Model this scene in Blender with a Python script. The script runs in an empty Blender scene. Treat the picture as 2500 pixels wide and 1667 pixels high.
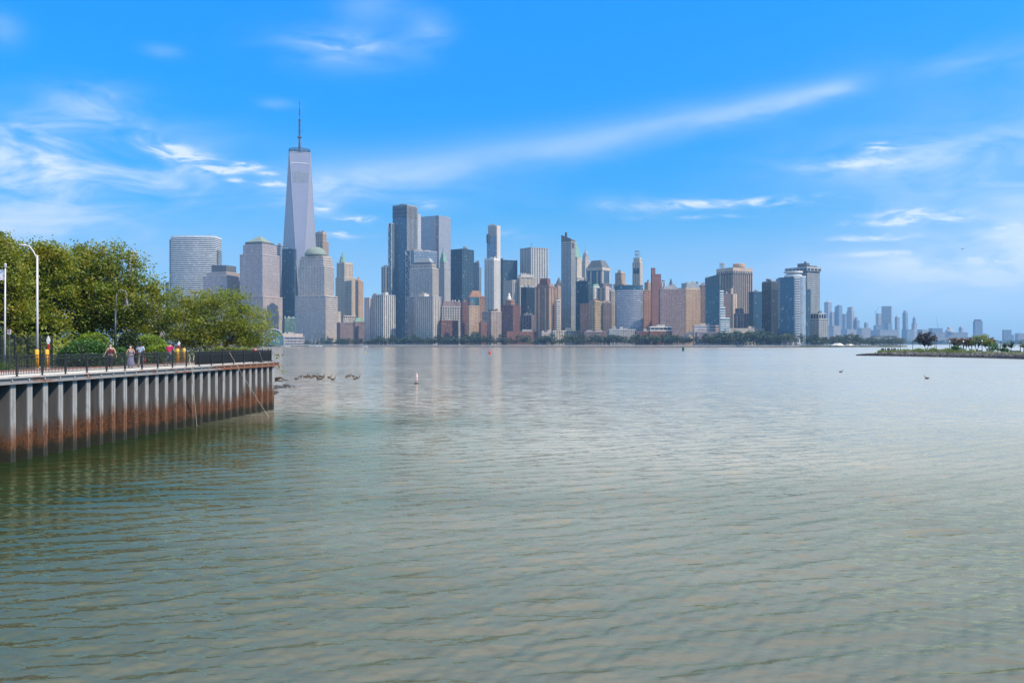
import bpy, bmesh, math, random
import numpy as np
from mathutils import Vector, Matrix

# ------------------------------------------------------------------ camera, sky, sun, exposure
SC = bpy.context.scene
COL = SC.collection
R = math.radians
F = 2250.0            # focal length in photograph pixels (2500 wide)
CX, HY = 1250.0, 838.0
EYE = 6.1             # eye height over the water, metres
cam_d = bpy.data.cameras.new('camera')
cam = bpy.data.objects.new('camera', cam_d)
COL.objects.link(cam)
cam.location = (0, 0, EYE)
cam.rotation_euler = (R(90), 0, 0)
cam_d.sensor_width = 36
cam_d.lens = 36 * F / 2500
cam_d.shift_y = (HY - 833.5) / 2500
cam_d.clip_start = 0.1
cam_d.clip_end = 40000
SC.camera = cam
SUN_EL, SUN_AZ = 50.0, 112.0

world = bpy.data.worlds.new('World')
SC.world = world
world.use_nodes = True
NT = world.node_tree


class NB:
    """tiny expression builder for shader node trees"""
    def __init__(s, nt): s.nt = nt
    def new(s, t, **kw):
        n = s.nt.nodes.new(t)
        for k, v in kw.items(): setattr(n, k, v)
        return n
    def put(s, sock, v):
        if isinstance(v, bpy.types.NodeSocket): s.nt.links.new(v, sock)
        elif v is not None: sock.default_value = v
    def m(s, op, a, b=None, c=None, clamp=False):
        n = s.new('ShaderNodeMath', operation=op, use_clamp=clamp)
        s.put(n.inputs[0], a); s.put(n.inputs[1], b); s.put(n.inputs[2], c)
        return n.outputs[0]
    def v(s, op, a, b=None):
        n = s.new('ShaderNodeVectorMath', operation=op)
        s.put(n.inputs[0], a)
        if b is not None: s.put(n.inputs[1], b)
        return n.outputs['Value'] if op in ('DOT_PRODUCT', 'LENGTH') else n.outputs['Vector']
    def mix(s, f, a, b, blend='MIX'):
        n = s.new('ShaderNodeMix', data_type='RGBA', blend_type=blend)
        s.put(n.inputs[0], f); s.put(n.inputs[6], a); s.put(n.inputs[7], b)
        return n.outputs[2]
    def noise(s, vec, scale, detail=4, rough=0.5, dist=0.0):
        n = s.new('ShaderNodeTexNoise')
        s.put(n.inputs['Vector'], vec); n.inputs['Scale'].default_value = scale
        n.inputs['Detail'].default_value = detail; n.inputs['Roughness'].default_value = rough
        n.inputs['Distortion'].default_value = dist
        return n.outputs['Fac']
    def ramp(s, f, stops, interp='LINEAR'):
        n = s.new('ShaderNodeValToRGB')
        cr = n.color_ramp; cr.interpolation = interp
        while len(cr.elements) > 1: cr.elements.remove(cr.elements[-1])
        for i, (p, c) in enumerate(stops):
            e = cr.elements[0] if i == 0 else cr.elements.new(p)
            e.position = p
            e.color = (c, c, c, 1) if not hasattr(c, '__len__') else (*c, 1)
        s.put(n.inputs[0], f)
        return n.outputs[0]
    def mr(s, v, a, b, c=0.0, d=1.0, smooth=False):
        n = s.new('ShaderNodeMapRange', interpolation_type='SMOOTHSTEP' if smooth else 'LINEAR')
        s.put(n.inputs[0], v)
        for i, x in enumerate((a, b, c, d)): n.inputs[i + 1].default_value = x
        return n.outputs[0]
    def comb(s, x, y, z):
        n = s.new('ShaderNodeCombineXYZ')
        for i, q in enumerate((x, y, z)): s.put(n.inputs[i], q)
        return n.outputs[0]
    def sep(s, v):
        n = s.new('ShaderNodeSeparateXYZ'); s.put(n.inputs[0], v)
        return n.outputs[0], n.outputs[1], n.outputs[2]


def build_sky():
    b = NB(NT)
    bg = NT.nodes['Background']
    sky = b.new('ShaderNodeTexSky', sky_type='NISHITA')
    sky.sun_disc = False
    sky.sun_elevation = R(SUN_EL); sky.sun_rotation = R(SUN_AZ)
    sky.air_density = 1.0; sky.dust_density = 1.0; sky.ozone_density = 1.0
    tc = b.new('ShaderNodeTexCoord').outputs['Generated']
    x, y, z = b.sep(tc)
    az = b.m('MULTIPLY', b.m('ARCTAN2', x, y), 57.29578)
    el = b.m('MULTIPLY', b.m('ARCSINE', z), 57.29578)
    # deep-blue grade of the clear sky, a function of elevation only
    t = b.mr(el, 0, 50)
    GR = [(0.0, (.50, .75, 1.15)), (.05, (.43, .68, .95)), (.10, (.25, .50, .76)), (.16, (.07, .45, .76)), (.22, (.015, .46, .88)),
          (.30, (.002, .50, 1.04)), (.40, (.000, .56, 1.24)), (.6, (.001, .75, 1.5)), (1.0, (.05, .95, 1.6))]
    g = b.ramp(t, [(p, tuple(q / 2 for q in c)) for p, c in GR])
    col = b.mix(1.0, sky.outputs[0], g, 'MULTIPLY')
    col = b.v('SCALE', col); col.node.inputs['Scale'].default_value = 2.0
    # clouds at their bearings
    P = b.comb(az, el, 0)
    n1 = b.noise(b.v('MULTIPLY', P, (.16, .5, 1)), 1.0, 7, .58, .6)
    n2 = b.noise(b.v('MULTIPLY', P, (.35, 1.3, 1)), 1.0, 6, .6, .9)
    soft = b.mr(n1, .26, .70, 0, 1.0, True)
    crisp = b.mr(n2, .36, .64, 0, 1, True)

    def ae(px, py):
        return math.degrees(math.atan((px - CX) / F)), math.degrees(math.atan((HY - py) / math.hypot(F, px - CX)))

    def blob(px, py, sx, sy, k):
        a, e = ae(px, py)
        q = b.v('MULTIPLY', b.v('SUBTRACT', P, (a, e, 0)), (F / 57.3 / sx, F / 57.3 / sy, 0))
        return b.m('MULTIPLY', b.m('EXPONENT', b.m('MULTIPLY', b.v('DOT_PRODUCT', q, q), -1.0)), k)

    def add(lst):
        r = lst[0]
        for q in lst[1:]: r = b.m('ADD', r, q)
        return r
    wide = add([blob(*q) for q in [
        (150, 330, 260, 50, .66), (330, 420, 330, 90, .62), (30, 440, 220, 90, .66), (230, 240, 110, 36, .66), (0, 570, 420, 60, .45),
        (845, 118, 150, 46, .62), (1052, 75, 52, 46, .42), (905, 15, 90, 34, .36), (0, 75, 40, 34, .4), (400, 125, 40, 14, .4), (675, 253, 44, 12, .35),
        (2560, 470, 520, 230, .40), (2120, 395, 230, 40, .38), (2380, 145, 160, 30, .30), (880, 480, 420, 60, .28), (1540, 505, 130, 26, .6), (2440, 640, 300, 60, .34)]])
    fine = add([blob(*q) for q in [
        (415, 367, 46, 12, 1.2), (475, 390, 52, 12, 1.1), (535, 416, 48, 9, 1.1), (605, 405, 34, 9, 1.1), (655, 450, 38, 8, 1.2), (575, 441, 24, 6, .7),
        (655, 425, 24, 6, .7), (785, 510, 28, 13, .9), (872, 534, 44, 10, 1.3), (845, 571, 66, 12, 1.1), (1040, 497, 50, 16, .5), (1240, 570, 70, 14, .5),
        (1780, 496, 190, 13, 1.0), (1690, 530, 150, 6, .7), (2210, 542, 130, 8, .75), (2235, 520, 110, 13, .6), (2140, 360, 34, 13, .9), (2080, 400, 120, 14, .5),
        (2120, 581, 90, 8, .7), (2200, 618, 110, 6, .6), (2450, 632, 130, 8, .7), (2470, 552, 30, 9, .45), (860, 108, 110, 20, .35)]])
    # one long thin trail crossing the sky
    a0, e0 = ae(780, 445); a1, e1 = ae(2150, 188)
    L = math.hypot(a1 - a0, e1 - e0); ux, uy = (a1 - a0) / L, (e1 - e0) / L
    rel = b.v('SUBTRACT', P, (a0, e0, 0))
    along = b.v('DOT_PRODUCT', rel, (ux, uy, 0))
    perp = b.m('ADD', b.v('DOT_PRODUCT', rel, (-uy, ux, 0)), b.mr(n1, 0, 1, -.45, .45))
    wid = b.mr(along, 0, L, 1.6, .62)
    qq = b.m('DIVIDE', perp, wid)
    trail = b.m('EXPONENT', b.m('MULTIPLY', b.m('MULTIPLY', qq, qq), -1.0))
    trail = b.m('MULTIPLY', trail, b.m('MULTIPLY', b.mr(along, -5, 1, 0, 1, True), b.mr(along, L - 3, L + .6, 1, 0, True)))
    trail = b.m('MULTIPLY', b.m('MULTIPLY', trail, .56), b.mr(n1, .2, .6, .80, 1))
    # thin high veil and loose wisps over the rest of the sky
    cz = b.m('MAXIMUM', z, .05)
    pl = b.comb(b.m('DIVIDE', x, cz), b.m('DIVIDE', y, cz), 0)
    wn = b.noise(b.v('MULTIPLY', pl, (1.0, .45, 1)), .9, 7, .6, .5)
    wisps = b.m('MULTIPLY', b.mr(wn, .5, .8, 0, .06, True), b.mr(el, 18, 32, 0, 1, True))
    veil = b.m('MULTIPLY', b.mr(el, 19.5, 46, 0, .95, True), b.mr(wn, .2, .7, .8, 1.05))
    smooth = add([blob(*q) for q in [(2620, 440, 460, 220, .34), (2420, 700, 620, 110, .46), (300, 610, 620, 80, .26), (1350, 670, 800, 70, .24)]])
    den = add([smooth, b.m('MULTIPLY', wide, soft), b.m('MULTIPLY', fine, crisp), trail, wisps])
    den = b.m('MINIMUM', b.m('MAXIMUM', den, veil), .95)
    ccol = b.mix(b.mr(den, .35, .9), (1.75, 2.8, 4.2, 1), (3.6, 4.1, 4.6, 1))
    ccol = b.mix(b.mr(el, 20, 40, 0, 1, True), ccol, (VEIL * .80, VEIL * .92, VEIL, 1))
    out = b.mix(den, col, ccol)
    NT.links.new(out, bg.inputs[0])
    bg.inputs[1].default_value = 0.12


VEIL = 6.6
build_sky()

sun_d = bpy.data.lights.new('sun', 'SUN')
sun_d.energy = 3.4
sun_d.angle = R(0.5)
sun_d.color = (1.0, .86, .68)
sun = bpy.data.objects.new('sun', sun_d)
COL.objects.link(sun)
SUNV = Vector((math.sin(R(SUN_AZ)) * math.cos(R(SUN_EL)), math.cos(R(SUN_AZ)) * math.cos(R(SUN_EL)), math.sin(R(SUN_EL))))
sun.rotation_euler = SUNV.to_track_quat('Z', 'Y').to_euler()
sun.location = (60, -40, 90)

SC.render.engine = 'CYCLES'
SC.view_settings.view_transform = 'Standard'
SC.view_settings.look = 'None'
SC.view_settings.exposure = 1.0
SC.view_settings.gamma = 1.0
SC.view_settings.use_curve_mapping = False
SC.cycles.use_denoising = True
SC.cycles.max_bounces = 6
SC.cycles.diffuse_bounces = 2
SC.cycles.glossy_bounces = 3
SC.cycles.volume_bounces = 0
SC.cycles.transparent_max_bounces = 8
SC.cycles.caustics_reflective = False
SC.cycles.caustics_refractive = False


# ------------------------------------------------------------------ helpers
def at(px, d, z=None, py=None):
    """a place in the world: bearing of photograph column px, d metres away"""
    x = (px - CX) / F * d
    if z is None: z = EYE + (HY - py) / F * d
    return Vector((x, d, z))


def zof(py, d): return EYE + (HY - py) / F * d


class MB:
    def __init__(s): s.v = []; s.f = []
    def add(s, vs, fs, M=None):
        o = len(s.v)
        if M is not None: vs = [tuple(M @ Vector(p)) for p in vs]
        s.v += [tuple(p) for p in vs]; s.f += [tuple(i + o for i in q) for q in fs]
    def box(s, x0, x1, y0, y1, z0, z1, M=None):
        s.add([(x0, y0, z0), (x1, y0, z0), (x1, y1, z0), (x0, y1, z0), (x0, y0, z1), (x1, y0, z1), (x1, y1, z1), (x0, y1, z1)],
              [(0, 3, 2, 1), (4, 5, 6, 7), (0, 1, 5, 4), (1, 2, 6, 5), (2, 3, 7, 6), (3, 0, 4, 7)], M)
    def frustum(s, a, z0, c, z1, M=None):
        """a, c: (x0,x1,y0,y1) of the bottom and the top"""
        s.add([(a[0], a[2], z0), (a[1], a[2], z0), (a[1], a[3], z0), (a[0], a[3], z0), (c[0], c[2], z1), (c[1], c[2], z1), (c[1], c[3], z1), (c[0], c[3], z1)],
              [(0, 3, 2, 1), (4, 5, 6, 7), (0, 1, 5, 4), (1, 2, 6, 5), (2, 3, 7, 6), (3, 0, 4, 7)], M)
    def prism(s, pts, z0, z1, M=None):
        n = len(pts)
        vs = [(p[0], p[1], z0) for p in pts] + [(p[0], p[1], z1) for p in pts]
        fs = [tuple(range(n - 1, -1, -1)), tuple(range(n, 2 * n))] + [(i, (i + 1) % n, n + (i + 1) % n, n + i) for i in range(n)]
        s.add(vs, fs, M)
    def lathe(s, prof, n=12, M=None, cx=0, cy=0, cap=True):
        vs = []
        for r, z in prof:
            for i in range(n):
                a = 2 * math.pi * i / n
                vs.append((cx + r * math.cos(a), cy + r * math.sin(a), z))
        fs = []
        for k in range(len(prof) - 1):
            for i in range(n):
                j = (i + 1) % n
                fs.append((k * n + i, k * n + j, (k + 1) * n + j, (k + 1) * n + i))
        if cap:
            fs.append(tuple(range(n - 1, -1, -1)))
            fs.append(tuple(range((len(prof) - 1) * n, len(prof) * n)))
        s.add(vs, fs, M)
    def tube(s, pts, rad, n=6, M=None):
        pts = [Vector(p) for p in pts]
        if not hasattr(rad, '__len__'): rad = [rad] * len(pts)
        vs = []; fs = []
        for k, p in enumerate(pts):
            t = (pts[min(k + 1, len(pts) - 1)] - pts[max(k - 1, 0)]).normalized()
            up = Vector((0, 0, 1)) if abs(t.z) < .9 else Vector((1, 0, 0))
            a = t.cross(up).normalized(); c = t.cross(a).normalized()
            for i in range(n):
                w = 2 * math.pi * i / n
                vs.append(p + a * (rad[k] * math.cos(w)) + c * (rad[k] * math.sin(w)))
        for k in range(len(pts) - 1):
            for i in range(n):
                j = (i + 1) % n
                fs.append((k * n + i, k * n + j, (k + 1) * n + j, (k + 1) * n + i))
        fs.append(tuple(range(n - 1, -1, -1))); fs.append(tuple(range((len(pts) - 1) * n, len(pts) * n)))
        s.add(vs, fs, M)
    def ball(s, c, r, n=10, k=7, M=None):
        if not hasattr(r, '__len__'): r = (r, r, r)
        vs = [(c[0], c[1], c[2] - r[2])]
        for a in range(1, k):
            t = -math.pi / 2 + math.pi * a / k
            for i in range(n):
                w = 2 * math.pi * i / n
                vs.append((c[0] + r[0] * math.cos(t) * math.cos(w), c[1] + r[1] * math.cos(t) * math.sin(w), c[2] + r[2] * math.sin(t)))
        vs.append((c[0], c[1], c[2] + r[2]))
        fs = [(0, 1 + (i + 1) % n, 1 + i) for i in range(n)]
        for a in range(k - 2):
            for i in range(n):
                j = (i + 1) % n
                fs.append((1 + a * n + i, 1 + a * n + j, 1 + (a + 1) * n + j, 1 + (a + 1) * n + i))
        L = len(vs) - 1
        fs += [(L, 1 + (k - 2) * n + i, 1 + (k - 2) * n + (i + 1) % n) for i in range(n)]
        s.add(vs, fs, M)
    def mesh(s, name, mat, smooth=False):
        me = bpy.data.meshes.new(name)
        me.from_pydata(s.v, [], s.f)
        me.materials.append(mat)
        if smooth: me.polygons.foreach_set('use_smooth', [True] * len(me.polygons))
        me.update()
        return me
    def build(s, name, mat, parent=None, smooth=False, kind=None):
        return link(name, s.mesh(name, mat, smooth), parent, kind)


def link(name, data, parent=None, kind=None):
    o = bpy.data.objects.new(name, data)
    COL.objects.link(o)
    if parent is not None: o.parent = parent
    if kind: o['kind'] = kind
    return o


def tag(o, label, cat, group=None):
    o['label'] = label; o['category'] = cat
    if group: o['group'] = group
    return o


def thing(name, label, cat, loc=(0, 0, 0), rz=0.0, group=None):
    o = bpy.data.objects.new(name, None)
    COL.objects.link(o)
    o.location = loc; o.rotation_euler = (0, 0, rz); o.empty_display_size = .3
    return tag(o, label, cat, group)


def dup(root, loc, rz=0.0, sc=1.0, label=None):
    r = root.copy(); COL.objects.link(r)
    r.location = loc; r.rotation_euler = (0, 0, rz); r.scale = (sc, sc, sc) if not hasattr(sc, '__len__') else sc
    if label: r['label'] = label
    for ch in list(root.children):
        c = ch.copy(); COL.objects.link(c); c.parent = r
        for g in ch.children:
            q = g.copy(); COL.objects.link(q); q.parent = c
    return r


def np_mesh(name, co, quads, mat, smooth=False, tris=False):
    me = bpy.data.meshes.new(name)
    k = 3 if tris else 4
    me.vertices.add(len(co)); me.vertices.foreach_set('co', np.asarray(co, np.float32).ravel())
    nq = len(quads)
    me.loops.add(nq * k); me.loops.foreach_set('vertex_index', np.asarray(quads, np.int32).ravel())
    me.polygons.add(nq)
    me.polygons.foreach_set('loop_start', np.arange(0, nq * k, k, dtype=np.int32))
    me.polygons.foreach_set('loop_total', np.full(nq, k, np.int32))
    if smooth: me.polygons.foreach_set('use_smooth', np.ones(nq, bool))
    me.materials.append(mat)
    me.update(calc_edges=True); me.validate()
    return me


# ------------------------------------------------------------------ materials
MATS = {}


def mat_base(name):
    m = bpy.data.materials.new(name); m.use_nodes = True
    b = NB(m.node_tree); p = m.node_tree.nodes['Principled BSDF']
    MATS[name] = m
    return m, b, p


def plain(name, col, rough=.6, metal=0.0, var=.12, scale=1.5, bump=0.0, spec=.4):
    """one solid colour with grain and wear"""
    m, b, p = mat_base(name)
    geo = b.new('ShaderNodeTexCoord').outputs['Object']
    n = b.noise(geo, scale, 5, .6)
    c = b.mix(b.mr(n, .3, .7), tuple(q * (1 - var) for q in col) + (1,), tuple(min(1, q * (1 + var)) for q in col) + (1,))
    b.put(p.inputs['Base Color'], c)
    p.inputs['Roughness'].default_value = rough; p.inputs['Metallic'].default_value = metal
    p.inputs['Specular IOR Level'].default_value = spec
    if bump:
        bn = b.new('ShaderNodeBump'); bn.inputs['Strength'].default_value = bump
        b.put(bn.inputs['Height'], b.noise(geo, scale * 4, 4)); b.put(p.inputs['Normal'], bn.outputs[0])
    return m


def stone(name, col, var=.10):
    """masonry and cladding of the far towers: panel-to-panel variation and weather streaks"""
    m, b, p = mat_base(name)
    o = b.new('ShaderNodeTexCoord').outputs['Object']
    big = b.noise(b.v('MULTIPLY', o, (.05, .05, .012)), 1.0, 5, .6)
    x, y, z = b.sep(o)
    cell = b.comb(b.m('FLOOR', b.m('MULTIPLY', x, .16)), b.m('FLOOR', b.m('MULTIPLY', y, .16)), b.m('FLOOR', b.m('MULTIPLY', z, .13)))
    wn = b.new('ShaderNodeTexWhiteNoise'); b.put(wn.inputs[0], cell)
    k = b.m('ADD', b.mr(big, .3, .7, 1 - var, 1 + var), b.mr(wn.outputs[0], 0, 1, -var * .8, var * .8))
    c = b.v('SCALE', (col[0], col[1] * .97, col[2] * .91)); b.put(c.node.inputs['Scale'], k)
    b.put(p.inputs['Base Color'], c)
    p.inputs['Roughness'].default_value = .8
    p.inputs['Specular IOR Level'].default_value = .3
    return m


def glass(name, col, rough=.10, metal=.55, blind=.25, bx=3.0, bz=3.9, blindcol=(.35, .33, .30)):
    """window glass of a tower; some panes have pale blinds drawn behind them"""
    m, b, p = mat_base(name)
    o = b.new('ShaderNodeTexCoord').outputs['Object']
    x, y, z = b.sep(o)
    cell = b.comb(b.m('FLOOR', b.m('DIVIDE', x, bx)), b.m('FLOOR', b.m('DIVIDE', y, bx)), b.m('FLOOR', b.m('DIVIDE', z, bz)))
    wn = b.new('ShaderNodeTexWhiteNoise'); b.put(wn.inputs[0], cell)
    r = wn.outputs[0]
    f = b.m('MULTIPLY', b.mr(r, 1 - blind, 1.0, 0, 1), .8)
    dark = b.v('SCALE', tuple(col)); b.put(dark.node.inputs['Scale'], b.mr(b.m('FRACT', b.m('MULTIPLY', r, 7.3)), 0, 1, .86, 1.14))
    c = b.mix(f, dark, (*blindcol, 1))
    b.put(p.inputs['Base Color'], c)
    b.put(p.inputs['Metallic'], b.m('MULTIPLY', b.m('SUBTRACT', 1.0, f), metal))
    p.inputs['Roughness'].default_value = rough
    return m


def leafmat(name, c0, c1, c2, trans=.35, scale=.35):
    m, b, p = mat_base(name)
    nt = m.node_tree
    rnd = b.new('ShaderNodeNewGeometry').outputs['Random Per Island']
    o = b.new('ShaderNodeTexCoord').outputs['Object']
    n = b.noise(o, scale, 3, .6)
    c = b.mix(rnd, (*c0, 1), (*c1, 1))
    c = b.mix(b.m('MULTIPLY', b.mr(n, .45, .70, 0, 1, True), .75), c, (*c2, 1))
    p.inputs['Roughness'].default_value = .55
    p.inputs['Specular IOR Level'].default_value = .35
    b.put(p.inputs['Base Color'], c)
    t = b.new('ShaderNodeBsdfTranslucent')
    ct = b.mix(1.0, c, (1.5, 1.5, .7, 1), 'MULTIPLY')
    b.put(t.inputs[0], ct)
    ms = b.new('ShaderNodeMixShader'); ms.inputs[0].default_value = trans
    nt.links.new(p.outputs[0], ms.inputs[1]); nt.links.new(t.outputs[0], ms.inputs[2])
    nt.links.new(ms.outputs[0], nt.nodes['Material Output'].inputs[0])
    return m


def M(name): return MATS[name]


S = stone
S('limestone', (.43, .37, .31)); S('pink_granite', (.40, .335, .32)); S('grey_granite', (.33, .32, .32)); S('pale_stone', (.48, .43, .385))
S('cream', (.52, .43, .33)); S('tan_brick', (.40, .28, .19)); S('red_brick', (.19, .085, .066)); S('dark_red_brick', (.14, .066, .058))
S('orange_brick', (.29, .155, .10)); S('brown_brick', (.20, .13, .10)); S('white_paint', (.58, .55, .52)); S('grey_clad', (.34, .345, .36)); S('purple_brick', (.20, .15, .155))
S('dark_frame', (.05, .06, .07)); S('steel_grey', (.26, .28, .30)); S('concrete', (.34, .32, .30)); S('copper_green', (.17, .29, .23)); S('slate_green', (.17, .21, .18))
S('slate', (.10, .11, .12)); S('blue_frame', (.05, .09, .12)); S('bronze_tan', (.44, .34, .27)); S('silver', (.52, .55, .58)); S('yellow_brick', (.38, .29, .18))
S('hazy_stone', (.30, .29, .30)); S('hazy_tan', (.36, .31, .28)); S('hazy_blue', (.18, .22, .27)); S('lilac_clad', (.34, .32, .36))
glass('glass_dark', (.04, .055, .07), .12, .45, .18); glass('glass_blue', (.045, .11, .17), .10, .5, .08); glass('glass_teal', (.06, .14, .17), .10, .5, .12)
glass('glass_grey', (.20, .23, .26), .12, .6, .22); glass('glass_black', (.012, .022, .033), .10, .30, .04); glass('glass_pale', (.40, .37, .37), .30, .35, .05)
glass('glass_window', (.05, .055, .06), .2, .25, .30, 2.6, 3.2); glass('glass_silver', (.27, .31, .35), .28, .35, .0)
glass('glass_lilac', (.24, .25, .30), .12, .6, .30, 3.4, 3.9, (.45, .42, .46)); glass('glass_brick', (.04, .045, .05), .25, .2, .35, 2.4, 3.0, (.5, .47, .42))

# ------------------------------------------------------------------ the city: builder
LAND = 2.6


def shore_d(px): return 1800 + (px - 650) * (1400 - 1800) / (2090 - 650)


Z = {0: (0, 0, 1), 1: (380, 230, 2.53), 2: (860, 450, 3.92), 3: (1240, 500, 4.355), 4: (1600, 580, 5.113), 5: (1980, 680, 4.523), 6: (640, 560, 5.407)}

# facade styles: floor height, spandrel share, bay width, pier share, pier material, glass, spandrel material, spandrel stands out, pier stands out
ST = {
    'grid':   (3.9, .42, 3.2, .36, 'grey_granite', 'glass_dark', 'grey_granite', .05, .12),
    'pinkgrid': (3.9, .40, 3.0, .40, 'pink_granite', 'glass_grey', 'pink_granite', .05, .12),
    'bands':  (3.9, .48, 9.0, .05, 'steel_grey', 'glass_dark', 'steel_grey', .20, .08),
    'piers':  (3.8, .35, 3.4, .46, 'limestone', 'glass_dark', 'limestone', -.15, .25),
    'punched': (3.3, .52, 2.7, .55, 'brown_brick', 'glass_brick', 'brown_brick', .05, .09),
    'curtain': (4.0, .14, 3.0, .10, 'blue_frame', 'glass_blue', 'blue_frame', .04, .08),
}


def style(base, wall=None, gl=None, sp=None, **k):
    s = list(ST[base])
    if wall: s[4] = wall; s[6] = sp or wall
    elif sp: s[6] = sp
    if gl: s[5] = gl
    for i, key in enumerate(('fh', 'sr', 'bw', 'pr')):
        if key in k: s[i] = k[key]
    if 'so' in k: s[7] = k['so']
    if 'po' in k: s[8] = k['po']
    return s


ALL = []


class Bld:
    def __init__(s, name, label, z, x0, xc, x1, yt, yb=None, off=60, d=None, th=None, cat='building', st=None, group=None, top=2.0):
        s.z = Z[z]
        X0, XC, X1 = s.x(x0), s.x(xc), s.x(x1)
        s.d = d or shore_d(XC) + off + 62
        wl, wr = max(XC - X0, .5), max(X1 - XC, .5)
        s.th = R(th) if th is not None else min(max(math.atan2(wr, wl), R(22)), R(64))
        a = math.atan((XC - CX) / F)
        rv, fv = (math.cos(a), -math.sin(a)), (math.sin(a), math.cos(a))
        c, sn = math.cos(s.th), math.sin(s.th)
        s.eR = (sn * rv[0] + c * fv[0], sn * rv[1] + c * fv[1])
        s.eL = (-c * rv[0] + sn * fv[0], -c * rv[1] + sn * fv[1])
        s.C = at(XC, s.d, LAND)
        s.root = thing(name, label, cat, s.C, math.atan2(s.eR[1], s.eR[0]), group)
        s.tiers = []
        ALL.append(s)
        s.main = s.tier(x0, xc, x1, yt, yb, st, top=top) if st is not False else None

    def x(s, v): return s.z[0] + v / s.z[2]
    def y(s, v): return s.z[1] + v / s.z[2]

    def fit(s, x0, xc, x1, push=None):
        """local rectangle (bx0,bx1,ay0,ay1) whose three visible corners lie on the given columns"""
        k0, kc, k1 = [(s.x(q) - CX) / F for q in (x0, xc, x1)]
        C = s.C
        if push is None:
            dl = kc * s.d - C.x
            push = 0.0
            if abs(dl) > .05 or s.tiers:
                push = max((.4 - dl * math.sin(s.th)) / math.cos(s.th), (.4 + dl * math.cos(s.th)) / math.sin(s.th), .0)
        dd = s.d + push
        P = (kc * dd, dd)
        def run(e, k): return (k * P[1] - P[0]) / (e[0] - k * e[1])
        a = run(s.eL, k0); b = run(s.eR, k1)
        a = min(max(a, .6), 160); b = min(max(b, .6), 160)
        lx = (P[0] - C.x) * s.eR[0] + (P[1] - C.y) * s.eR[1]
        ly = (P[0] - C.x) * s.eL[0] + (P[1] - C.y) * s.eL[1]
        return (lx, lx + b, ly, ly + a), dd

    def h(s, yv, dd=None): return zof(s.y(yv), dd or s.d) - LAND

    def tier(s, x0, xc, x1, yt, yb=None, st=None, push=None, name='tower_block', top=2.0):
        r, dd = s.fit(x0, xc, x1, push)
        z1 = s.h(yt, dd); z0 = 0.0 if yb is None else s.h(yb, dd)
        st = st or ST['grid']
        t = facade(s.root, r, z0, z1, st, name, top)
        s.tiers.append((r, z0, z1))
        return r, z0, z1

    def block(s, x0, xc, x1, yt, yb, mat, name='penthouse', push=None, inset=None):
        r, dd = s.fit(x0, xc, x1, push)
        m = MB(); z1 = s.h(yt, dd); z0 = s.h(yb, dd) - .6
        if inset:
            i = inset
            m.frustum(r, z0, (r[0] + i * (r[1] - r[0]), r[1] - i * (r[1] - r[0]), r[2] + i * (r[3] - r[2]), r[3] - i * (r[3] - r[2])), z1)
        else: m.box(r[0], r[1], r[2], r[3], z0, z1)
        s.tiers.append((r, z0, z1))
        return m.build(name, M(mat), s.root), r, z0, z1

    def center(s, t): return ((t[0][0] + t[0][1]) / 2, (t[0][2] + t[0][3]) / 2)

    def pole(s, xv, y0, y1, rad=.5, mat='steel_grey', name='antenna', n=5, c=None):
        """a mast at a column, rising over the middle of the last tier"""
        if c is None:
            cxl, cyl = s.center(s.tiers[-1])
            W = s.C + Vector((s.eR[0] * cxl + s.eL[0] * cyl, s.eR[1] * cxl + s.eL[1] * cyl, 0))
            k = (s.x(xv) - CX) / F
            dx = k * W.y - W.x
            cxl += dx * s.eR[0]; cyl += dx * s.eL[0]
            dd = W.y
        else: cxl, cyl, dd = c
        m = MB(); m.tube([(cxl, cyl, s.h(y0, dd) - .5), (cxl, cyl, s.h(y1, dd))], [rad, rad * .45], n)
        return m.build(name, M(mat), s.root)

    def lathe(s, xv, prof, mat, name='dome', n=16, smooth=False, sqx=1.0):
        """prof: list of (half width in zoomed pixels, y in zoomed pixels), over the middle of the last tier"""
        cxl, cyl = s.center(s.tiers[-1])
        W = s.C + Vector((s.eR[0] * cxl + s.eL[0] * cyl, s.eR[1] * cxl + s.eL[1] * cyl, 0))
        k = (s.x(xv) - CX) / F
        dx = k * W.y - W.x
        cxl += dx * s.eR[0]; cyl += dx * s.eL[0]
        sc = W.y / F / s.z[2]
        m = MB(); m.lathe([(max(r * sc, .05), s.h(yv, W.y)) for r, yv in prof], n, Matrix.Translation((cxl, cyl, 0)) @ Matrix.Rotation(R(45) if n == 4 else .2, 4, 'Z'))
        o = m.build(name, M(mat), s.root, smooth)
        s.last = (cxl, cyl, W.y)
        return o


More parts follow.
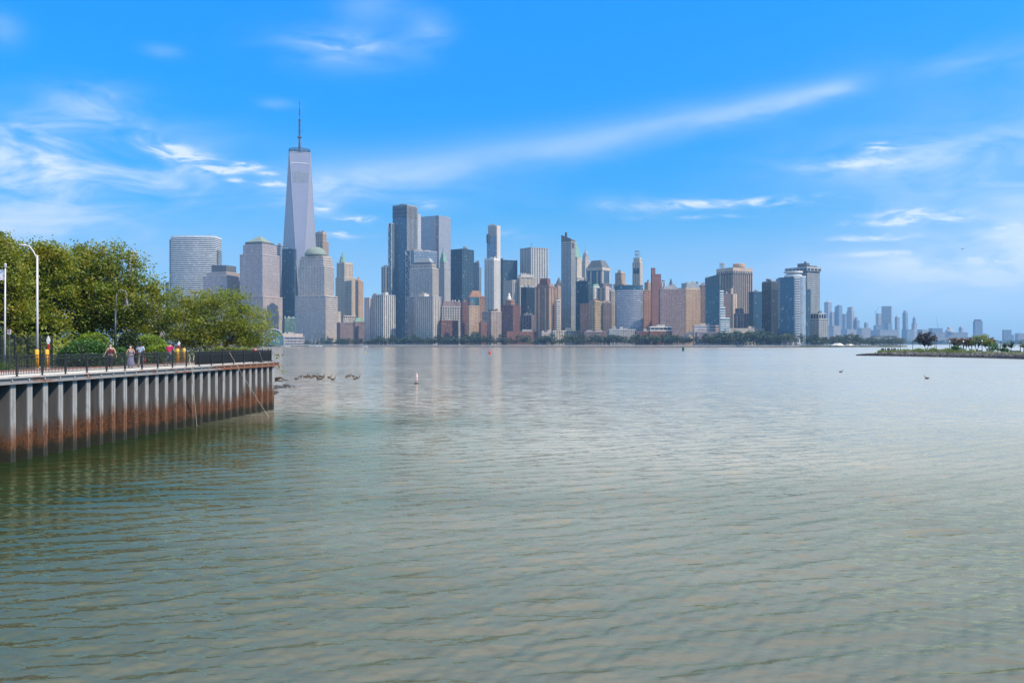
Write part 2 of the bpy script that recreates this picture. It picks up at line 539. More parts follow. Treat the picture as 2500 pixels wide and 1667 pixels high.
def facade(root, r, z0, z1, st, name='tower_block', top=2.0):
    fh, sr, bw, pr, wm, gm, sm, so, po = st
    x0, x1, y0, y1 = r
    H = z1 - z0
    core = MB(); core.box(x0 + .35, x1 - .35, y0 + .35, y1 - .35, z0 - .2, z1 - .3)
    c = core.build(name, M(gm), root)
    n = max(1, int(round((H - top) / fh)))
    f = (H - top) / n
    sp = MB()
    if sr > 0:
        for k in range(n + 1):
            zb = z0 + k * f - (sr * f * .5)
            if k == n: break
            sp.box(x0 - so, x1 + so, y0 - so, y1 + so, max(zb, z0 - .15), zb + sr * f)
    sp.box(x0 - max(so, po) - .04, x1 + max(so, po) + .04, y0 - max(so, po) - .04, y1 + max(so, po) + .04, z1 - top, z1)
    sp.build('floor_band', M(sm), c, kind='stuff')
    if pr > 0:
        pm = MB()
        ny = max(1, int(round((y1 - y0) / bw))); by = (y1 - y0) / ny
        nx = max(1, int(round((x1 - x0) / bw))); bx = (x1 - x0) / nx
        zt = z1 - top - .02
        for j in range(ny + 1):
            yc = y0 + j * by; w = pr * by / 2
            pm.box(x0 - po, x0 + .4, max(yc - w, y0 - po + .01), min(yc + w, y1 + po - .01), z0, zt)
        for j in range(nx + 1):
            xc = x0 + j * bx; w = pr * bx / 2
            pm.box(max(xc - w, x0 - po + .013), min(xc + w, x1 + po - .01), y0 - po - .005, y0 + .4, z0, zt + .004)
        pm.build('pier', M(wm), c, kind='stuff')
    return c


def poly_facade(root, pts, z0, z1, st, name='tower_block', top=2.0):
    """pts: world-space footprint relative to root, counter-clockwise"""
    fh, sr, bw, pr, wm, gm, sm, so, po = st
    cx = sum(p[0] for p in pts) / len(pts); cy = sum(p[1] for p in pts) / len(pts)
    def grow(g):
        o = []
        for p in pts:
            L = math.hypot(p[0] - cx, p[1] - cy); o.append((cx + (p[0] - cx) * (L + g) / L, cy + (p[1] - cy) * (L + g) / L))
        return o
    m = MB(); m.prism(pts, z0 - .2, z1 - .3); c = m.build(name, M(gm), root)
    n = max(1, int(round((z1 - z0 - top) / fh))); f = (z1 - z0 - top) / n
    sp = MB(); g = grow(.35)
    for k in range(n):
        sp.prism(g, z0 + k * f + .02, z0 + k * f + sr * f)
    sp.prism(grow(.42), z1 - top, z1)
    sp.build('floor_band', M(sm), c, kind='stuff')
    if pr > 0:
        pm = MB()
        for p, q in zip(g, g[1:] + g[:1]):
            L = math.hypot(q[0] - p[0], q[1] - p[1]); k = max(1, int(L / bw))
            for i in range(k):
                t = (i + .5) / k
                qx, qy = p[0] + (q[0] - p[0]) * t, p[1] + (q[1] - p[1]) * t
                pm.box(qx - .12, qx + .12, qy - .12, qy + .12, z0, z1 - top)
        pm.build('mullion', M(wm), c, kind='stuff')
    return c


def arc_tower(name, label, z, x0, x1, yt, st, off=60, bulge=.25, depth=40, cat='building', yb=None, n=12, top=2.0, d=None):
    """a tower with a bowed front"""
    zz = Z[z]
    X0, X1 = zz[0] + x0 / zz[2], zz[0] + x1 / zz[2]
    d = d or shore_d((X0 + X1) / 2) + off + 62
    A, B = at(X0, d + 12, LAND), at(X1, d + 12, LAND)
    C = (A + B) / 2; w = (B - A).length / 2
    root = thing(name, label, cat, C)
    dx = (B - A).normalized(); nx = Vector((dx.y, -dx.x, 0))
    pts = []
    for i in range(n + 1):
        t = -1 + 2 * i / n
        p = dx * (w * t) + nx * (bulge * w * (1 - t * t) * 1.0)
        pts.append((p.x, p.y))
    pts += [((dx * w - nx * depth).x, (dx * w - nx * depth).y), ((-dx * w - nx * depth).x, (-dx * w - nx * depth).y)]
    h = zof(zz[1] + yt / zz[2], d) - LAND
    poly_facade(root, pts, 0, h, st, top=top)
    return root, pts, h, d, (dx, nx, w)


# ------------------------------------------------------------------ the city: towers from left to right
def city():
    # behind the park trees at the left
    Bld('apartment_tower', 'pale tower with rounded corner peeping over the park trees, leftmost of the far city', 0, 312, 318, 335, 614, off=500, st=style('bands', 'pale_stone', 'glass_grey', fh=4.5))
    b = Bld('office_block', 'teal topped stepped block half hidden behind the park tree', 0, 366, 374, 391, 704, off=260, st=style('curtain', 'steel_grey', 'glass_teal'))
    b.tier(362, 374, 400, 722, None, style('piers', 'pale_stone', 'glass_grey'), push=-8)
    Bld('office_block', 'narrow pinkish slab just left of the bowed glass tower', 1, 60, 64, 82, 1160, off=150, st=style('pinkgrid', fh=4.5))
    root, pts, h, d, fr = arc_tower('office_tower', 'bowed silver tower with close horizontal bands, left of the pyramid topped tower', 1, 94, 369, 872,
                                    style('bands', 'silver', 'glass_dark', fh=4.2, sr=.50, bw=40, pr=0), off=120, bulge=.16, depth=45, cat='skyscraper', top=4.5)
    dx, nx, w = fr
    for sgn, x0, x1, yy in ((-1, 78, 95, 890), (1, 368, 379, 955)):
        zz = Z[1]; hh = zof(zz[1] + yy / zz[2], d) - LAND
        ww = abs(x1 - x0) / zz[2] * d / F
        e0 = dx * (sgn * (w - .5)) - nx * 8; e1 = dx * (sgn * (w + ww)) - nx * 8
        q = [e0, e1, e1 - nx * 24, e0 - nx * 24]
        if sgn < 0: q = [e1, e0, e0 - nx * 24, e1 - nx * 24]
        poly_facade(root, [(v.x, v.y) for v in q], 0, hh, style('bands', 'steel_grey', 'glass_dark', fh=4.2, sr=.45, pr=0), 'side_wing')
    mbx = MB(); p = dx * (w * .55) - nx * 15
    mbx.tube([(p.x, p.y, h - 1), (p.x + 1, p.y, h + 5)], .4, 4); mbx.tube([(p.x + 1, p.y, h + 5), (p.x + 8, p.y, h + 7)], .4, 4)
    mbx.build('roof_crane', M('steel_grey'), root)

    b = Bld('office_tower', 'low grey office tower with flat dark stepped crown beside the bowed tower', 1, 292, 440, 556, 1120, off=60, th=36, st=style('pinkgrid', 'pink_granite', 'glass_lilac', fh=4.0, sr=.34, pr=.30))
    b.tier(316, 437, 541, 1096, 1122, style('pinkgrid', 'pink_granite', 'glass_lilac'))
    b.block(345, 436, 498, 1056, 1097, 'slate', 'roof')
    b = Bld('office_tower', 'grey granite office tower with green pyramid roof left of the tallest tower', 1, 520, 660, 766, 985, off=40, th=36, cat='skyscraper', st=style('pinkgrid', 'pink_granite', 'glass_lilac', fh=4.0, sr=.36, pr=.34))
    b.tier(560, 662, 783, 1246, None, style('pinkgrid', fh=3.9, sr=.46, pr=.46, gl='glass_dark'), push=-6, name='lower_block')
    t = b.tier(540, 659, 749, 926, 987, style('pinkgrid', 'pink_granite', 'glass_lilac', fh=4.0, sr=.36, pr=.34))
    b.tiers.append(t)
    b.block(553, 657, 733, 909, 927, 'slate', 'roof_curb')
    b.block(556, 656, 730, 866, 910, 'slate_green', 'roof', inset=.492)
    Bld('office_tower', 'blue banded glass tower squeezed between the pyramid roof and the tallest tower', 1, 732, 772, 793, 932, off=320, st=style('bands', 'lilac_clad', 'glass_blue', fh=4.6))

    tallest()
    Bld('office_tower', 'dark blue reflective slab standing in front of the left foot of the tallest tower', 6, 262, 425, 452, 254, off=150, th=22, cat='skyscraper', st=style('bands', 'blue_frame', 'glass_blue', fh=4.2, sr=.22, so=.08, bw=4, pr=.05))  # added slab in place of a mirror image in the tower's glass
    Bld('glass_hall', 'low teal glass podium at the foot of the tallest tower', 6, 262, 300, 470, 1168, off=110, st=style('curtain', 'copper_green', 'glass_teal', sr=.3))

    b = Bld('office_tower', 'grey granite office tower with green dome in front of the tallest tower', 6, 476, 822, 950, 482, off=40, th=30, cat='skyscraper', st=style('pinkgrid', 'limestone', 'glass_lilac', fh=4.0, sr=.36, pr=.30, bw=3.6))
    b.tier(440, 838, 995, 872, None, style('bands', 'pink_granite', 'glass_lilac', fh=4.0, sr=.52, pr=.14, bw=4, sp='limestone'), push=-7, name='lower_block')
    b.tier(493, 806, 931, 386, 484, style('pinkgrid', 'limestone', 'glass_lilac', fh=4.0, bw=3.6))
    b.tier(511, 798, 915, 346, 388, style('pinkgrid', 'limestone', 'glass_grey', fh=5), top=3)
    b.lathe(709, [(146, 350), (146, 334), (140, 318), (120, 282), (85, 253), (45, 238), (3, 232)], 'slate_green', 'dome', 22, True)
    b = Bld('office_tower', 'beige stone tower with notched crown just right of the tallest tower', 6, 690, 800, 877, 150, off=560, th=32, st=style('piers', 'tan_brick', 'glass_dark', bw=5, fh=5))
    b.tier(704, 802, 850, 40, 152, style('piers', 'tan_brick', 'glass_dark', bw=6, fh=6, pr=.55), top=5)
    b.block(716, 800, 838, 32, 41, 'tan_brick', 'parapet')
    b = Bld('gothic_tower', 'cream gothic tower with pointed green copper spire', 6, 970, 1086, 1236, 628, off=480, th=45, cat='skyscraper', st=style('piers', 'cream', 'glass_grey', bw=4.2, fh=4))
    b.tier(985, 1088, 1196, 437, 630, style('piers', 'cream', 'glass_grey', bw=4.4, fh=4.2), top=4)
    b.lathe(1060, [(46, 436), (40, 424), (30, 385), (26, 360), (14, 350), (5, 318), (1, 294)], 'copper_green', 'spire', 8)
    b.pole(992, 440, 420, 1.3, 'cream', 'pinnacle'); b.pole(1168, 440, 432, 1.5, 'cream', 'pinnacle')
    b = Bld('apartment_tower', 'slim tan tower with orange pointed cap beside the gothic tower', 6, 1232, 1270, 1337, 683, off=380, th=50, st=style('punched', 'tan_brick', 'glass_brick', fh=4, bw=3.4))
    b.lathe(1271, [(42, 684), (30, 664), (9, 650), (8, 632), (1, 628)], 'orange_brick', 'roof', 8)
    Bld('apartment_block', 'small cream block tucked behind the domed granite tower', 6, 985, 1000, 1036, 1086, off=90, st=style('punched', 'cream', 'glass_window', fh=3.6))
    Bld('apartment_block', 'low stone block with square windows below the gothic tower', 6, 1065, 1075, 1238, 1135, off=130, st=style('grid', 'limestone', 'glass_dark', fh=5, bw=5))
    Bld('apartment_block', 'low purple brown block behind the shore trees right of the domed tower', 6, 985, 1030, 1215, 1228, off=30, st=style('punched', 'purple_brick', 'glass_brick', fh=3.8))
    b = Bld('institute_building', 'brown block with green hipped roof left of the striped apartment slab', 6, 1205, 1225, 1350, 1216, off=20, st=style('punched', 'purple_brick', 'glass_brick', fh=3.8))
    b.block(1205, 1226, 1352, 1166, 1217, 'copper_green', 'roof', inset=.22)
    # glass vault by the water
    A = at(640 + 150 / 5.407, 1745, LAND)
    r = thing('glass_vault_hall', 'arched glass hall with pale rim behind the right edge of the waterside tree', 'building', A, R(35))
    m = MB(); rim = MB(); n = 14
    for k, (rad, y0, y1) in enumerate(((21, 0, 26), (18, 26, 46), (15, 46, 64))):
        arc = [(-rad, 0)] + [(-rad * math.cos(math.pi * i / n), 10 + rad * math.sin(math.pi * i / n)) for i in range(n + 1)] + [(rad, 0)]
        vs = [(p[0], y0, p[1]) for p in arc] + [(p[0], y1, p[1]) for p in arc]
        q = len(arc)
        m.add(vs, [tuple(range(q)), tuple(range(2 * q - 1, q - 1, -1))] + [(i + 1, i, q + i, q + i + 1) for i in range(q - 1)])
    m.build('vault', M('glass_teal'), r)
    arc = [(-20 * math.cos(math.pi * i / n), -.6, 10 + 20 * math.sin(math.pi * i / n)) for i in range(n + 1)]
    rim.tube([(-20, -.6, 0)] + arc + [(20, -.6, 0)], 1.5, 5); rim.build('arch_rim', M('steel_grey'), r)
    b = Bld('ferry_pavilion', 'long low pale pavilion with two white bands at the waterline', 6, 236, 262, 560, 1415, 1530, off=-50, th=60, st=style('bands', 'lilac_clad', 'glass_grey', fh=5, sr=.45), top=1.2)
    b.block(255, 275, 540, 1375, 1416, 'pink_granite', 'roof_storey')

    # ---- middle
    b = Bld('apartment_tower', 'white and black striped apartment slab at the water, left one of the pair', 2, 190, 298, 411, 1055, off=-25, th=46, st=style('piers', 'pale_stone', 'glass_dark', fh=3.0, bw=5.2, pr=.42, sr=.30, so=-.1, sp='steel_grey'))
    b.tier(116, 165, 300, 1082, None, style('piers', 'pink_granite', 'glass_dark', fh=3.0, bw=5, pr=.7), push=14, name='side_wing')
    b.block(282, 318, 345, 1032, 1056, 'pale_stone')
    b.block(200, 225, 262, 1044, 1056, 'steel_grey')
    Bld('office_tower', 'slim dark tower behind the left striped slab, left of the cross braced tower', 2, 279, 322, 353, 788, off=420, st=style('piers', 'limestone', 'glass_blue', bw=6, fh=5))
    b = Bld('office_tower', 'tall dark blue glass tower with white cross bracing on its shoulders', 2, 386, 524, 622, 190, off=430, th=34, cat='skyscraper', st=style('curtain', 'steel_grey', 'glass_blue', fh=4.4, bw=3.4, sr=.10, pr=.06), top=3)
    crown = MB(); (rx0, rx1, ry0, ry1), z0, z1 = b.main
    for k in range(9):
        zz = z1 - 5 - k * 3.0
        crown.box(rx0 - .5, rx1 + .2, ry0 - .5, ry1 + .2, zz - 1.5, zz)
    crown.build('louvre', M('dark_frame'), b.root, kind='stuff')
    pm = MB(); ny = 8
    for j in range(ny + 1):
        xx = rx0 + (rx1 - rx0) * j / ny
        pm.box(xx - .45, xx + .45, ry0 - .8, ry0 + .2, 0, z1)
    pm.build('fin', M('pale_stone'), b.root, kind='stuff')
    (l, zl0, zl1) = b.tier(346, 378, 420, 372, None, style('curtain', 'steel_grey', 'glass_blue'), push=2, name='shoulder')
    (l2, zr0, zr1) = b.tier(513, 556, 596, 633, None, style('curtain', 'steel_grey', 'glass_blue'), push=-12, name='shoulder')
    for (q, za, zb) in ((l, zl0, zl1), (l2, zr0, zr1)):
        m = MB(); w = q[3] - q[2]; st = w * 1.05; z = za + 30; s = 0
        m.tube([(q[0] - .7, q[2], za), (q[0] - .7, q[2], zb)], .7, 4); m.tube([(q[0] - .7, q[3], za), (q[0] - .7, q[3], zb)], .7, 4)
        while z + st < zb:
            m.tube([(q[0] - .7, q[2] if s else q[3], z), (q[0] - .7, q[3] if s else q[2], z + st)], .75, 4)
            m.tube([(q[0] - .7, q[2], z), (q[0] - .7, q[3], z)], .5, 4)
            s = 1 - s; z += st
        m.build('cross_brace', M('silver'), b.root)
    Bld('office_tower', 'white slab showing as a strip right of the cross braced tower', 2, 600, 628, 657, 290, off=560, th=60, st=style('curtain', 'white_paint', 'glass_pale', sr=.5))
    b = Bld('office_tower', 'smooth pale lilac glass tower with flat top right of the cross braced tower', 2, 656, 829, 943, 298, off=600, th=36, cat='skyscraper', st=style('curtain', 'lilac_clad', 'glass_pale', fh=4.4, sr=.06, bw=5, pr=.03))
    (q, za, zb) = b.main
    m = MB(); m.box(q[0] - .4, q[0] + .3, q[2] + 1.0, q[2] + 9, 60, zb - 1); m.build('corner_notch', M('glass_grey'), b.root)
    b = Bld('office_tower', 'smooth grey glass block below the pale lilac tower', 2, 556, 592, 812, 628, off=380, th=60, st=style('curtain', 'lilac_clad', 'glass_grey', sr=.10, pr=.05))
    b = Bld('office_tower', 'grey granite office tower with cut off pyramid roof below the cross braced tower', 2, 548, 768, 828, 800, off=70, th=28, cat='skyscraper', st=style('pinkgrid', 'limestone', 'glass_lilac', fh=4.0, sr=.36, pr=.30, bw=3.5))
    b.tier(524, 772, 851, 1070, None, style('bands', 'pink_granite', 'glass_lilac', fh=4.0, sr=.52, pr=.14, bw=4), push=-7, name='lower_block')
    b.tier(566, 762, 800, 762, 802, style('pinkgrid', 'limestone', 'glass_grey', fh=5))
    b.block(590, 752, 790, 744, 763, 'slate', 'roof_curb')
    b.block(593, 750, 787, 704, 746, 'steel_grey', 'roof', inset=.17)
    b = Bld('gothic_tower', 'shaded grey green gothic tower with steep pointed roof in front of the lilac tower', 2, 828, 882, 940, 800, off=260, th=45, st=style('punched', 'grey_granite', 'glass_grey', fh=4))
    b.tier(836, 880, 922, 740, 802, style('punched', 'grey_granite', 'glass_grey', fh=4))
    b.lathe(872, [(38, 742), (24, 690), (16, 662), (8, 650), (1, 588)], 'copper_green', 'roof', 4)
    b.pole(852, 745, 690, 1.6, 'copper_green', 'pinnacle'); b.pole(908, 745, 735, 1.6, 'copper_green', 'pinnacle')
    b = Bld('apartment_tower', 'white and black striped apartment slab at the water, right one of the pair', 2, 600, 772, 833, 1070, off=-20, th=40, st=style('piers', 'pale_stone', 'glass_dark', fh=3.0, bw=5.2, pr=.46, sr=.30, so=-.1, sp='steel_grey'))
    b.block(640, 690, 735, 1048, 1071, 'pale_stone')
    b = Bld('office_tower', 'black steel office tower with flat roof right of the lilac tower', 2, 942, 1052, 1165, 616, off=520, th=42, cat='skyscraper', st=style('grid', 'blue_frame', 'glass_black', fh=4.2, sr=.34, bw=8, pr=.12))
    b.block(1055, 1082, 1107, 608, 617, 'slate'); b.pole(967, 617, 592, .6)
    b = Bld('office_tower', 'narrow blue grey tower right of the black steel tower', 2, 1160, 1214, 1234, 790, off=700, st=style('piers', 'hazy_blue', 'glass_grey', bw=5))
    b.tier(1163, 1210, 1218, 746, 792, style('piers', 'hazy_blue', 'glass_grey'))
    b = Bld('hotel_block', 'wide brown block with dark mansard and roof vents behind the red brick houses', 2, 846, 862, 1046, 1165, off=70, st=style('piers', 'grey_granite', 'glass_dark', fh=5, bw=5))
    b.block(850, 866, 1044, 1118, 1166, 'purple_brick', 'roof', inset=.04)
    for k, xx in enumerate((960, 985, 1020)): b.pole(xx, 1119, 1106, 2.0, 'pale_stone', 'roof_vent')
    Bld('apartment_block', 'long dark red brick block behind the trees right of the striped slabs', 2, 834, 852, 1012, 1300, off=-8, st=style('punched', 'dark_red_brick', fh=3.1, bw=3.6))
    Bld('apartment_block', 'red brown brick block joined to the left of the beige brick tower', 2, 1040, 1056, 1108, 1124, off=10, st=style('punched', 'dark_red_brick', fh=3.1, bw=3.6))
    b = Bld('apartment_tower', 'beige brick tower with dark tank house on its roof', 2, 1102, 1120, 1216, 1160, off=-10, st=style('punched', 'tan_brick', fh=3.1, bw=3.6, pr=.5))
    b.block(1112, 1126, 1172, 1120, 1161, 'slate')
    b = Bld('office_tower', 'pink granite tower with sloped gable roof and dark glass front', 2, 1100, 1116, 1270, 1068, off=60, st=style('punched', 'orange_brick', 'glass_brick', fh=3.8, bw=4))
    b.block(1112, 1128, 1246, 1016, 1069, 'orange_brick', 'roof', inset=.22)
    b.block(1112, 1125, 1212, 1078, 1500, 'glass_teal', 'window_bay', push=-6)
    b = Bld('office_tower', 'white striped tower with square top storey at the front of the middle city', 2, 1266, 1356, 1411, 705, off=230, th=36, cat='skyscraper', st=style('piers', 'white_paint', 'glass_dark', fh=4.0, bw=4.4, pr=.52, sr=.34), top=5)
    b = Bld('construction_tower', 'slender unfinished grey tower rising behind the white striped tower', 2, 1288, 1378, 1412, 490, off=420, th=30, cat='skyscraper', st=style('curtain', 'steel_grey', 'glass_lilac', fh=4.4, sr=.12, bw=8, pr=.10))
    b.tier(1300, 1377, 1402, 392, 492, style('curtain', 'concrete', 'concrete', fh=5, sr=.3, bw=6, pr=.25), top=4)
    q, za, zb = b.tiers[-1]
    m = MB(); m.box(q[0] + 2, q[1] + 6, q[2] - 1.2, q[2] - .4, 60, zb); m.build('lit_strip', M('pale_stone'), b.root)  # pale box stands in for the sunlit strip of the right side
    m = MB(); m.box(q[0] - 6, q[0] - .4, q[3] - 3, q[3] + 1, zb - 40, zb - 20)
    m.build('hoist_platform', M('dark_frame'), b.root)
    b.pole(1298, 400, 388, .5, 'dark_frame', 'hoist_mast')
    Bld('office_tower', 'wide dark teal tower right of the white striped tower', 2, 1408, 1442, 1580, 722, off=640, st=style('grid', 'blue_frame', 'glass_black', fh=4.4, sr=.3, pr=.2)).block(1410, 1436, 1445, 708, 723, 'slate')
    b = Bld('apartment_tower', 'red brick tower with white cupola and orange crown', 3, -68, 54, 132, 1065, off=-5, th=30, st=style('punched', 'dark_red_brick', fh=3.1, bw=3.4))
    b.tier(-34, 34, 72, 1010, 1067, style('punched', 'orange_brick', fh=3.4))
    b.lathe(13, [(24, 1012), (22, 985), (14, 975), (13, 958), (9, 946), (1, 938)], 'white_paint', 'cupola', 10)
    Bld('apartment_block', 'small orange red brick block right of the beige brick tower', 2, 1214, 1232, 1301, 1322, off=-12, st=style('punched', 'red_brick', fh=3.1, bw=3.4))
    Bld('apartment_block', 'pinkish grey block behind the orange red brick block', 2, 1243, 1330, 1428, 1214, off=40, st=style('grid', 'pink_granite', 'glass_dark', fh=4, bw=4))
    b = Bld('office_block', 'cream twin winged office block with cornice behind the red brick cupola tower', 3, 90, 130, 291, 862, off=380, st=style('piers', 'pale_stone', 'glass_dark', fh=4.2, bw=4.2))
    b.tier(-45, 50, 94, 800, None, style('piers', 'pale_stone', 'glass_dark', fh=4.2, bw=4.2), push=4, name='side_wing')
    b.tier(98, 128, 286, 765, 864, style('piers', 'cream', 'glass_dark', fh=5), top=3)
    b.block(110, 140, 272, 742, 767, 'pale_stone')
    # ---- centre right
    b = Bld('office_tower', 'flat roofed white and grey striped tower with small roof antenna', 3, 130, 246, 428, 450, off=640, th=56, cat='skyscraper', st=style('piers', 'pale_stone', 'glass_dark', fh=4.4, bw=7.5, pr=.40, sr=.5, sp='steel_grey'))
    b.pole(251, 447, 405, .8); b.block(244, 251, 259, 412, 420, 'steel_grey', 'antenna_dish')
    Bld('office_block', 'dark grey glass block in front of the cream twin winged block', 3, 137, 200, 287, 875, off=170, st=style('curtain', 'dark_frame', 'glass_black', sr=.2))
    Bld('office_block', 'low purple grey ribbed block left of the brown tower with red crown', 3, 132, 250, 287, 1172, off=60, st=style('piers', 'purple_brick', 'glass_dark', bw=6, fh=4))
    b = Bld('apartment_tower', 'brown brick tower with red sloped crown and pale corner piers', 3, 290, 442, 517, 866, off=20, th=30, st=style('punched', 'brown_brick', fh=3.3, bw=3.2))
    b.block(300, 440, 490, 836, 868, 'brown_brick', 'roof_storey', inset=.08)
    b.block(338, 420, 456, 781, 838, 'dark_red_brick', 'roof', inset=.06)
    q, za, zb = b.tiers[0]
    m = MB()
    for t in (0.02, .28, .72, .96):
        yy = q[2] + (q[3] - q[2]) * t; m.box(q[0] - .5, q[0] + .2, yy - 1.2, yy + 1.2, 0, zb - 3)
    for t in (.06, .45, .9):
        xx = q[0] + (q[1] - q[0]) * t; m.box(xx - 1.2, xx + 1.2, q[2] - .5, q[2] + .2, 0, zb - 3)
    m.build('corner_pier', M('tan_brick'), b.root)
    b = Bld('hotel_tower', 'tan tower with small dark pyramid cap left of the slanted glass tower', 3, 493, 530, 570, 842, off=420, st=style('punched', 'tan_brick', fh=3.8))
    b.lathe(542, [(34, 843), (28, 825), (12, 790), (1, 768)], 'slate', 'roof', 8)
    Bld('apartment_block', 'small white balconied block at the left foot of the slanted glass tower', 3, 508, 520, 558, 1012, off=30, st=style('bands', 'white_paint', 'glass_dark', fh=3.2))
    b = Bld('residential_tower', 'tall grey green glass tower with slanted dark top', 3, 567, 672, 719, 392, off=90, th=32, cat='skyscraper', st=style('grid', 'grey_granite', 'glass_teal', fh=3.5, sr=.34, bw=3.2, pr=.26))
    q, za, zb = b.main
    m = MB(); zt = zof(500 + 312 / 4.355, b.d) - LAND; zl = zof(500 + 372 / 4.355, b.d) - LAND
    m.add([(q[0], q[2], zb - .4), (q[1], q[2], zb - .4), (q[1], q[3], zb - .4), (q[0], q[3], zb - .4), (q[0], q[2], zl + 2), (q[1], q[2], zl), (q[1], q[3], zt - 6), (q[0], q[3], zt)],
          [(0, 3, 2, 1), (4, 5, 6, 7), (0, 1, 5, 4), (1, 2, 6, 5), (2, 3, 7, 6), (3, 0, 4, 7)])
    m.build('slanted_crown', M('slate'), b.root)
    m = MB(); yy = q[2] + (q[3] - q[2]) * .72; m.box(q[0] + 6, q[0] + 9, yy - 1.5, yy + 1.5, zt - 14, zt + 5); m.build('roof_crane', M('dark_frame'), b.root)
    m = MB(); m.box(q[0] + 3, q[0] + 9, q[2] - .5, q[2] + .3, zb - 12, zb - 1); m.build('corner_opening', M('dark_frame'), b.root)
    b = Bld('office_tower', 'tan stone tower with steep green copper roof behind the slanted glass tower', 3, 690, 735, 786, 560, off=760, th=45, st=style('punched', 'cream', fh=4.4, bw=4.4))
    b.lathe(716, [(66, 562), (50, 515), (30, 455), (14, 400), (1, 372)], 'copper_green', 'roof', 4)
    b.tier(690, 738, 807, 768, None, style('punched', 'limestone', fh=4.4, bw=4.4), push=-10, name='lower_block')
    b = Bld('office_tower', 'tan tower with thin needle spire behind the dark mansard tower', 3, 785, 822, 873, 592, off=860, th=45, cat='skyscraper', st=style('piers', 'cream', 'glass_grey', fh=4.4, bw=5))
    b.tier(795, 826, 858, 545, 594, style('piers', 'cream', 'glass_grey', bw=4))
    b.lathe(828, [(28, 546), (24, 515), (14, 500), (7, 492), (4, 470), (1.6, 462), (.7, 386)], 'steel_grey', 'spire', 8)
    b = Bld('office_tower', 'dark tower with flat topped grey mansard roof', 3, 832, 1002, 1087, 690, off=480, th=32, cat='skyscraper', st=style('bands', 'slate', 'glass_blue', fh=4.2, sr=.3, bw=5, pr=.1))
    b.block(826, 1003, 1092, 664, 692, 'limestone', 'cornice', push=-1)
    b.block(836, 1002, 1088, 584, 666, 'slate', 'roof', inset=.215, push=1)
    q, za, zb = b.tiers[0]
    m = MB()
    for t in (0.03, .3, .7, .97):
        yy = q[2] + (q[3] - q[2]) * t; m.box(q[0] - .8, q[0] + .2, yy - 2, yy + 2, 0, zb - 3)
    for t in (.08, .92):
        xx = q[0] + (q[1] - q[0]) * t; m.box(xx - 2, xx + 2, q[2] - .8, q[2] + .2, 0, zb - 3)
    m.build('corner_pier', M('limestone'), b.root)
    b.tier(975, 1012, 1110, 832, None, style('grid', 'purple_brick', 'glass_dark'), push=-24, name='lower_block')
    b = Bld('office_block', 'teal glass block right of the slanted glass tower', 3, 700, 858, 872, 810, off=130, th=25, st=style('curtain', 'blue_frame', 'glass_teal', sr=.12))
    b = Bld('apartment_block', 'white gridded block with green roof right of the teal glass block', 3, 864, 912, 973, 868, off=150, st=style('grid', 'white_paint', 'glass_dark', fh=4, bw=5, pr=.4))
    b.block(866, 912, 972, 842, 869, 'copper_green', 'roof', inset=.06)
    b = Bld('apartment_tower', 'orange brick tower with yellow balconied right half', 3, 768, 872, 890, 1048, off=0, th=24, st=style('punched', 'orange_brick', fh=3.1, bw=3.2))
    b.tier(868, 925, 1010, 1022, None, style('bands', 'yellow_brick', 'glass_dark', fh=3.2, bw=6, pr=.25), push=-6, name='balcony_wing')
    b.block(900, 925, 975, 1010, 1024, 'orange_brick')
    Bld('office_tower', 'beige tower with smooth pink right flank behind the orange brick tower', 3, 945, 1032, 1098, 880, off=120, th=40, st=style('bands', 'limestone', 'glass_dark', fh=3.8, bw=10, pr=.5)).block(1030, 1038, 1078, 866, 1300, 'pink_granite', 'flank_wall', push=-3)
    b = Bld('office_tower', 'tan brick block with lower side wing left of the tan deco tower', 3, 1140, 1206, 1249, 722, off=620, st=style('punched', 'tan_brick', fh=4.2, bw=4))
    b.block(1165, 1195, 1228, 711, 724, 'tan_brick'); b.tier(1122, 1206, 1282, 838, None, style('punched', 'tan_brick', fh=4.2), push=-8, name='side_wing')
    b = Bld('office_tower', 'tan deco tower with tall arched windows and a frame on its top', 3, 1325, 1404, 1430, 610, off=600, th=28, cat='skyscraper', st=style('piers', 'cream', 'glass_dark', fh=4.4, bw=5.2, pr=.56, sr=.4))
    b.tier(1336, 1400, 1421, 562, 612, style('piers', 'cream', 'cream', fh=6, bw=5), top=4)
    q, za, zb = b.tiers[0]
    m = MB()
    for t in (.25, .5, .75):
        yy = q[2] + (q[3] - q[2]) * t; m.box(q[0] - .9, q[0] - .3, yy - 2.6, yy + 2.6, zb - 27, zb - 14)
    m.build('arched_window', M('glass_dark'), b.root)
    q, za, zb = b.tiers[-1]; cx, cy = b.center(b.tiers[-1])
    m = MB()
    for sx in (-4, 4):
        for sy in (-4, 4): m.tube([(cx + sx, cy + sy, zb - 1), (cx + sx, cy + sy, zb + 17)], .7, 4)
    for hh in (8, 17): m.box(cx - 5, cx + 5, cy - 5, cy + 5, zb + hh - 1, zb + hh)
    m.build('roof_frame', M('steel_grey'), b.root)
    b = Bld('apartment_tower', 'tall rust red slab with higher left half', 3, 1521, 1532, 1628, 734, off=220, th=60, st=style('punched', 'red_brick', fh=3.1, bw=4.5, pr=.7))
    b.tier(1522, 1532, 1568, 670, None, style('punched', 'red_brick', fh=3.1, bw=5, pr=.75), push=-2, name='stair_tower')
    Bld('office_block', 'small tan block left of the rust red slab', 3, 1452, 1490, 1524, 822, off=330, st=style('punched', 'tan_brick', fh=4))
    Bld('office_tower', 'small striped blue grey tower right of the rust red slab', 3, 1622, 1640, 1678, 820, off=420, st=style('piers', 'silver', 'glass_blue', bw=6))
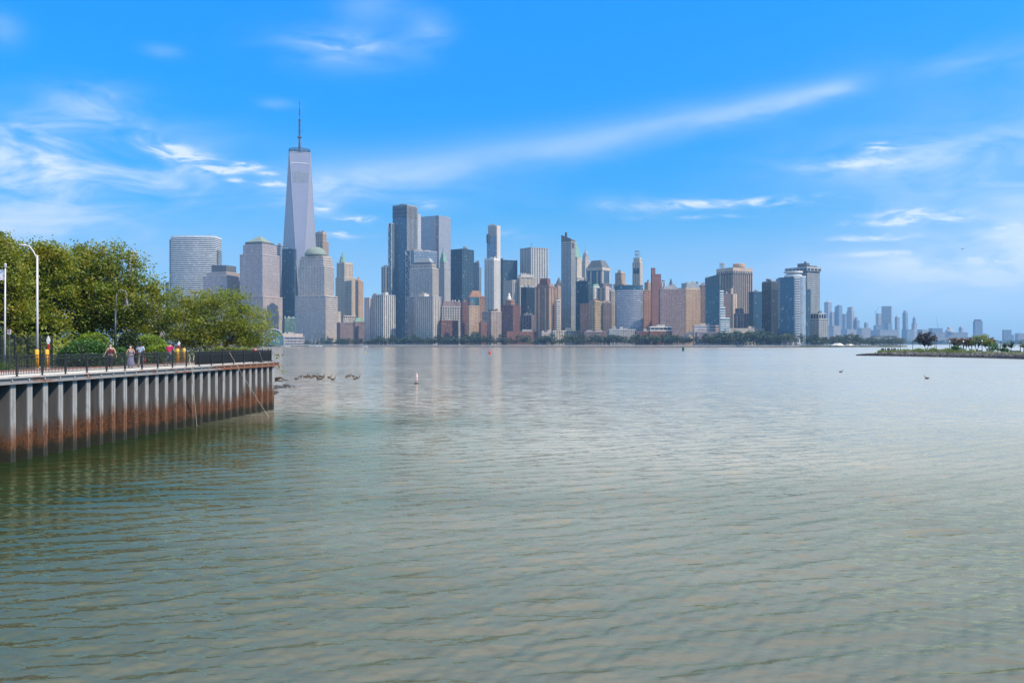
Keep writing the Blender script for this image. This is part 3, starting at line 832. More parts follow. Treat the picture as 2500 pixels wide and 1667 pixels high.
    root, pts, h, d, fr = arc_tower('hotel_tower', 'broad bowed glass hotel with lilac bands at the right middle of the city', 3, 1159, 1438, 905, style('bands', 'lilac_clad', 'glass_grey', fh=3.5, sr=.40, bw=9, pr=.05), off=20, bulge=.22, depth=30)
    hh = zof(500 + 850 / 4.355, d) - LAND
    cxm = sum(p[0] for p in pts) / len(pts); cym = sum(p[1] for p in pts) / len(pts)
    poly_facade(root, [(cxm + (p[0] - cxm) * .985, cym + (p[1] - cym) * .985) for p in pts], h, hh, style('curtain', 'blue_frame', 'glass_blue', fh=6, sr=.15), 'glass_crown')
    Bld('apartment_tower', 'narrow rust tan slab between the bowed hotel and the rust red slab', 3, 1437, 1446, 1523, 905, off=70, th=60, st=style('punched', 'orange_brick', fh=3.1, bw=3.6, pr=.6))
    Bld('apartment_block', 'beige gridded block left of the bowed hotel', 3, 1080, 1100, 1166, 912, off=100, st=style('grid', 'limestone', 'glass_dark', fh=3.6))
    Bld('apartment_block', 'dark teal block behind the orange brick tower at its right foot', 3, 1000, 1016, 1102, 1040, off=70, st=style('grid', 'purple_brick', 'glass_teal', fh=3.4))
    # low row along the shore
    Bld('townhouse_row', 'low red brick row under the cupola tower', 3, -30, -10, 357, 1345, off=-22, st=style('punched', 'red_brick', fh=3.2))
    Bld('townhouse_row', 'low pink brick row with white gable right of the red row', 3, 345, 362, 560, 1352, off=-30, st=style('punched', 'pink_granite', 'glass_brick', fh=3.2))
    b = Bld('apartment_block', 'low cream block with flat roof room at the foot of the slanted glass tower', 3, 455, 482, 803, 1335, off=-18, st=style('bands', 'limestone', 'glass_dark', fh=3.4, bw=5, pr=.4))
    b.block(610, 625, 680, 1306, 1337, 'cream')
    Bld('apartment_block', 'low grey brown block at the foot of the orange brick tower', 3, 795, 815, 1062, 1345, off=-22, st=style('grid', 'purple_brick', 'glass_dark', fh=3.4))
    Bld('apartment_block', 'low grey block with white window rows below the bowed hotel', 3, 1055, 1080, 1358, 1320, off=-20, st=style('grid', 'grey_granite', 'glass_grey', fh=3.4))
    Bld('apartment_block', 'low dark red block below the narrow rust tan slab', 3, 1350, 1366, 1550, 1345, off=-24, st=style('punched', 'dark_red_brick', fh=3.2))
    b = Bld('museum_building', 'long low white building with two strip windows above red brick', 3, 1495, 1512, 1746, 1340, off=-30, st=style('punched', 'red_brick', fh=3.4))
    b.tier(1497, 1514, 1744, 1292, 1341, style('bands', 'white_paint', 'glass_dark', fh=5, sr=.6), name='upper_storey')
    # ---- right
    b = Bld('apartment_tower', 'wide purple brown gridded apartment block with glazed roof storey', 4, 45, 62, 374, 640, off=20, th=60, st=style('punched', 'purple_brick', fh=3.0, bw=3.4, pr=.5))
    b.block(88, 104, 275, 607, 641, 'steel_grey', 'roof_storey')
    b = Bld('office_tower', 'small tower with bell shaped roof and finial behind the purple brown block', 4, 155, 190, 232, 620, off=280, st=style('punched', 'limestone', fh=4))
    b.lathe(195, [(36, 622), (32, 604), (20, 572), (14, 545), (8, 543), (10, 530), (6, 518), (1, 514)], 'slate', 'roof', 12)
    b = Bld('apartment_tower', 'tan brown brick block with roof tank right of the purple brown block', 4, 270, 380, 562, 640, off=60, th=56, st=style('punched', 'tan_brick', fh=3.0, bw=3.2))
    b.block(274, 380, 560, 622, 641, 'limestone', 'cornice', push=1); b.block(325, 390, 540, 566, 623, 'steel_grey')
    b.lathe(521, [(17, 622), (17, 560), (11, 550), (1, 547)], 'brown_brick', 'water_tank', 10)
    Bld('apartment_tower', 'narrow dark slab left of the blue glass tower', 4, 550, 566, 624, 592, off=140, st=style('punched', 'brown_brick', fh=3.3))
    b = Bld('residential_tower', 'blue glass tower with gently slanted dark top', 4, 622, 800, 814, 500, off=-10, th=22, st=style('curtain', 'blue_frame', 'glass_teal', fh=3.6, sr=.30, bw=3, pr=.12))
    q, za, zb = b.main
    m = MB(); m.add([(q[0] - .3, q[2] - .3, zb - 14), (q[1] + .3, q[2] - .3, zb - 14), (q[1] + .3, q[3] + .3, zb - 14), (q[0] - .3, q[3] + .3, zb - 14), (q[0] - .3, q[2] - .3, zb + 6), (q[1] + .3, q[2] - .3, zb + 6), (q[1] + .3, q[3] + .3, zb + .5), (q[0] - .3, q[3] + .3, zb + .5)],
                      [(0, 3, 2, 1), (4, 5, 6, 7), (0, 1, 5, 4), (1, 2, 6, 5), (2, 3, 7, 6), (3, 0, 4, 7)])
    m.build('slanted_crown', M('blue_frame'), b.root)
    b.pole(640, 505, 475, .5); b.pole(655, 505, 470, .5)
    b = Bld('office_tower', 'massive beige and black striped tower with square window row under its roof', 4, 762, 970, 1212, 440, off=330, th=50, cat='skyscraper', st=style('piers', 'bronze_tan', 'glass_black', fh=4, bw=5.0, pr=.30, sr=.2, so=-.2, sp='dark_frame'), top=3)
    b.tier(762, 970, 1212, 372, 442, style('grid', 'bronze_tan', 'glass_dark', fh=7, sr=.3, bw=6.2, pr=.36), push=-.1, name='top_storey', top=7)
    b.tiers[-1] = b.tiers[0]
    b.lathe(1045, [(76, 373), (76, 332), (60, 326), (2, 325)], 'tan_brick', 'roof_drum', 20)
    m = MB(); cx, cy = b.center(b.tiers[0])
    for k in range(4):
        for j in range(4):
            m.tube([(q_, w_, za_) for q_, w_, za_ in ((cx - 20 + k * 3, cy + 14 + j * 3, b.h(372)), (cx - 20 + k * 3, cy + 14 + j * 3, b.h(288)))], .25, 4)
    for hh in (300, 320, 340): m.box(cx - 21, cx - 10, cy + 13, cy + 24, b.h(hh), b.h(hh) + .4)
    m.build('antenna_frame', M('silver'), b.root)
    b = Bld('stepped_block', 'white banded green glass block stepping down to the right', 4, 800, 808, 852, 660, off=-20, th=60, st=style('bands', 'silver', 'glass_teal', fh=3.8, pr=0))
    b.tier(801, 810, 872, 866, None, style('bands', 'silver', 'glass_teal', fh=3.8, pr=0), push=-4, name='lower_block')
    b.tier(802, 812, 927, 1000, None, style('bands', 'silver', 'glass_teal', fh=3.8, pr=0), push=-9, name='lower_block')
    Bld('office_block', 'dull purple block behind the white banded stepping block', 4, 843, 856, 930, 697, off=120, st=style('punched', 'purple_brick', 'purple_brick', fh=4))
    b = Bld('office_block', 'slim pale tan block with one column of windows before the striped tower', 4, 928, 972, 1022, 703, off=90, th=45, st=style('punched', 'bronze_tan', 'glass_dark', fh=3.8, bw=9, pr=.8))
    b.tier(930, 950, 970, 632, 705, style('punched', 'bronze_tan', 'glass_dark', fh=3.8, bw=9, pr=.85))
    b = Bld('stepped_block', 'dark purple stepped block at the foot of the striped tower', 4, 980, 1105, 1168, 945, off=40, th=36, st=style('piers', 'purple_brick', 'glass_dark', bw=8))
    b.tier(998, 1098, 1106, 880, 947, style('piers', 'purple_brick', 'glass_dark', bw=8))
    for xx in (1022, 1148): b.pole(xx, 1100, 965, 1.2, 'limestone', 'corner_mast')
    Bld('office_block', 'dark teal glass block left of the black chamfered tower', 4, 1165, 1225, 1336, 673, off=110, st=style('curtain', 'blue_frame', 'glass_blue', fh=4, sr=.25))
    b = Bld('office_tower', 'black glass tower with dull gridded faces in front of the grey gridded tower', 4, 1330, 1446, 1626, 560, off=40, th=52, st=style('grid', 'dark_frame', 'glass_black', fh=4, sr=.30, bw=4, pr=.16), top=13)
    b.block(1333, 1446, 1623, 542, 561, 'slate', 'roof_storey')
    Bld('office_tower', 'dark teal slab behind the silver bowed tower', 4, 1620, 1735, 1940, 636, off=120, th=50, st=style('curtain', 'blue_frame', 'glass_blue', fh=4, sr=.22))
    zz = Z[4]
    root, pts, h, d, fr = arc_tower('office_tower', 'silver bowed glass tower with white balcony stripe at the right of the city', 4, 1732, 1876, 476, style('curtain', 'silver', 'glass_silver', fh=4, sr=.08, bw=5, pr=.0), off=-10, bulge=.45, depth=30, cat='skyscraper')
    dx, nx, w = fr
    e = -dx * w
    q = [e - dx * 18 - nx * 16, e - nx * .5, e - nx * 26, e - dx * 18 - nx * 30]
    poly_facade(root, [(v.x, v.y) for v in q], 0, h - 1, style('curtain', 'blue_frame', 'glass_blue', fh=4, sr=.2, pr=0), 'side_wing')
    m = MB(); p0 = e + dx * 3.5 + nx * 5.0
    for k in range(int(h / 4)): m.box(p0.x - 4, p0.x + 4, p0.y - 3, p0.y + 4, k * 4 + .2, k * 4 + 2.2)
    m.build('balcony', M('silver'), root, kind='stuff')
    m = MB(); m.lathe([(14, h - .5), (14, h + 3), (11, h + 3.2), (11, h + 6.5), (15, h + 6.6), (15, h + 9), (6, h + 9.2)], 20, cx=-dx.x * 6, cy=16); m.build('roof_drum', M('silver'), root)
    b = Bld('office_tower', 'tall grey gridded tower with overhanging white roof storey at the right end of the city', 4, 1637, 1893, 2052, 410, off=190, th=40, cat='skyscraper', st=style('grid', 'steel_grey', 'glass_black', fh=4.0, sr=.46, bw=3.6, pr=.48), top=2)
    b.tier(1618, 1893, 2071, 362, 412, style('grid', 'grey_clad', 'glass_black', fh=9, sr=.2, bw=9, pr=.22), push=-3.5, name='roof_storey', top=3)
    b.block(1773, 1888, 1925, 318, 364, 'slate', push=14); b.block(1900, 1935, 2018, 350, 364, 'slate', push=10)
    b = Bld('office_block', 'lower grey gridded block with two dark roof panels beside the tall gridded tower', 4, 1933, 2042, 2157, 1008, off=40, th=46, st=style('grid', 'grey_clad', 'glass_dark', fh=4, sr=.46, bw=4, pr=.42), top=2)
    b.tier(1935, 2040, 2130, 942, 1010, style('piers', 'grey_clad', 'glass_black', fh=14, sr=.05, bw=6, pr=.2), top=2)
    b = Bld('museum_building', 'long low brown building with stepped white bands behind the shore trees', 4, 470, 486, 813, 1092, off=-40, th=62, st=style('bands', 'pink_granite', 'glass_lilac', fh=4.2, sr=.55))
    b.tier(500, 520, 856, 1180, None, style('bands', 'purple_brick', 'glass_lilac', fh=4.2, sr=.7), push=-16, name='lower_block')
    A = at(1600 + 446 / 5.113, 1562, LAND)
    r = thing('pyramid_museum', 'small six sided stepped pyramid building with white ledges at the shore', 'building', A)
    sc = 1562 / F / 5.113
    m = MB(); lg = MB()
    for k, (hw, y0, y1) in enumerate(((112, 1290, 1248), (95, 1250, 1228), (80, 1230, 1208), (62, 1210, 1192), (40, 1194, 1176))):
        z0, z1 = zof(580 + y0 / 5.113, 1562) - LAND, zof(580 + y1 / 5.113, 1562) - LAND
        m.lathe([(hw * sc, z0), (hw * sc * .97, z1 - 1.6)], 6); lg.lathe([(hw * sc * 1.02, z1 - 1.6), (hw * sc * 1.0, z1)], 6)
    m.build('wall', M('purple_brick'), r); lg.build('ledge', M('pale_stone'), r)
    b = Bld('custom_house', 'long beige stone house with grey dormered mansard roof behind trees', 4, 890, 912, 1372, 1175, off=10, th=64, st=style('piers', 'limestone', 'glass_dark', fh=5, bw=6))
    b.block(893, 914, 1370, 1130, 1177, 'grey_granite', 'roof', inset=.03)
    m = MB(); q, za, zb = b.tiers[0]
    nD = 14
    for k in range(nD):
        xx = q[0] + (q[1] - q[0]) * (k + .5) / nD; m.box(xx - 1.2, xx + 1.2, q[2] + .4, q[2] + 3, zb, zb + 5)
    m.build('dormer', M('limestone'), b.root)
    b.block(1150, 1165, 1252, 1106, 1131, 'limestone', push=12)
    # clock tower on its pier
    b = Bld('pier_house', 'white pier house with pointed clock tower on the shore', 4, 1735, 1775, 1814, 1310, 1366, off=-52, th=45, st=style('grid', 'pale_stone', 'glass_dark', fh=4, bw=4))
    b.block(1733, 1775, 1816, 1296, 1311, 'grey_granite', 'roof', inset=.3)
    b.tier(1780, 1793, 1806, 1262, 1300, style('grid', 'white_paint', 'white_paint', fh=5), name='clock_tower', push=2, top=1)
    b.block(1779, 1793, 1807, 1236, 1263, 'slate_green', 'spire', inset=.48, push=1.5)
    m = MB(); q, za, zb = b.tiers[-2]; m.lathe([(1.5, 0), (1.5, .25)], 12, Matrix.Translation((q[0] - .1, (q[2] + q[3]) / 2, zb - 4)) @ Matrix.Rotation(R(-90), 4, 'Y')); m.build('clock_face', M('dark_frame'), b.root)
    b = Bld('pier_shed', 'long grey roofed shed left of the clock tower', 4, 1570, 1590, 1735, 1322, 1366, off=-50, th=62, st=style('grid', 'pale_stone', 'glass_dark', fh=4))
    b.block(1568, 1590, 1737, 1280, 1323, 'lilac_clad', 'roof', inset=.10)
    # white marquees
    b = Bld('marquee', 'large white event tent with pitched roof on the far shore', 5, 214, 300, 376, 738, 762, off=-12, d=1395, th=40, cat='tent', st=style('grid', 'white_paint', 'glass_grey', fh=4, bw=5, pr=.3))
    b.block(212, 300, 378, 714, 739, 'white_paint', 'roof', inset=.3)
    b = Bld('marquee', 'smaller white event tent with rounded roof right of the large one', 5, 376, 420, 472, 735, 762, off=-12, d=1396, th=50, cat='tent', st=style('curtain', 'white_paint', 'white_paint', sr=.3))
    b.block(375, 420, 473, 724, 736, 'white_paint', 'roof', inset=.2)


def roof_clutter():
    '''plant rooms, tanks, ducts and whip aerials on the flat roofs'''
    rg = random.Random(31)
    crowned = {'roof', 'dome', 'spire', 'slanted_crown', 'roof_frame', 'glass_crown', 'antenna_frame', 'roof_drum', 'cupola'}
    for b in ALL:
        if any(c.name.split('.')[0] in crowned for c in b.root.children) or not b.tiers: continue
        (x0, x1, y0, y1), za, zt = max(b.tiers, key=lambda t: t[2])
        w, l = x1 - x0, y1 - y0
        if w < 4 or l < 4 or b.d > 3000: continue
        m = MB()
        for k in range(rg.randint(2, 5)):
            bw_, bl, bh = rg.uniform(.08, .28) * w, rg.uniform(.08, .28) * l, rg.uniform(1.4, 4.6)
            cx, cy = rg.uniform(x0 + bw_, x1 - bw_), rg.uniform(y0 + bl, y1 - bl)
            m.box(cx - bw_ / 2, cx + bw_ / 2, cy - bl / 2, cy + bl / 2, zt - .3, zt + bh)
        m.build('roof_plant', M(rg.choice(['concrete', 'steel_grey', 'slate', 'grey_granite'])), b.root)
        if rg.random() < .5:
            m = MB(); cx, cy = rg.uniform(x0 + 1, x1 - 1), rg.uniform(y0 + 1, y1 - 1); r_ = min(w, l) * .09 + .6
            m.lathe([(r_, zt + 1.5), (r_, zt + 4.5), (.1, zt + 5.8)], 8, cx=cx, cy=cy)
            for q in range(4): m.tube([(cx + r_ * .7 * math.cos(q * 1.57), cy + r_ * .7 * math.sin(q * 1.57), zt - .2), (cx + r_ * .7 * math.cos(q * 1.57), cy + r_ * .7 * math.sin(q * 1.57), zt + 1.6)], .14, 4)
            m.build('water_tank', M('brown_brick'), b.root)
        if rg.random() < .45:
            m = MB(); cx, cy = rg.uniform(x0 + 1, x1 - 1), rg.uniform(y0 + 1, y1 - 1)
            m.tube([(cx, cy, zt - .2), (cx, cy, zt + rg.uniform(6, 14))], [.28, .12], 4); m.build('aerial', M('steel_grey'), b.root)


def tallest():
    d = 2045.0
    cxp = 731.3
    A = at(cxp, d, LAND)
    r = thing('skyscraper', 'tallest tower with tapering faceted glass sides and a needle mast', 'skyscraper', A, math.atan2(A.y, A.x) - math.pi / 2 + R(3))
    H = zof(377, d) - LAND; zb = 30.0
    bw, tw = 32.5, 22.3
    base = [(0, -bw * 1.414), (bw * 1.414, 0), (0, bw * 1.414), (-bw * 1.414, 0)]
    topc = [(-tw, -tw), (tw, -tw), (tw, tw), (-tw, tw)]
    # base vertices: 0 front, 1 right, 2 back, 3 left ; top: 0 front-left, 1 front-right, 2 back-right, 3 back-left
    facets = [[base[0], 'b', topc[0], topc[1]]]
    m = MB()
    vs = [(p[0], p[1], zb) for p in base] + [(p[0], p[1], H) for p in topc]
    down = [(0, 5, 4), (1, 6, 5), (2, 7, 6), (3, 4, 7)]
    up = [(3, 0, 4), (0, 1, 5), (1, 2, 6), (2, 3, 7)]
    for k, f in enumerate(down):
        q = MB(); q.add([vs[i] for i in f], [(0, 1, 2)]); q.add([tuple(Vector(vs[i]) * 1.0 - Vector((vs[i][0], vs[i][1], 0)) * .03) for i in f], [(2, 1, 0)])
        q.build('facet', M('glass_tall'), r)
    for k, f in enumerate(up):
        q = MB(); q.add([vs[i] for i in f], [(0, 1, 2)]); q.add([tuple(Vector(vs[i]) * 1.0 - Vector((vs[i][0], vs[i][1], 0)) * .03) for i in f], [(2, 1, 0)])
        q.build('facet', M('glass_tall'), r)
    cap = MB(); cap.prism([(p[0] * .998, p[1] * .998) for p in topc], H - .5, H + .3); cap.build('roof', M('steel_grey'), r)
    def section(z):
        t = (z - zb) / (H - zb)
        o = []
        bb = [Vector((p[0], p[1])) for p in base]; tt = [Vector((p[0], p[1])) for p in topc]
        for k in range(4):
            # edge from base k to top k-? : each base corner joins two top corners
            o.append(bb[k].lerp(tt[k], t)); o.append(bb[k].lerp(tt[(k + 1) % 4], t))
        return o
    fb = MB(); z = zb
    while z < H - 1:
        s = [tuple(p * 1.004) for p in section(z)]
        n = len(s)
        fb.prism(s, z, z + .35); z += 4.15
    fb.build('floor_line', M('lilac_clad'), r, kind='stuff')
    eg = MB()
    for a, b_ in ((0, 0), (0, 1), (1, 1), (1, 2), (3, 3), (3, 0)):
        eg.tube([(base[a][0], base[a][1], zb), (topc[b_][0], topc[b_][1], H)], .55, 4)
    eg.tube([(p[0], p[1], H) for p in topc] + [(topc[0][0], topc[0][1], H)], .8, 4)
    eg.build('edge_trim', M('grey_clad'), r)
    # louvred plant floors near the top, on the front facet
    lv = MB()
    def front(u, z):
        t = (z - zb) / (H - zb)
        P = Vector((base[0][0], base[0][1], zb)); a = P.lerp(Vector((-tw, -tw, H)), t); c = P.lerp(Vector((tw, -tw, H)), t)
        q = a.lerp(c, u); return (q.x, q.y - .6, q.z)
    z0, z1 = zof(230 + 556 / 2.53, d) - LAND, zof(230 + 490 / 2.53, d) - LAND
    n = 15
    for k in range(n):
        u0 = .10 + .84 * k / n; u1 = u0 + .84 / n * (.45 if k % 3 else .8)
        lv.add([front(u0, z0), front(u1, z0), front(u1, z1), front(u0, z1)], [(0, 1, 2, 3)])
    lv.build('louvre', M('steel_grey'), r)
    lv = MB(); z0 = zof(230 + 441 / 2.53, d) - LAND
    lv.add([front(.03, z0), front(.97, z0), front(.97, z0 + 1.6), front(.03, z0 + 1.6)], [(0, 1, 2, 3)])
    lv.build('plant_band', M('silver'), r)
    pod = MB(); pod.prism([(p[0], p[1]) for p in base], 0, zb); pod.build('podium', M('glass_teal'), r)
    # ring and mast
    ring = MB(); RR = 23.5
    for k, hh in enumerate((1.5, 5.0, 8.5)):
        ring.lathe([(RR, H + hh), (RR, H + hh + 1.5), (RR - 1.3, H + hh + 1.5), (RR - 1.3, H + hh), (RR, H + hh)], 40, cap=False)
    for k in range(24):
        a = 2 * math.pi * k / 24; ring.tube([((RR - .6) * math.cos(a), (RR - .6) * math.sin(a), H), ((RR - .6) * math.cos(a), (RR - .6) * math.sin(a), H + 10)], .5, 4)
    for k in range(6):
        a = 2 * math.pi * k / 6; ring.tube([(0, 0, H + 5), ((RR - .6) * math.cos(a), (RR - .6) * math.sin(a), H + 5)], .9, 4)
    ring.build('ring', M('dark_frame'), r)
    Ys = lambda y: zof(230 + y / 8.253, d) - LAND
    prof = []
    for y, w in ((1180, 20), (1100, 20), (1000, 17), (900, 12), (880, 40), (870, 40), (852, 30), (850, 14), (750, 16), (749, 26), (742, 26), (740, 14), (640, 13), (638, 24), (630, 24), (628, 12), (600, 13), (530, 18), (528, 24), (518, 24), (505, 12), (500, 5), (420, 5), (418, 19), (410, 19), (408, 8), (300, 11), (290, 4), (212, 4), (205, 9), (180, 8), (160, 4), (90, 1)):
        prof.append((w * d / F / 8.253 * 1.15, Ys(y)))
    mast = MB(); mast.lathe(prof, 10); mast.build('mast', M('dark_frame'), r)
    cb = MB()
    for k in range(8):
        a = 2 * math.pi * k / 8 + .2; cb.tube([(2.5 * math.cos(a), 2.5 * math.sin(a), Ys(880)), ((RR - 9) * math.cos(a), (RR - 9) * math.sin(a), H + 9)], .16, 3)
    cb.build('stay_cable', M('steel_grey'), r)


plain('glass_tall', (.39, .335, .34), .24, .42, .05, .02)

def far_city():
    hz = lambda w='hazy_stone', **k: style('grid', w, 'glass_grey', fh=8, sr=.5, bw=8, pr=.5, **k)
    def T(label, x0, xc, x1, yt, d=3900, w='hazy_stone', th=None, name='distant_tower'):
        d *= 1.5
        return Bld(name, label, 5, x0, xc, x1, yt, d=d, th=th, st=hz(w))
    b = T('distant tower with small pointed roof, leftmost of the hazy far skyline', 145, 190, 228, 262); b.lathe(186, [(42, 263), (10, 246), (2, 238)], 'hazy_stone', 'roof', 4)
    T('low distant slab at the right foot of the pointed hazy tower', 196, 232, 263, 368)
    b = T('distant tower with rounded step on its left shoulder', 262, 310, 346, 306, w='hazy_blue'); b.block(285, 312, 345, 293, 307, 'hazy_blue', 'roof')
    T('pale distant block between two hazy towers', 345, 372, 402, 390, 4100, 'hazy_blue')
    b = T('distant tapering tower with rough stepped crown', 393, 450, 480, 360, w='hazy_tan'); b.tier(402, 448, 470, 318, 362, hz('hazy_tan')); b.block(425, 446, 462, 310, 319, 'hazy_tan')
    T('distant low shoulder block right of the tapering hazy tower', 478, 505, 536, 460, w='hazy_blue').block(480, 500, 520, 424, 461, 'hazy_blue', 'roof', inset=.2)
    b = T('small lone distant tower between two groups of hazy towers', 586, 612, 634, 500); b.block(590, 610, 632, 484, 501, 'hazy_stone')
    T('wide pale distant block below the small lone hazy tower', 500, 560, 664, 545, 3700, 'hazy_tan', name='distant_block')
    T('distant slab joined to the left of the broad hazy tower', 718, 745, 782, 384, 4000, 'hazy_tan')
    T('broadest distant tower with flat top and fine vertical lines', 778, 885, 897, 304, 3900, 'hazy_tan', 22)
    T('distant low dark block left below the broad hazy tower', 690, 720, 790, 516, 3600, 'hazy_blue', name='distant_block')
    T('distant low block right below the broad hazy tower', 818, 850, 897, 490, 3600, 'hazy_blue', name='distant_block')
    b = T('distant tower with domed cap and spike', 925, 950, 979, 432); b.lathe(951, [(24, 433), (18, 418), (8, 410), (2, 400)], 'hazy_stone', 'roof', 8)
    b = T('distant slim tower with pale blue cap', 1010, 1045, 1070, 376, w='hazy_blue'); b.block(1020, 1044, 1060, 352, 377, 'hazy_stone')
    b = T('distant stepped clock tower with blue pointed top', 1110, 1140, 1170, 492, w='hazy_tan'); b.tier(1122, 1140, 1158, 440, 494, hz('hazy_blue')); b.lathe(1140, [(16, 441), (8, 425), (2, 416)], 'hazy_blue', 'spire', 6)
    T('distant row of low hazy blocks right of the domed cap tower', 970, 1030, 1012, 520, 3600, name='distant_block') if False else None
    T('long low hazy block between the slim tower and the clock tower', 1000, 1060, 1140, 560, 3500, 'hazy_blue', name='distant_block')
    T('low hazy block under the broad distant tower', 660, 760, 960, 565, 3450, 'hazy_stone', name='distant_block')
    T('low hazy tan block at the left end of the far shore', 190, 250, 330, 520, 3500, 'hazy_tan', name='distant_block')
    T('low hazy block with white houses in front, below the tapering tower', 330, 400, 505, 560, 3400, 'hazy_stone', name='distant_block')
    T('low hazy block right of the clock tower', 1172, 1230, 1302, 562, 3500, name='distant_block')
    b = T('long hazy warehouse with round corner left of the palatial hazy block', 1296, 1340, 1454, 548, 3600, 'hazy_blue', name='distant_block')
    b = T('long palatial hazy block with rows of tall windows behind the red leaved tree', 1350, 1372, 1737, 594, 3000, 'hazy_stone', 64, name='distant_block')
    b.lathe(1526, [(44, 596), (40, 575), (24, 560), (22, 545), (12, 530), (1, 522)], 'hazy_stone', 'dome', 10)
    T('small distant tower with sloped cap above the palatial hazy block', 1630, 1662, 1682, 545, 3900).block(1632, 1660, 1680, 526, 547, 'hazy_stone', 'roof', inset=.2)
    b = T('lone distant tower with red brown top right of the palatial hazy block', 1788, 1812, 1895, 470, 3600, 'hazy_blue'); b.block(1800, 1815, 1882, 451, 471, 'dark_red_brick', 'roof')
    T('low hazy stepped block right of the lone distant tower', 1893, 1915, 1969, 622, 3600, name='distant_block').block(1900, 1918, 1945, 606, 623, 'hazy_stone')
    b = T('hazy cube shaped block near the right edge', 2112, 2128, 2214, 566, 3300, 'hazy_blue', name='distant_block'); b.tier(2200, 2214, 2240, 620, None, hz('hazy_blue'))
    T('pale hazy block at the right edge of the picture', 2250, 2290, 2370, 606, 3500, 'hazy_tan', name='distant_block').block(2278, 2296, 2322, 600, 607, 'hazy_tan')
    # distant cranes
    for lab, x, yb, yt, x2, y2 in (('distant construction crane with raised jib left of the broad hazy tower', 710, 520, 375, 752, 305), ('distant construction crane with raised jib above the long hazy warehouse', 1400, 548, 525, 1382, 415)):
        d = 5700; zz = Z[5]
        A = at(zz[0] + x / zz[2], d, LAND); c = thing('tower_crane', lab, 'crane', A)
        m = MB(); h0 = zof(zz[1] + yt / zz[2], d) - LAND
        m.tube([(0, 0, 0), (0, 0, h0 + 12)], 1.3, 4); m.build('mast', M('hazy_stone'), c)
        dxm = (x2 - x) / zz[2] * d / F; h1 = zof(zz[1] + y2 / zz[2], d) - LAND
        m = MB(); m.tube([(-dxm * .25, 0, h0 - 2), (0, 0, h0), (dxm, 0, h1)], 1.0, 4); m.build('jib', M('hazy_stone'), c)
    for lab, x0, x1, yt, yb, w in (('long low shed with dark roof on the wooded far point', 664, 962, 652, 690, 'hazy_blue'), ('low shed with pale roof on the wooded far point', 355, 545, 640, 665, 'hazy_stone')):
        b = Bld('waterside_shed', lab, 5, x0, x0 + 30, x1, yt, None, d=1640 if x0 > 600 else 1700, th=64, st=style('grid', w, 'glass_grey', fh=5))
        b.block(x0 - 4, x0 + 28, x1 + 3, yt - 22, yt + 1, 'slate', 'roof', inset=.08)


# ------------------------------------------------------------------ ground, water, haze
def ground_mat():
    m, b, p = mat_base('far_land')
    o = b.new('ShaderNodeTexCoord').outputs['Object']
    n = b.noise(o, .06, 6, .6)
    b.put(p.inputs['Base Color'], b.mix(b.mr(n, .4, .6), (.05, .07, .03, 1), (.16, .15, .12, 1)))
    p.inputs['Roughness'].default_value = .9


def land_poly(name, pts, z0, z1, mat):
    m = MB(); m.prism(pts, z0, z1)
    o = m.build(name, M(mat), None, kind='structure')
    return o


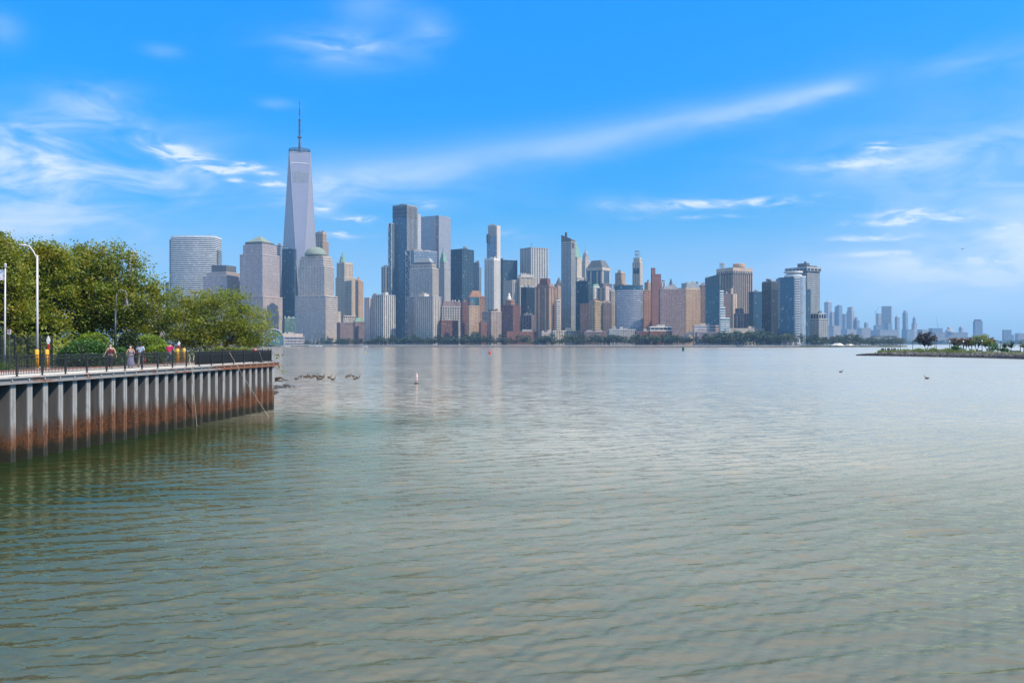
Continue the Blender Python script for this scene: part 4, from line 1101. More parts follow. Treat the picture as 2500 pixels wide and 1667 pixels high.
def water():
    m, b, p = mat_base('water')
    nt = m.node_tree
    nt.nodes.remove(p)
    geo = b.new('ShaderNodeNewGeometry')
    pos = geo.outputs['Position']
    dist = b.v('LENGTH', b.v('MULTIPLY', pos, (1, 1, 0)))
    patch = b.noise(b.v('MULTIPLY', pos, (.012, .03, 1)), 1.0, 5, .6)
    calm = b.mr(patch, .35, .65, .55, 1.25)
    # grey green water with the quay's dark reflection painted into its colour
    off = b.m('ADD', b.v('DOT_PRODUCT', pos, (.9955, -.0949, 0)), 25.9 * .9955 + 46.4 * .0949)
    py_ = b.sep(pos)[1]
    quay_reflection = b.m('MULTIPLY', b.mr(b.m('ADD', off, b.mr(patch, .3, .7, -4, 4)), 3, 32, 1, 0, True), b.mr(py_, 62, 96, 1, 0, True))
    lee = b.mr(b.m('DIVIDE', b.m('ADD', off, b.mr(patch, .3, .7, -8, 8)), b.m('ADD', 1.0, b.m('MAXIMUM', b.m('MULTIPLY', py_, .005), 0.0))), 5, 42, 1, 0, True)
    def slope(sx, sy, det, ax, ay):
        n = b.new('ShaderNodeTexNoise'); b.put(n.inputs['Vector'], b.v('MULTIPLY', pos, (sx, sy, 1)))
        n.inputs['Scale'].default_value = 1.0; n.inputs['Detail'].default_value = det; n.inputs['Roughness'].default_value = .6; n.inputs['Distortion'].default_value = .4
        return b.v('MULTIPLY', b.v('SUBTRACT', n.outputs['Color'], (.5, .5, .5)), (ax, ay, 0))
    def scaled(v, f):
        q = b.v('SCALE', v); b.put(q.node.inputs['Scale'], f); return q
    fine = scaled(slope(2.6, 8.5, 4, .40, .62), b.mr(dist, 12, 60, .9, 1.0))
    mid = scaled(slope(.55, 1.5, 4, .34, .60), b.mr(dist, 24, 100, .25, 1.0, True))
    tot = scaled(b.v('ADD', fine, mid), b.m('MULTIPLY', b.m('MULTIPLY', calm, b.mr(lee, 0, 1, 1, .6)), b.mr(dist, 80, 900, SLOPE, SLOPE * .85)))
    nrm = b.v('NORMALIZE', b.v('ADD', geo.outputs['Normal'], tot))
    body = b.new('ShaderNodeBsdfDiffuse')
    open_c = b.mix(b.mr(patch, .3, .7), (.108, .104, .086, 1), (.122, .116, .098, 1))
    open_c = b.mix(b.mr(b.m('ADD', py_, b.mr(patch, .3, .7, -14, 14)), 14, 75, 0, 1, True), open_c, (.37, .325, .285, 1))  # paler farther out, sky reflection put into the body colour
    nb = b.v('NORMALIZE', b.v('ADD', b.v('MULTIPLY', geo.outputs['Normal'], (4.6, 4.6, 1)), b.v('MULTIPLY', tot, (3.0, 3.0, 1))))
    nt.links.new(nb, body.inputs['Normal'])
    b.put(body.inputs['Color'], b.mix(quay_reflection, open_c, (.014, .028, .010, 1)))
    fr = b.new('ShaderNodeFresnel'); fr.inputs['IOR'].default_value = 1.42; nt.links.new(nrm, fr.inputs['Normal'])
    gl = b.new('ShaderNodeBsdfGlossy')
    b.put(gl.inputs['Color'], b.mix(b.m('MULTIPLY', quay_reflection, .85), b.ramp(fr.outputs[0], [(.05, (.86, .86, .80)), (.12, (1, .86, .40)), (.35, (1, .86, .44)), (.7, (1, .86, .68))]), (.66, .80, .52, 1)))
    b.put(gl.inputs['Roughness'], b.m('MULTIPLY', b.ramp(b.mr(dist, 10, 410), [(0, .06), (.05, .09), (.13, .20), (.3, .27), (1, .29)]), b.mr(lee, 0, 1, 1, .5))); nt.links.new(nrm, gl.inputs['Normal'])
    ms = b.new('ShaderNodeMixShader'); nt.links.new(fr.outputs[0], ms.inputs[0]); nt.links.new(body.outputs[0], ms.inputs[1]); nt.links.new(gl.outputs[0], ms.inputs[2])
    nt.links.new(ms.outputs[0], nt.nodes['Material Output'].inputs[0])
    # a sheet that is finest near the viewer's quay and opens out to the horizon
    rows = [.6, 3.0, 5.5, 8.0]
    while rows[-1] < 110: rows.append(rows[-1] + .0028 * rows[-1] + .032)
    while rows[-1] < 8600: rows.append(rows[-1] * 1.06)
    rows = np.array(rows)
    dense = np.linspace(-38, 36, 470)
    side = np.concatenate([np.linspace(-180, -40, 40), dense, np.linspace(38, 176, 36)])
    A = np.radians(side)
    rr, aa = np.meshgrid(rows, A, indexing='ij')
    X = rr * np.sin(aa); Y = rr * np.cos(aa)
    dr = np.gradient(rows)[:, None]; da = np.gradient(A)[None, :]
    cell = np.maximum(dr, rr * da)
    rng = np.random.default_rng(5)
    Zc = np.zeros_like(X)
    for k in range(110):
        lam = .24 * (1.9 / .24) ** (rng.random() ** 1.2)
        th = rng.normal(-9, 21)           # crests lie across the view and dip to the right
        kx, ky = math.sin(R(th)), math.cos(R(th))
        q = 2 * math.pi / lam
        amp = .0105 * lam ** 1.0 / 2 / math.pi * rng.uniform(.5, 1.5) * 1.6
        f = np.clip((lam / cell - 2.4) / 2.0, 0, 1)
        ph = q * (kx * X + ky * Y) + rng.uniform(0, 6.28)
        s = np.sin(ph)
        f = f * np.clip((115 - rr) / 70, 0, 1)
        Zc += f * amp * (s + .25 * np.cos(2 * ph))
    # the water is quieter in the lee of the quay wall
    lee = np.clip(((X - (-26 + .0954 * (Y - 46))) / 22), 0, 1)
    Zc *= .55 + .45 * lee
    nr, na = X.shape
    co = np.stack([X, Y, Zc], -1).reshape(-1, 3)
    idx = np.arange(nr * na).reshape(nr, na)
    j2 = np.roll(np.arange(na), -1)
    q = np.stack([idx[:-1, :], idx[:-1, :][:, j2], idx[1:, :][:, j2], idx[1:, :]], -1).reshape(-1, 4)
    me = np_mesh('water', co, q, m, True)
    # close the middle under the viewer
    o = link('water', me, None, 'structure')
    return o


SLOPE = 1.25


def haze():
    m = bpy.data.materials.new('haze'); m.use_nodes = True
    nt = m.node_tree; nt.nodes.remove(nt.nodes['Principled BSDF'])
    v = nt.nodes.new('ShaderNodeVolumePrincipled')
    v.inputs['Color'].default_value = (.32, .62, 1.0, 1)
    v.inputs['Density'].default_value = HAZE
    v.inputs['Anisotropy'].default_value = .25
    nt.links.new(v.outputs[0], nt.nodes['Material Output'].inputs['Volume'])
    b = MB(); b.box(-9000, 9000, -8700, 9000, -12, 575)
    MATS['haze'] = m
    b.build('haze', m, None, kind='stuff')


HAZE = 0.000082


# ------------------------------------------------------------------ foliage
def leaves(rng, pts, size, flat=.5, droop=.25, aspect=.55):
    """one four-cornered leaf at every point"""
    n = len(pts)
    nz = rng.normal(0, 1, (n, 3)); nz[:, 2] = np.abs(nz[:, 2]) + flat
    nz /= np.linalg.norm(nz, axis=1)[:, None]
    t = rng.normal(0, 1, (n, 3)); t -= (t * nz).sum(1)[:, None] * nz; t /= np.linalg.norm(t, axis=1)[:, None]
    bt = np.cross(nz, t)
    s = size * rng.uniform(.6, 1.35, n)[:, None]
    a = pts - t * s; c = pts + t * s - np.array([0, 0, 1]) * s * droop
    b_ = pts + bt * s * aspect; d = pts - bt * s * aspect
    co = np.stack([a, b_, c, d], 1).reshape(-1, 3)
    q = np.arange(4 * n).reshape(n, 4)
    return co, q


def crown_points(rng, clusters, per, spread, flat=.7):
    P = []
    for (c, w) in clusters:
        k = max(3, int(per * w))
        g = rng.normal(0, 1, (k, 3)) * spread * np.array([1, 1, flat]) * (.7 + .6 * rng.random())
        P.append(np.asarray(c)[None, :] + g)
    return np.concatenate(P)


def shell_clusters(rng, blobs, n, inner=.35, low=-.5):
    """cluster centres spread through lumpy crowns, thicker towards the outside"""
    tot = sum(b[3] * b[4] * b[5] for b in blobs) ; C = []
    for (x, y, z, rx, ry, rz) in blobs:
        k = max(3, int(n * rx * ry * rz / tot))
        while k > 0:
            v = rng.normal(0, 1, 3); v /= np.linalg.norm(v)
            if v[2] < low: continue
            r = (inner + (1 - inner) * rng.random() ** .45)
            C.append((np.array([x + v[0] * rx * r, y + v[1] * ry * r, z + v[2] * rz * r]), rng.uniform(.6, 1.4))); k -= 1
    return C


def tree_limbs(mb, rng, base, forks, ends, r0):
    """tapered trunk dividing into limbs that reach for the given ends"""
    base = np.array(base, float)
    for f in forks:
        f = np.array(f, float)
        mid = (base + f) / 2 + rng.normal(0, .12, 3)
        mb.tube([base, mid, f], [r0, r0 * .82, r0 * .6], 7)
    for e in ends:
        e = np.array(e, float)
        f = min(forks, key=lambda q: np.linalg.norm(np.array(q) - e)); f = np.array(f, float)
        m1 = f + (e - f) * .35 + np.array([0, 0, .12]) * np.linalg.norm(e - f) + rng.normal(0, .12, 3)
        m2 = f + (e - f) * .7 + rng.normal(0, .16, 3)
        L = np.linalg.norm(e - f)
        r = min(r0 * .5, .03 + .028 * L)
        mb.tube([f, m1, m2, e], [r, r * .7, r * .4, .012], 5)


def big_tree(name, label, loc, blobs, forks, n, per, size, mat, seed, r0=.2, spread=.42, group=None, base=(0, 0, -.1), low=-.5, inner=.35, cat='tree', droop=.25):
    rng = np.random.default_rng(seed)
    t = thing(name, label, cat, loc, 0, group)
    cl = shell_clusters(rng, blobs, n, inner, low)
    mb = MB()
    ends = [cl[i][0] for i in rng.choice(len(cl), min(len(cl), 46), replace=False)]
    tree_limbs(mb, rng, base, forks, ends, r0)
    mb.build('trunk', M('bark'), t, True)
    P = crown_points(rng, cl, per, spread)
    co, q = leaves(rng, P, size, droop=droop)
    link('crown', np_mesh('crown', co, q, M(mat)), t)
    return t


def far_tree_protos():
    protos = []
    for k in range(3):
        rng = np.random.default_rng(40 + k)
        blobs = [(0, 0, 7.2, 4.2, 4.2, 4.0), (rng.uniform(-2, 2), rng.uniform(-2, 2), 5.2, 3.6, 3.6, 2.6), (rng.uniform(-2, 2), rng.uniform(-2, 2), 9.2, 2.5, 2.5, 2.2)]
        cl = shell_clusters(rng, blobs, 46, .55, -.7)
        co, q = leaves(rng, crown_points(rng, cl, 7, .75), .75)
        t = thing('shore_tree', 'dark green round tree in the tree line on the far city shore', 'tree', (0, 0, 0), 0, 'trees along the far city shore')
        mb = MB(); mb.tube([(0, 0, -.2), (.1, 0, 2.2), (0, .1, 5.5)], [.38, .3, .15], 5)
        for a in range(4): mb.tube([(0, 0, 3), (1.8 * math.cos(a * 1.6), 1.8 * math.sin(a * 1.6), 6)], [.16, .05], 4)
        mb.build('trunk', M('bark'), t)
        link('crown', np_mesh('crown', co, q, M('leaf_far_warm' if k == 2 else 'leaf_far')), t)
        protos.append(t)
    return protos


def shore():
    ground_mat()
    plain('bark', (.085, .06, .042), .9, 0, .3, 6, .4); plain('seawall', (.20, .19, .18), .8, 0, .25, .3)
    plain('white_hull', (.75, .75, .74), .3); plain('rust_red', (.28, .07, .04), .6)
    leafmat('leaf_far', (.022, .045, .020), (.035, .062, .024), (.05, .06, .022), .15, .12)
    leafmat('leaf_far_warm', (.038, .055, .022), (.055, .068, .028), (.065, .06, .03), .15, .1)
    # far city shore: front edge then a long way back
    fr = [(at(px, shore_d(px), 0)) for px in (-700, 650, 1250, 1900, 2090)]
    pts = [(p.x, p.y) for p in fr]
    back = [(at(2120, 1500, 0)), (at(2060, 2100, 0)), at(1900, 3000, 0), at(-900, 3000, 0)]
    land_poly('city_ground', pts + [(p.x, p.y) for p in back], -3, LAND, 'far_land')
    m = MB()
    for p, q in zip(fr[:-1], fr[1:]):
        m.tube([(p.x, p.y - .6, 1.2), (q.x, q.y - .6, 1.2)], 1.5, 4)
    sw = m.build('seawall', M('seawall')); tag(sw, 'grey stone seawall running along the foot of the far city', 'seawall')
    m = MB(); pr = MB()
    for p, q in zip(fr[1:-1], fr[2:]):
        L = (q - p).length; k = int(L / 9)
        for i in range(k):
            w = p.lerp(q, i / k); pr.box(w.x - .12, w.x + .12, w.y + 1.9, w.y + 2.1, LAND, LAND + 1.2)
        pr.tube([(p.x, p.y + 2, LAND + 1.2), (q.x, q.y + 2, LAND + 1.2)], .12, 4)
    rl = pr.build('shore_railing', M('silver')); tag(rl, 'pale railing along the far shore promenade', 'railing')
    # wooded point at the right, and the far hazy shore behind it
    p2 = [at(1955, 1390, 0), at(2090, 1392, 0), at(2200, 1420, 0), at(2215, 1520, 0), at(2120, 2000, 0), at(1960, 2000, 0)]
    land_poly('point_ground', [(p.x, p.y) for p in p2], -3, LAND + .06, 'far_land')
    p3 = [at(1900, 4500, 0), at(2200, 4250, 0), at(2700, 4000, 0), at(2900, 7600, 0), at(1700, 7600, 0)]
    land_poly('distant_ground', [(p.x, p.y) for p in p3], -3, LAND, 'far_land')
    protos = far_tree_protos()
    rng = random.Random(8)
    used = [False] * 3
    def put(px, d, sc, warm=False, label=None):
        k = rng.randrange(3)
        loc = at(px, d, LAND)
        if not used[k]:
            used[k] = True; protos[k].location = loc; protos[k].scale = (sc * 1.15, sc * 1.15, sc); return protos[k]
        o = dup(protos[k], loc, rng.uniform(0, 6.28), (sc * rng.uniform(.95, 1.4), sc * rng.uniform(.95, 1.4), sc))
        return o
    px = 745
    while px < 1935:
        gap = rng.uniform(4.0, 9.0)
        if px < 780: h = .8
        elif px < 900: h = 1.05
        elif 1745 < px < 1870: h = 1.7
        else: h = 1.42
        if not (1690 < px < 1706):
            o = put(px, shore_d(px) + rng.uniform(8, 40), h * rng.uniform(.55, 1.25))
            for lim, words in ((890, 'below the domed tower and the gothic tower'), (1080, 'between and in front of the two striped apartment slabs'), (1180, 'in front of the dark red and beige brick blocks'), (1300, 'in front of the cupola tower and the low red row'),
                               (1420, 'at the foot of the slanted glass tower'), (1510, 'at the foot of the orange brick tower'), (1600, 'in front of the bowed lilac banded hotel'), (1700, 'in front of the museum buildings'), (1770, 'in front of the white banded stepping block'), (1880, 'in front of the long stone custom house'), (9999, 'beside the pier house with the clock tower')):
                if px < lim: o['label'] = 'dark green shore tree ' + words; break
        px += gap
    px = 1950
    while px < 2205:
        h = 1.5 if px < 2100 else 1.15
        o = put(px, rng.uniform(1470, 1640), h * rng.uniform(.8, 1.15)); o['label'] = 'green tree on the wooded point behind the white tents'; o['group'] = 'trees on the wooded far point'
        px += rng.uniform(5, 9)
    px = 1985
    while px < 2200:
        o = put(px, rng.uniform(1425, 1450), rng.uniform(.55, .85)); o['label'] = 'green tree on the wooded point behind the white tents'; o['group'] = 'trees on the wooded far point'
        px += rng.uniform(7, 14)
    # hazy woods on the farthest shore: nobody could count these
    rg = np.random.default_rng(77)
    n = 900
    pxs = rg.uniform(2000, 2620, n); ds = rg.uniform(4420, 4700, n) - (pxs - 2000) * .5
    co = []; qd = []
    for i in range(n):
        c = at(pxs[i], ds[i], LAND)
        cl = [(np.array([c.x, c.y, LAND + rg.uniform(4, 14)]) , 1)]
        k, q = leaves(rg, crown_points(rg, cl, 6, 4.5), 4.6)
        qd.append(q + len(co) * 24); co.append(k)
    link('distant_woods', np_mesh('distant_woods', np.concatenate(co), np.concatenate(qd), M('leaf_far')), None, 'stuff')
    # small craft
    def boat(label, px, d, L, masts=0, name='motor_boat'):
        A = at(px, d, 0); r = thing(name, label, 'boat', A)
        m = MB(); n = 8; top = []; bot = []
        for i in range(n + 1):
            t = i / n; w = L * .16 * math.sin(math.pi * min(1, t * .85 + .12)) ** .7
            top.append((t - .5, w))
        vs = []
        for t, w in top: vs += [(t * L, -w, 1.1 + .3 * t), (t * L, w, 1.1 + .3 * t), (t * L * .92, -w * .6, -.3), (t * L * .92, w * .6, -.3)]
        fs = []
        for i in range(n):
            a = 4 * i; c = 4 * i + 4
            fs += [(a, a + 2, c + 2, c), (a + 1, c + 1, c + 3, a + 3), (a, c, c + 1, a + 1), (a + 2, a + 3, c + 3, c + 2)]
        fs += [(0, 1, 3, 2), (4 * n, 4 * n + 2, 4 * n + 3, 4 * n + 1)]
        m.add(vs, fs); m.build('hull', M('white_hull'), r)
        c = MB(); c.frustum((-L * .18, L * .15, -L * .09, L * .09), 1.0, (-L * .14, L * .08, -L * .07, L * .07), 2.3); c.build('cabin', M('glass_grey'), r)
        if masts:
            k = MB(); k.tube([(0, 0, 1), (0, 0, masts)], [.16, .1], 5); k.build('mast', M('white_hull'), r)
            k = MB(); k.tube([(0, 0, 2.2), (-L * .4, 0, 2.4)], .12, 4); k.build('boom', M('white_hull'), r)
        return r
    boat('white motor boat low on the water left of the pale pavilion', 694, 1690, 12); boat('small white motor boat just right of its twin near the pale pavilion', 703, 1700, 9)
    boat('white motor boat leaving a faint wake before the striped slabs', 890, 1560, 11)
    boat('sailing boat with tall bare mast moored by the pale pavilion', 762, 1745, 13, 22, 'sailing_boat'); boat('sailing boat with shorter mast right of the tall masted one', 770, 1742, 11, 17, 'sailing_boat')
    boat('sailing boat with leaning bare mast, right one of the three moored', 780, 1744, 11, 18, 'sailing_boat').rotation_euler = (R(10), 0, 0)


# ------------------------------------------------------------------ things on the water
def water_things():
    plain('buoy_white', (.74, .72, .70), .5, 0, .1, 4); plain('buoy_red', (.45, .03, .03), .45); plain('buoy_green', (.02, .13, .06), .45); plain('buoy_yellow', (.7, .42, .03), .5)
    plain('buoy_band', (.55, .06, .03), .5); plain('dark_rubber', (.02, .02, .02), .7)
    A = at(1017, 139, 0)
    b = thing('marker_buoy', 'white cylinder marker buoy with red bands and red circles', 'buoy', A)
    m = MB(); m.lathe([(.16, -.6), (.16, 1.50), (.15, 1.55), (.02, 1.57)], 20); m.build('shaft', M('buoy_white'), b, True)
    m = MB(); m.lathe([(.42, -.25), (.42, .0), (.30, .14), (.17, .2)], 18); m.build('float_collar', M('dark_rubber'), b, True)
    for z0, z1 in ((1.36, 1.50), (.40, .53)):
        m = MB(); m.lathe([(.164, z0), (.164, z1)], 20); m.build('band', M('buoy_band'), b)
    def wrap(u, z): a = -math.pi / 2 + u / .166; return (.168 * math.cos(a), .168 * math.sin(a), z)
    for c0 in (-.125, .155):
        m = MB(); n = 20
        for i in range(n):
            a0, a1 = 2 * math.pi * i / n, 2 * math.pi * (i + 1) / n
            m.add([wrap(c0 + .13 * math.cos(a0), .95 + .16 * math.sin(a0)), wrap(c0 + .13 * math.cos(a1), .95 + .16 * math.sin(a1)), wrap(c0 + .09 * math.cos(a1), .95 + .115 * math.sin(a1)), wrap(c0 + .09 * math.cos(a0), .95 + .115 * math.sin(a0))], [(0, 1, 2, 3)])
        m.build('circle_mark', M('buoy_band'), b)
    m = MB()
    for u, z in ((-.15, 1.30), (.03, 1.30), (.16, .95), (-.1, .62), (.06, .62)):
        m.add([wrap(u - .025, z - .03), wrap(u + .025, z - .03), wrap(u + .025, z + .03), wrap(u - .025, z + .03)], [(0, 1, 2, 3)])
    m.build('dark_mark', M('dark_rubber'), b)
    A = at(1196, 528, 0); b = thing('channel_buoy', 'red cone topped channel buoy far out on the water', 'buoy', A)
    m = MB(); m.lathe([(.75, -.5), (.75, 1.0), (.5, 1.25), (.42, 1.7)], 16); m.build('body', M('buoy_red'), b, True)
    m = MB(); m.lathe([(.40, 1.7), (.1, 2.15), (.02, 2.2)], 12); m.build('top_cone', M('buoy_red'), b)
    A = at(1668, 722, 0); b = thing('channel_buoy', 'green square topped channel buoy near the far shore', 'buoy', A)
    m = MB(); m.lathe([(.95, -.5), (.95, .5), (.85, .6)], 16); m.build('body', M('buoy_green'), b, True)
    m = MB(); m.box(-.85, .85, -.06, .06, .6, 3.0); m.box(-.06, .06, -.85, .85, .6, 3.0); m.build('daymark', M('buoy_green'), b)
    A = at(892, 597, 0); b = thing('mooring_buoy', 'small round yellow mooring buoy far left of the red buoy', 'buoy', A)
    m = MB(); m.ball((0, 0, .25), .55, 12, 8); m.build('body', M('buoy_yellow'), b, True)
    m = MB(); m.lathe([(.1, .75), (.1, 1.0), (.02, 1.02)], 8); m.build('mooring_eye', M('buoy_yellow'), b)
    # geese
    plain('goose_brown', (.11, .085, .06), .8, 0, .2, 8); plain('goose_black', (.012, .012, .012), .6); plain('goose_pale', (.45, .42, .38), .8)
    g = thing('goose', 'brown goose with black neck floating in the flock beyond the quay corner', 'goose', (0, 0, 0), 0, 'geese floating beyond the quay corner')
    m = MB()
    prof = [(-.46, .02, .20), (-.38, .09, .20), (-.22, .17, .17), (0, .20, .15), (.2, .17, .16), (.32, .10, .19), (.38, .03, .22)]
    vs = []; n = 10
    for x, r, z in prof:
        for i in range(n):
            a = 2 * math.pi * i / n; vs.append((x, r * math.cos(a), z + r * .8 * math.sin(a)))
    fs = [(k * n + i, k * n + (i + 1) % n, (k + 1) * n + (i + 1) % n, (k + 1) * n + i) for k in range(len(prof) - 1) for i in range(n)] + [tuple(range(n)), tuple(range(len(vs) - 1, len(vs) - 1 - n, -1))]
    m.add(vs, fs); m.build('body', M('goose_brown'), g, True)
    m = MB(); m.tube([(.28, 0, .2), (.36, 0, .38), (.37, 0, .52), (.42, 0, .60), (.50, 0, .60), (.58, 0, .58)], [.07, .048, .042, .055, .045, .012], 8); m.build('neck', M('goose_black'), g, True)
    for s in (-1, 1):
        m = MB(); m.ball((-.05, s * .15, .22), (.32, .05, .12), 8, 6); m.build('wing', M('goose_brown'), g, True)
    m = MB(); m.ball((.43, 0, .575), (.035, .058, .035), 8, 5); m.build('cheek_patch', M('goose_pale'), g)
    zq = lambda x, y: (690 + x / 6.357, 880 + y / 6.357)
    spots = [(285, 258, 1.2), (352, 262, .3), (372, 266, 2.4), (390, 255, .1), (425, 262, 3.0), (445, 275, 1.0), (460, 264, .2), (492, 252, 2.9), (512, 250, .4), (543, 262, 2.0),
             (590, 255, 3.1), (610, 265, .0), (632, 262, 1.2), (560, 296, 3.0), (600, 294, .1), (725, 270, .15), (780, 300, .5), (990, 268, 1.4), (1005, 255, .6), (1032, 248, .1), (1098, 250, 3.0), (1122, 290, 1.0), (1162, 278, .3)]
    for i, (x, y, rz) in enumerate(spots):
        px, py = zq(x, y); d = EYE * F / (py - HY); loc = at(px, d, -.02)
        s = .92
        if i == 0: g.location = loc; g.rotation_euler = (0, 0, rz); g.scale = (s, s, s)
        else: o = dup(g, loc, rz, s * (1 + .12 * math.sin(i * 2.1)))
        (g if i == 0 else o)['label'] = ('leftmost goose swimming apart at the left end of the flock' if i == 0 else 'large goose floating alone between the two clumps of the flock' if x == 725 else 'small goose just right of and nearer than the lone middle goose' if x == 780 else 'one of two paler geese floating nearest in the left clump' if y > 290 and x < 700 else 'brown goose in the tight left clump of the flock' if x < 700 else 'one of two geese close together at the left of the right hand clump' if x < 1010 else 'goose in the loose right hand clump of the flock' if x < 1140 else 'rightmost goose of the whole flock')
    for lab, px, py, rz in (('single dark goose alone at the right, left one of two', 2053, 909, .2), ('single dark goose alone nearest the stone point at the right', 2263, 925, 3.3), ('lone goose close to the quay corner rocks', 724, 926, .1),
                            ('dark bird on the water above the quay corner railing, left one of three', 676, 868, .4), ('dark bird on the water above the quay corner railing, middle one of three', 680, 868.5, 2.), ('dark bird on the water above the quay corner railing, right one of three', 690, 868, 1.)):
        d = EYE * F / (py - HY); o = dup(g, at(px, d, -.02), rz, 1.0 if d < 300 else 1.7, lab)
        if 'group' in o: del o['group']
    # birds and a helicopter in the air
    plain('bird_dark', (.03, .03, .035), .8)
    b = thing('flying_bird', 'tiny dark bird high in the sky right of the tallest mast', 'bird', at(984, 520, py=309), .3)
    m = MB(); m.ball((0, 0, 0), (.30, .11, .10), 8, 6); m.tube([(.25, 0, 0), (.42, 0, .02)], [.06, .02], 6); m.tube([(-.2, 0, 0), (-.5, 0, .0)], [.06, .1], 4); m.build('body', M('bird_dark'), b, True)
    for s in (-1, 1):
        m = MB(); m.add([(.12, s * .08, .03), (.14, s * .42, .14), (.0, s * .8, .05), (-.12, s * .42, .12), (-.12, s * .08, .02), (.12, s * .08, 0), (.14, s * .42, .115), (.0, s * .8, .04), (-.12, s * .42, .10), (-.12, s * .08, 0)], [(0, 1, 2, 3, 4), (9, 8, 7, 6, 5), (0, 5, 6, 1), (1, 6, 7, 2), (2, 7, 8, 3), (3, 8, 9, 4), (4, 9, 5, 0)]); m.build('wing', M('bird_dark'), b)
    h = thing('helicopter', 'small dark helicopter in the pale sky at the right', 'helicopter', at(2349, 2900, py=608), R(185))
    plain('heli_dark', (.03, .05, .06), .4)
    m = MB(); m.ball((0, 0, 0), (3.2, 1.1, 1.3), 12, 8); m.build('cabin', M('heli_dark'), h, True)
    m = MB(); m.tube([(-2, 0, .4), (-9, 0, 1.0)], [.6, .22], 8); m.build('tail_boom', M('heli_dark'), h)
    m = MB(); m.box(-9.6, -8.6, -.08, .08, .4, 2.6); m.build('tail_fin', M('heli_dark'), h)
    m = MB(); m.tube([(0, 0, 1.2), (0, 0, 2.0)], .2, 6)
    for k in range(3):
        a = k * 2.094 + .3; m.tube([(0, 0, 2.0), (5.6 * math.cos(a), 5.6 * math.sin(a), 2.05)], [.16, .10], 4)
    m.build('rotor', M('heli_dark'), h)
    for s in (-1, 1):
        m = MB(); m.tube([(-2.2, s * 1.1, -1.9), (2.2, s * 1.1, -1.9)], .1, 5); m.tube([(-1, s * .7, -.9), (-1, s * 1.1, -1.9)], .08, 4); m.tube([(1, s * .7, -.9), (1, s * 1.1, -1.9)], .08, 4); m.build('skid', M('heli_dark'), h)

# ------------------------------------------------------------------ the quay at the left
Q0 = Vector((-25.9, 46.4, 0)); Q1 = Vector((-22.2, 85.2, 0))
QU = (Q1 - Q0).normalized(); QN = Vector((-QU.y, QU.x, 0)); QL = (Q1 - Q0).length
QROT = math.atan2(QU.y, QU.x)
DECK = 4.36


def qp(s, t, z=DECK):
    p = Q0 + QU * s + QN * t
    return Vector((p.x, p.y, z))


def qpx(px, t, z=DECK):
    """the place t metres inland of the quay edge that lies on a photograph column"""
    k = (px - CX) / F
    ox, oy = Q0.x + QN.x * t, Q0.y + QN.y * t
    s = (k * oy - ox) / (QU.x - k * QU.y)
    return qp(s, t, z)


